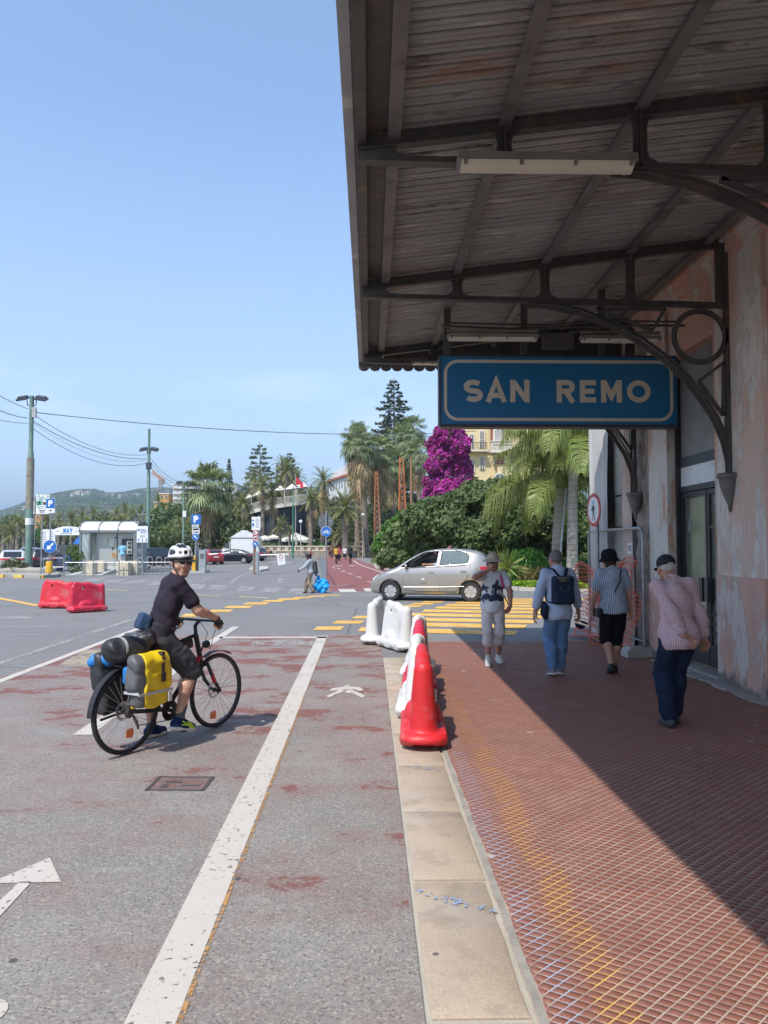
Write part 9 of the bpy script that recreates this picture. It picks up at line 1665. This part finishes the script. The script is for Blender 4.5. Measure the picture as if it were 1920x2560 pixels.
HATCH = dict(SUV, H=1.48, W=1.8, prof=[(2.05, .25), (2.1, .5), (2.0, .72), (1.6, .86), (1.0, .98), (.2, 1.4), (-.3, 1.48), (-1.2, 1.46), (-1.7, 1.36), (-2.0, .98), (-2.08, .82), (-2.06, .35), (-1.9, .22), (0, .18), (1.9, .2)], belt=.85, r=.32, axles=(1.3, -1.28), plate=.72, wins=dict(side=[[(.75, .98), (.2, 1.3), (-.3, 1.39), (-.3, .98)], [(-.38, .98), (-.38, 1.39), (-1.1, 1.38), (-1.3, 1.05)]], windscreen=[[(1.05, .96), (.8, .96), (0, 1.36), (.2, 1.55)]], rear_window=[[(-1.55, 1.38), (-1.75, 1.0), (-2.2, .98), (-1.8, 1.4)]], head=[[(2.1, .6), (1.75, .62), (1.6, .78), (2.1, .78)]], tail=[[(-1.62, .92), (-1.8, .78), (-2.2, .78), (-2.2, .96)]]))
SALOON = dict(W=1.87, H=1.48, r=.335, axles=(1.5, -1.47), belt=.86, tumble=.26, plan=.22, mirror=(.85, 1.0), handles=((.1, .9), (-.85, .92)), plate=.75, prof=[(2.4, .25), (2.45, .5), (2.35, .68), (1.9, .82), (1.15, .93), (.35, 1.38), (-.3, 1.47), (-.9, 1.42), (-1.7, 1.08), (-2.2, 1.03), (-2.42, .95), (-2.45, .45), (-2.3, .25), (0, .18), (2.2, .2)], wins=dict(side=[[(.9, .97), (.3, 1.31), (-.2, 1.38), (-.2, .97)], [(-.28, .97), (-.28, 1.38), (-.85, 1.33), (-1.35, 1.05), (-1.3, .99)]], windscreen=[[(1.15, .93), (.95, .93), (.1, 1.38), (.3, 1.5)]], rear_window=[[(-.95, 1.42), (-1.62, 1.07), (-1.7, 1.15), (-.95, 1.55)]], head=[[(2.4, .62), (2.05, .62), (1.9, .76), (2.4, .76)]], tail=[[(-1.95, .92), (-2.1, .78), (-2.5, .78), (-2.5, .96)]]))
CWH, CBK, CGR, CRD, CSI = m_carpaint('paint_white', (.64, .64, .63)), m_carpaint('paint_black', (.012, .014, .02)), m_carpaint('paint_grey', (.045, .05, .055)), m_carpaint('paint_red', (.28, .02, .025)), M('silver_paint2', (.45, .47, .48), .35, .4, coat=.6)
def cg(px, py): return gp(px, py)
p = cg(18, 1431); car('white hatchback seen from behind at the left edge', (p.x - .6, p.y + 2.2, 0), R(22), CWH, HATCH)
p = cg(82, 1430); car('dark grey car seen from behind, right of the green pole', (p.x, p.y + 2.2, 0), R(18), CGR, SUV)
p = cg(30, 1412); car('silver estate car behind the white hatchback', (p.x, p.y + 4.0, 0), R(14), CSI, SUV)
p = cg(140, 1416); car('white car with sloping bonnet behind the blue arrow sign', (p.x, p.y + 2, 0), R(-60), CWH, HATCH)
p = cg(398, 1424); car('black sports utility car with a white roof edge beside the kiosk', (p.x, p.y + 1.2, 0), R(-68), CBK, dict(SUV))
p = cg(428, 1408); car('red car half hidden behind the cyclist helmet', (p.x, p.y + 1.5, 0), R(-80), CRD, HATCH)
p = cg(514, 1412); car('red car seen from behind by the barrier machines', (p.x, p.y + 2.0, 0), R(28), CRD, HATCH)
p = cg(576, 1409); car('long black saloon parked across the car park', (p.x, p.y + 1.0, 0), R(82), CBK, SALOON)
p = cg(610, 1404); car('dark estate car parked behind the black saloon', (p.x, p.y + 3.0, 0), R(70), m_carpaint('paint_navy', (.02, .025, .04)), SUV)
p = cg(880, 1391);
# ================================================================ SMALL FIGURES
def walker(label, px, pyf, hpx, heading, top, bottom, hair_, sk=SKIN, sleeves=.36, legs=.98, stride=.16, cat=None, seated=False, group=None, hw=None, topmat=None):
 p = gp(px, pyf); H = hpx * p.y / F; s = H / 1.75; st = stride * s;
 if seated: b = skel(H, (0, 0, .5), ((-.1, .4, .1), (.1, .4, .1)), ((-.15, .35, .62), (.15, .35, .62)), lean=8, hyaw=random.Random(px).uniform(-30, 30), toes=((0, 1, 0), (0, 1, 0)))
 else: b = skel(H, (0, 0, .89 * s), ((-.09 * s, st * .3 - st, .1 * s), (.09 * s, st, .085 * s)), ((-.27 * s, .1 * s, .80 * s), (.27 * s, -.02, .80 * s)) if hw is None else hw, lean=4, hyaw=8)
 o = T('person', label, 'person', p, R(heading), group); vx_ = max(.016, .4 * p.y / F);
 pr_ = torso_prims(b) + head_prims(b, nose=1.2)
 for i in (0, 1): pr_ += arm_prims(b, i) + leg_prims(b, i) + foot_prims(b, i) + [fell(b.wr[i] + (b.wr[i] - b.el[i]).normalized() * .07, (.035, .035, .06), .02)]
 solid('body', pr_, vx_, sk, o); solid('top', torso_prims(b, .02) + [fell(b.tp(0, 0, .02), (.17 * s, .13 * s, .13 * s), .05)] + arm_prims(b, 0, .018, sleeves, loose=1.2) + arm_prims(b, 1, .018, sleeves, loose=1.2), vx_, top, o)
 solid('trousers', [fell(b.pel, (.165 * s, .125 * s, .12 * s), .05)] + leg_prims(b, 0, .018, legs, loose=1.25) + leg_prims(b, 1, .018, legs, loose=1.25), vx_, bottom, o); solid('hair', hair_prims(b, 'short', 1.04), vx_, hair_, o); return o, b
HD, HB, HBL = M('dark_hair', (.022, .016, .012)), M('brown_hair', (.07, .04, .025)), M('blond_hair', (.36, .24, .12), .7)
cw_, cb_, cd_ = cloth('white_cloth', (.6, .6, .6)), cloth('light_blue_cloth', (.22, .48, .62)), cloth('dark_cloth', (.02, .021, .026))
o, b = walker('man in light blue shirt and white trousers using the pay machine', 305, 1430, 81, 12, cb_, cw_, HD, SKIN2, stride=.02, hw=((-.2, .3, 1.15), (.25, .25, 1.1))); o.location = V((gx(305, Yk - 1.0), Yk - .9, .36)); sc_ = 66 * (Yk - .9) / F / (81 * gp(305, 1430).y / F); o.scale = (sc_,) * 3
o, b = walker('man in pale striped shirt with a black shoulder bag walking to the left', 776, 1483, 101, 78, cloth('grey_striped', (.36, .39, .43)), m_weave('patterned_trousers', lambda t, q: t.mix(t.ramp(t.noise(q, 22, 3), [(.45, 0.), (.55, 1.)]), (.35, .27, .2), (.12, .08, .07))), HD, SKIN3, sleeves=.95, stride=.24, hw=((-.26, .32, .86), (.22, -.18, .62)))
solid('cap', [fell(b.head + b.Hm @ V((0, 0, .05)), (.09, .11, .08), .02)], .016, CAP, o); bp = o.location
q = T('shoulder_bag', 'black bag on the back of the man carrying a blue sack', 'bag', bp, R(78)); solid('bag', [fbox(b.tp(.06, -.2, .2), (.1, .08, .24), .05, .04, rot3(0, -10, 8))], .018, BT, q); m = MB(); m.tube([b.tp(.05, -.15, .42), b.tp(-.1, .0, .52), b.tp(-.1, .12, .42)], .02, 5); m.build('strap', BT, q)
q = T('plastic_sack', 'bright blue plastic sack carried by the man at the crossing', 'sack', bp, R(78)); solid('sack', [fell((.2, -.42, .32), (.13, .2, .22), .05), fbox((.2, -.34, .26), (.1, .24, .2), .05, .05, rot3(0, 25)), fell((.22, -.2, .2), (.09, .14, .17), .06), fell((.17, -.55, .26), (.08, .1, .12), .05), fcap((.2, -.3, .55), (.22, -.2, .64), .04, .02, .05)], .018, M('blue_sack', (.01, .32, .75), .4, bump=.4, bs=14, var=.15), q, fold=(.022, 19, 1))
o, b = walker('woman in white top and black dungarees walking away on the red path', 955, 1427, 58, 0, cloth('cream_top', (.55, .5, .43)), cd_, HBL, legs=.98); solid('bib', [fbox(b.tp(0, -.1, .15), (.14, .05, .2), .03, .03)], .02, cd_, o); solid('long_hair', hair_prims(b, 'long', 1.05), .02, HBL, o)
walker('person in pink top walking on the far red path', 847, 1404, 38, 170, cloth('pink_top', (.5, .07, .12)), cd_, HD); walker('person in white top and dark shorts on the far red path', 862, 1402, 37, 175, cw_, cd_, HD, SKIN2, legs=.45)
walker('person in dark blue standing under the bright green tree', 980, 1400, 34, 20, cloth('blue_top', (.12, .16, .3)), cd_, HD); walker('person in black standing under the bright green tree', 989, 1400, 30, 90, cd_, cd_, HD, SKIN2)
walker('dark haired head passing behind the roof of the silver car', 1095, 1462, 92, 80, cd_, cd_, HD, SKIN2); walker('sunburnt man with short hair passing behind the silver car', 1130, 1462, 103, 80, cloth('rust_top', (.3, .12, .08)), cd_, HB, skin('skin_red', (.45, .17, .11)))
for px, lb, tp_, h in ((652, 'seated person in white at the left end of the wall bench', cw_, HD), (671, 'seated person in brown top on the wall bench', cloth('rust_top', (.3, .12, .08)), HB), (678, 'seated person in dark top on the wall bench', cd_, HD), (687, 'seated person in grey top at the right end of the wall bench', cloth('grey_striped', (.36, .39, .43)), HD)): walker(lb, px, 1394, 27, 150, tp_, cd_, h, SKIN2, seated=True)
walker('person sitting bare armed on the wall behind the bag carrier', 778, 1394, 27, 170, cloth('rust_top', (.3, .12, .08)), cd_, HB, SKIN2, seated=True)
def cyclist_far(label, px, pyf, hpx, top, hair_, lab2):
 p = gp(px, pyf); s = hpx * p.y / F / 1.72; bk = bicycle('bicycle', lab2, p, R(2), False, 'bicycles on the far path', True); bk.scale = (s,) * 3
 b = skel(1.72, (0, .27, 1.02), ((-.13, .40, .56), (.13, .48, .22)), ((-.27, .79, 1.07), (.27, .79, 1.07)), lean=18, toes=((0, 1, -.1), (0, 1, -.1))); o = T('person', label, 'person', p, R(2)); o.scale = (s,) * 3; pr_ = torso_prims(b) + head_prims(b)
 for i in (0, 1): pr_ += arm_prims(b, i) + leg_prims(b, i) + foot_prims(b, i) + [fell(b.wr[i], (.035, .05, .035), .02)]
 solid('body', pr_, .03, SKIN2, o); solid('top', torso_prims(b, .02) + arm_prims(b, 0, .018, .36) + arm_prims(b, 1, .018, .36), .03, top, o); solid('shorts', [fell(b.pel, (.17, .13, .12), .05)] + leg_prims(b, 0, .02, .45) + leg_prims(b, 1, .02, .45), .03, cd_, o); solid('hair', hair_prims(b, 'short', 1.05), .03, hair_, o)
cyclist_far('cyclist with yellow bag riding away at left of the red path', 840, 1413, 46, cloth('yellow_top', (.5, .28, .04)), HB, 'bicycle under the rider with the yellow bag'); cyclist_far('cyclist in black shirt riding away in the red path', 875, 1412, 46, cd_, HD, 'bicycle under the far rider in black')
# haze: the air between here and the hill
hzm = bpy.data.materials.new('haze_air'); hzm.use_nodes = True; t = hzm.node_tree; t.nodes.clear(); ho_ = t.nodes.new('ShaderNodeOutputMaterial'); pv_ = t.nodes.new('ShaderNodeVolumePrincipled'); pv_.inputs['Color'].default_value = (.66, .82, 1, 1); pv_.inputs['Density'].default_value = HAZE; pv_.inputs['Anisotropy'].default_value = .25; t.links.new(pv_.outputs[0], ho_.inputs['Volume'])
MB().box2((-5050, -310, -60), (5050, 8050, 420)).build('haze', hzm, kind='stuff')
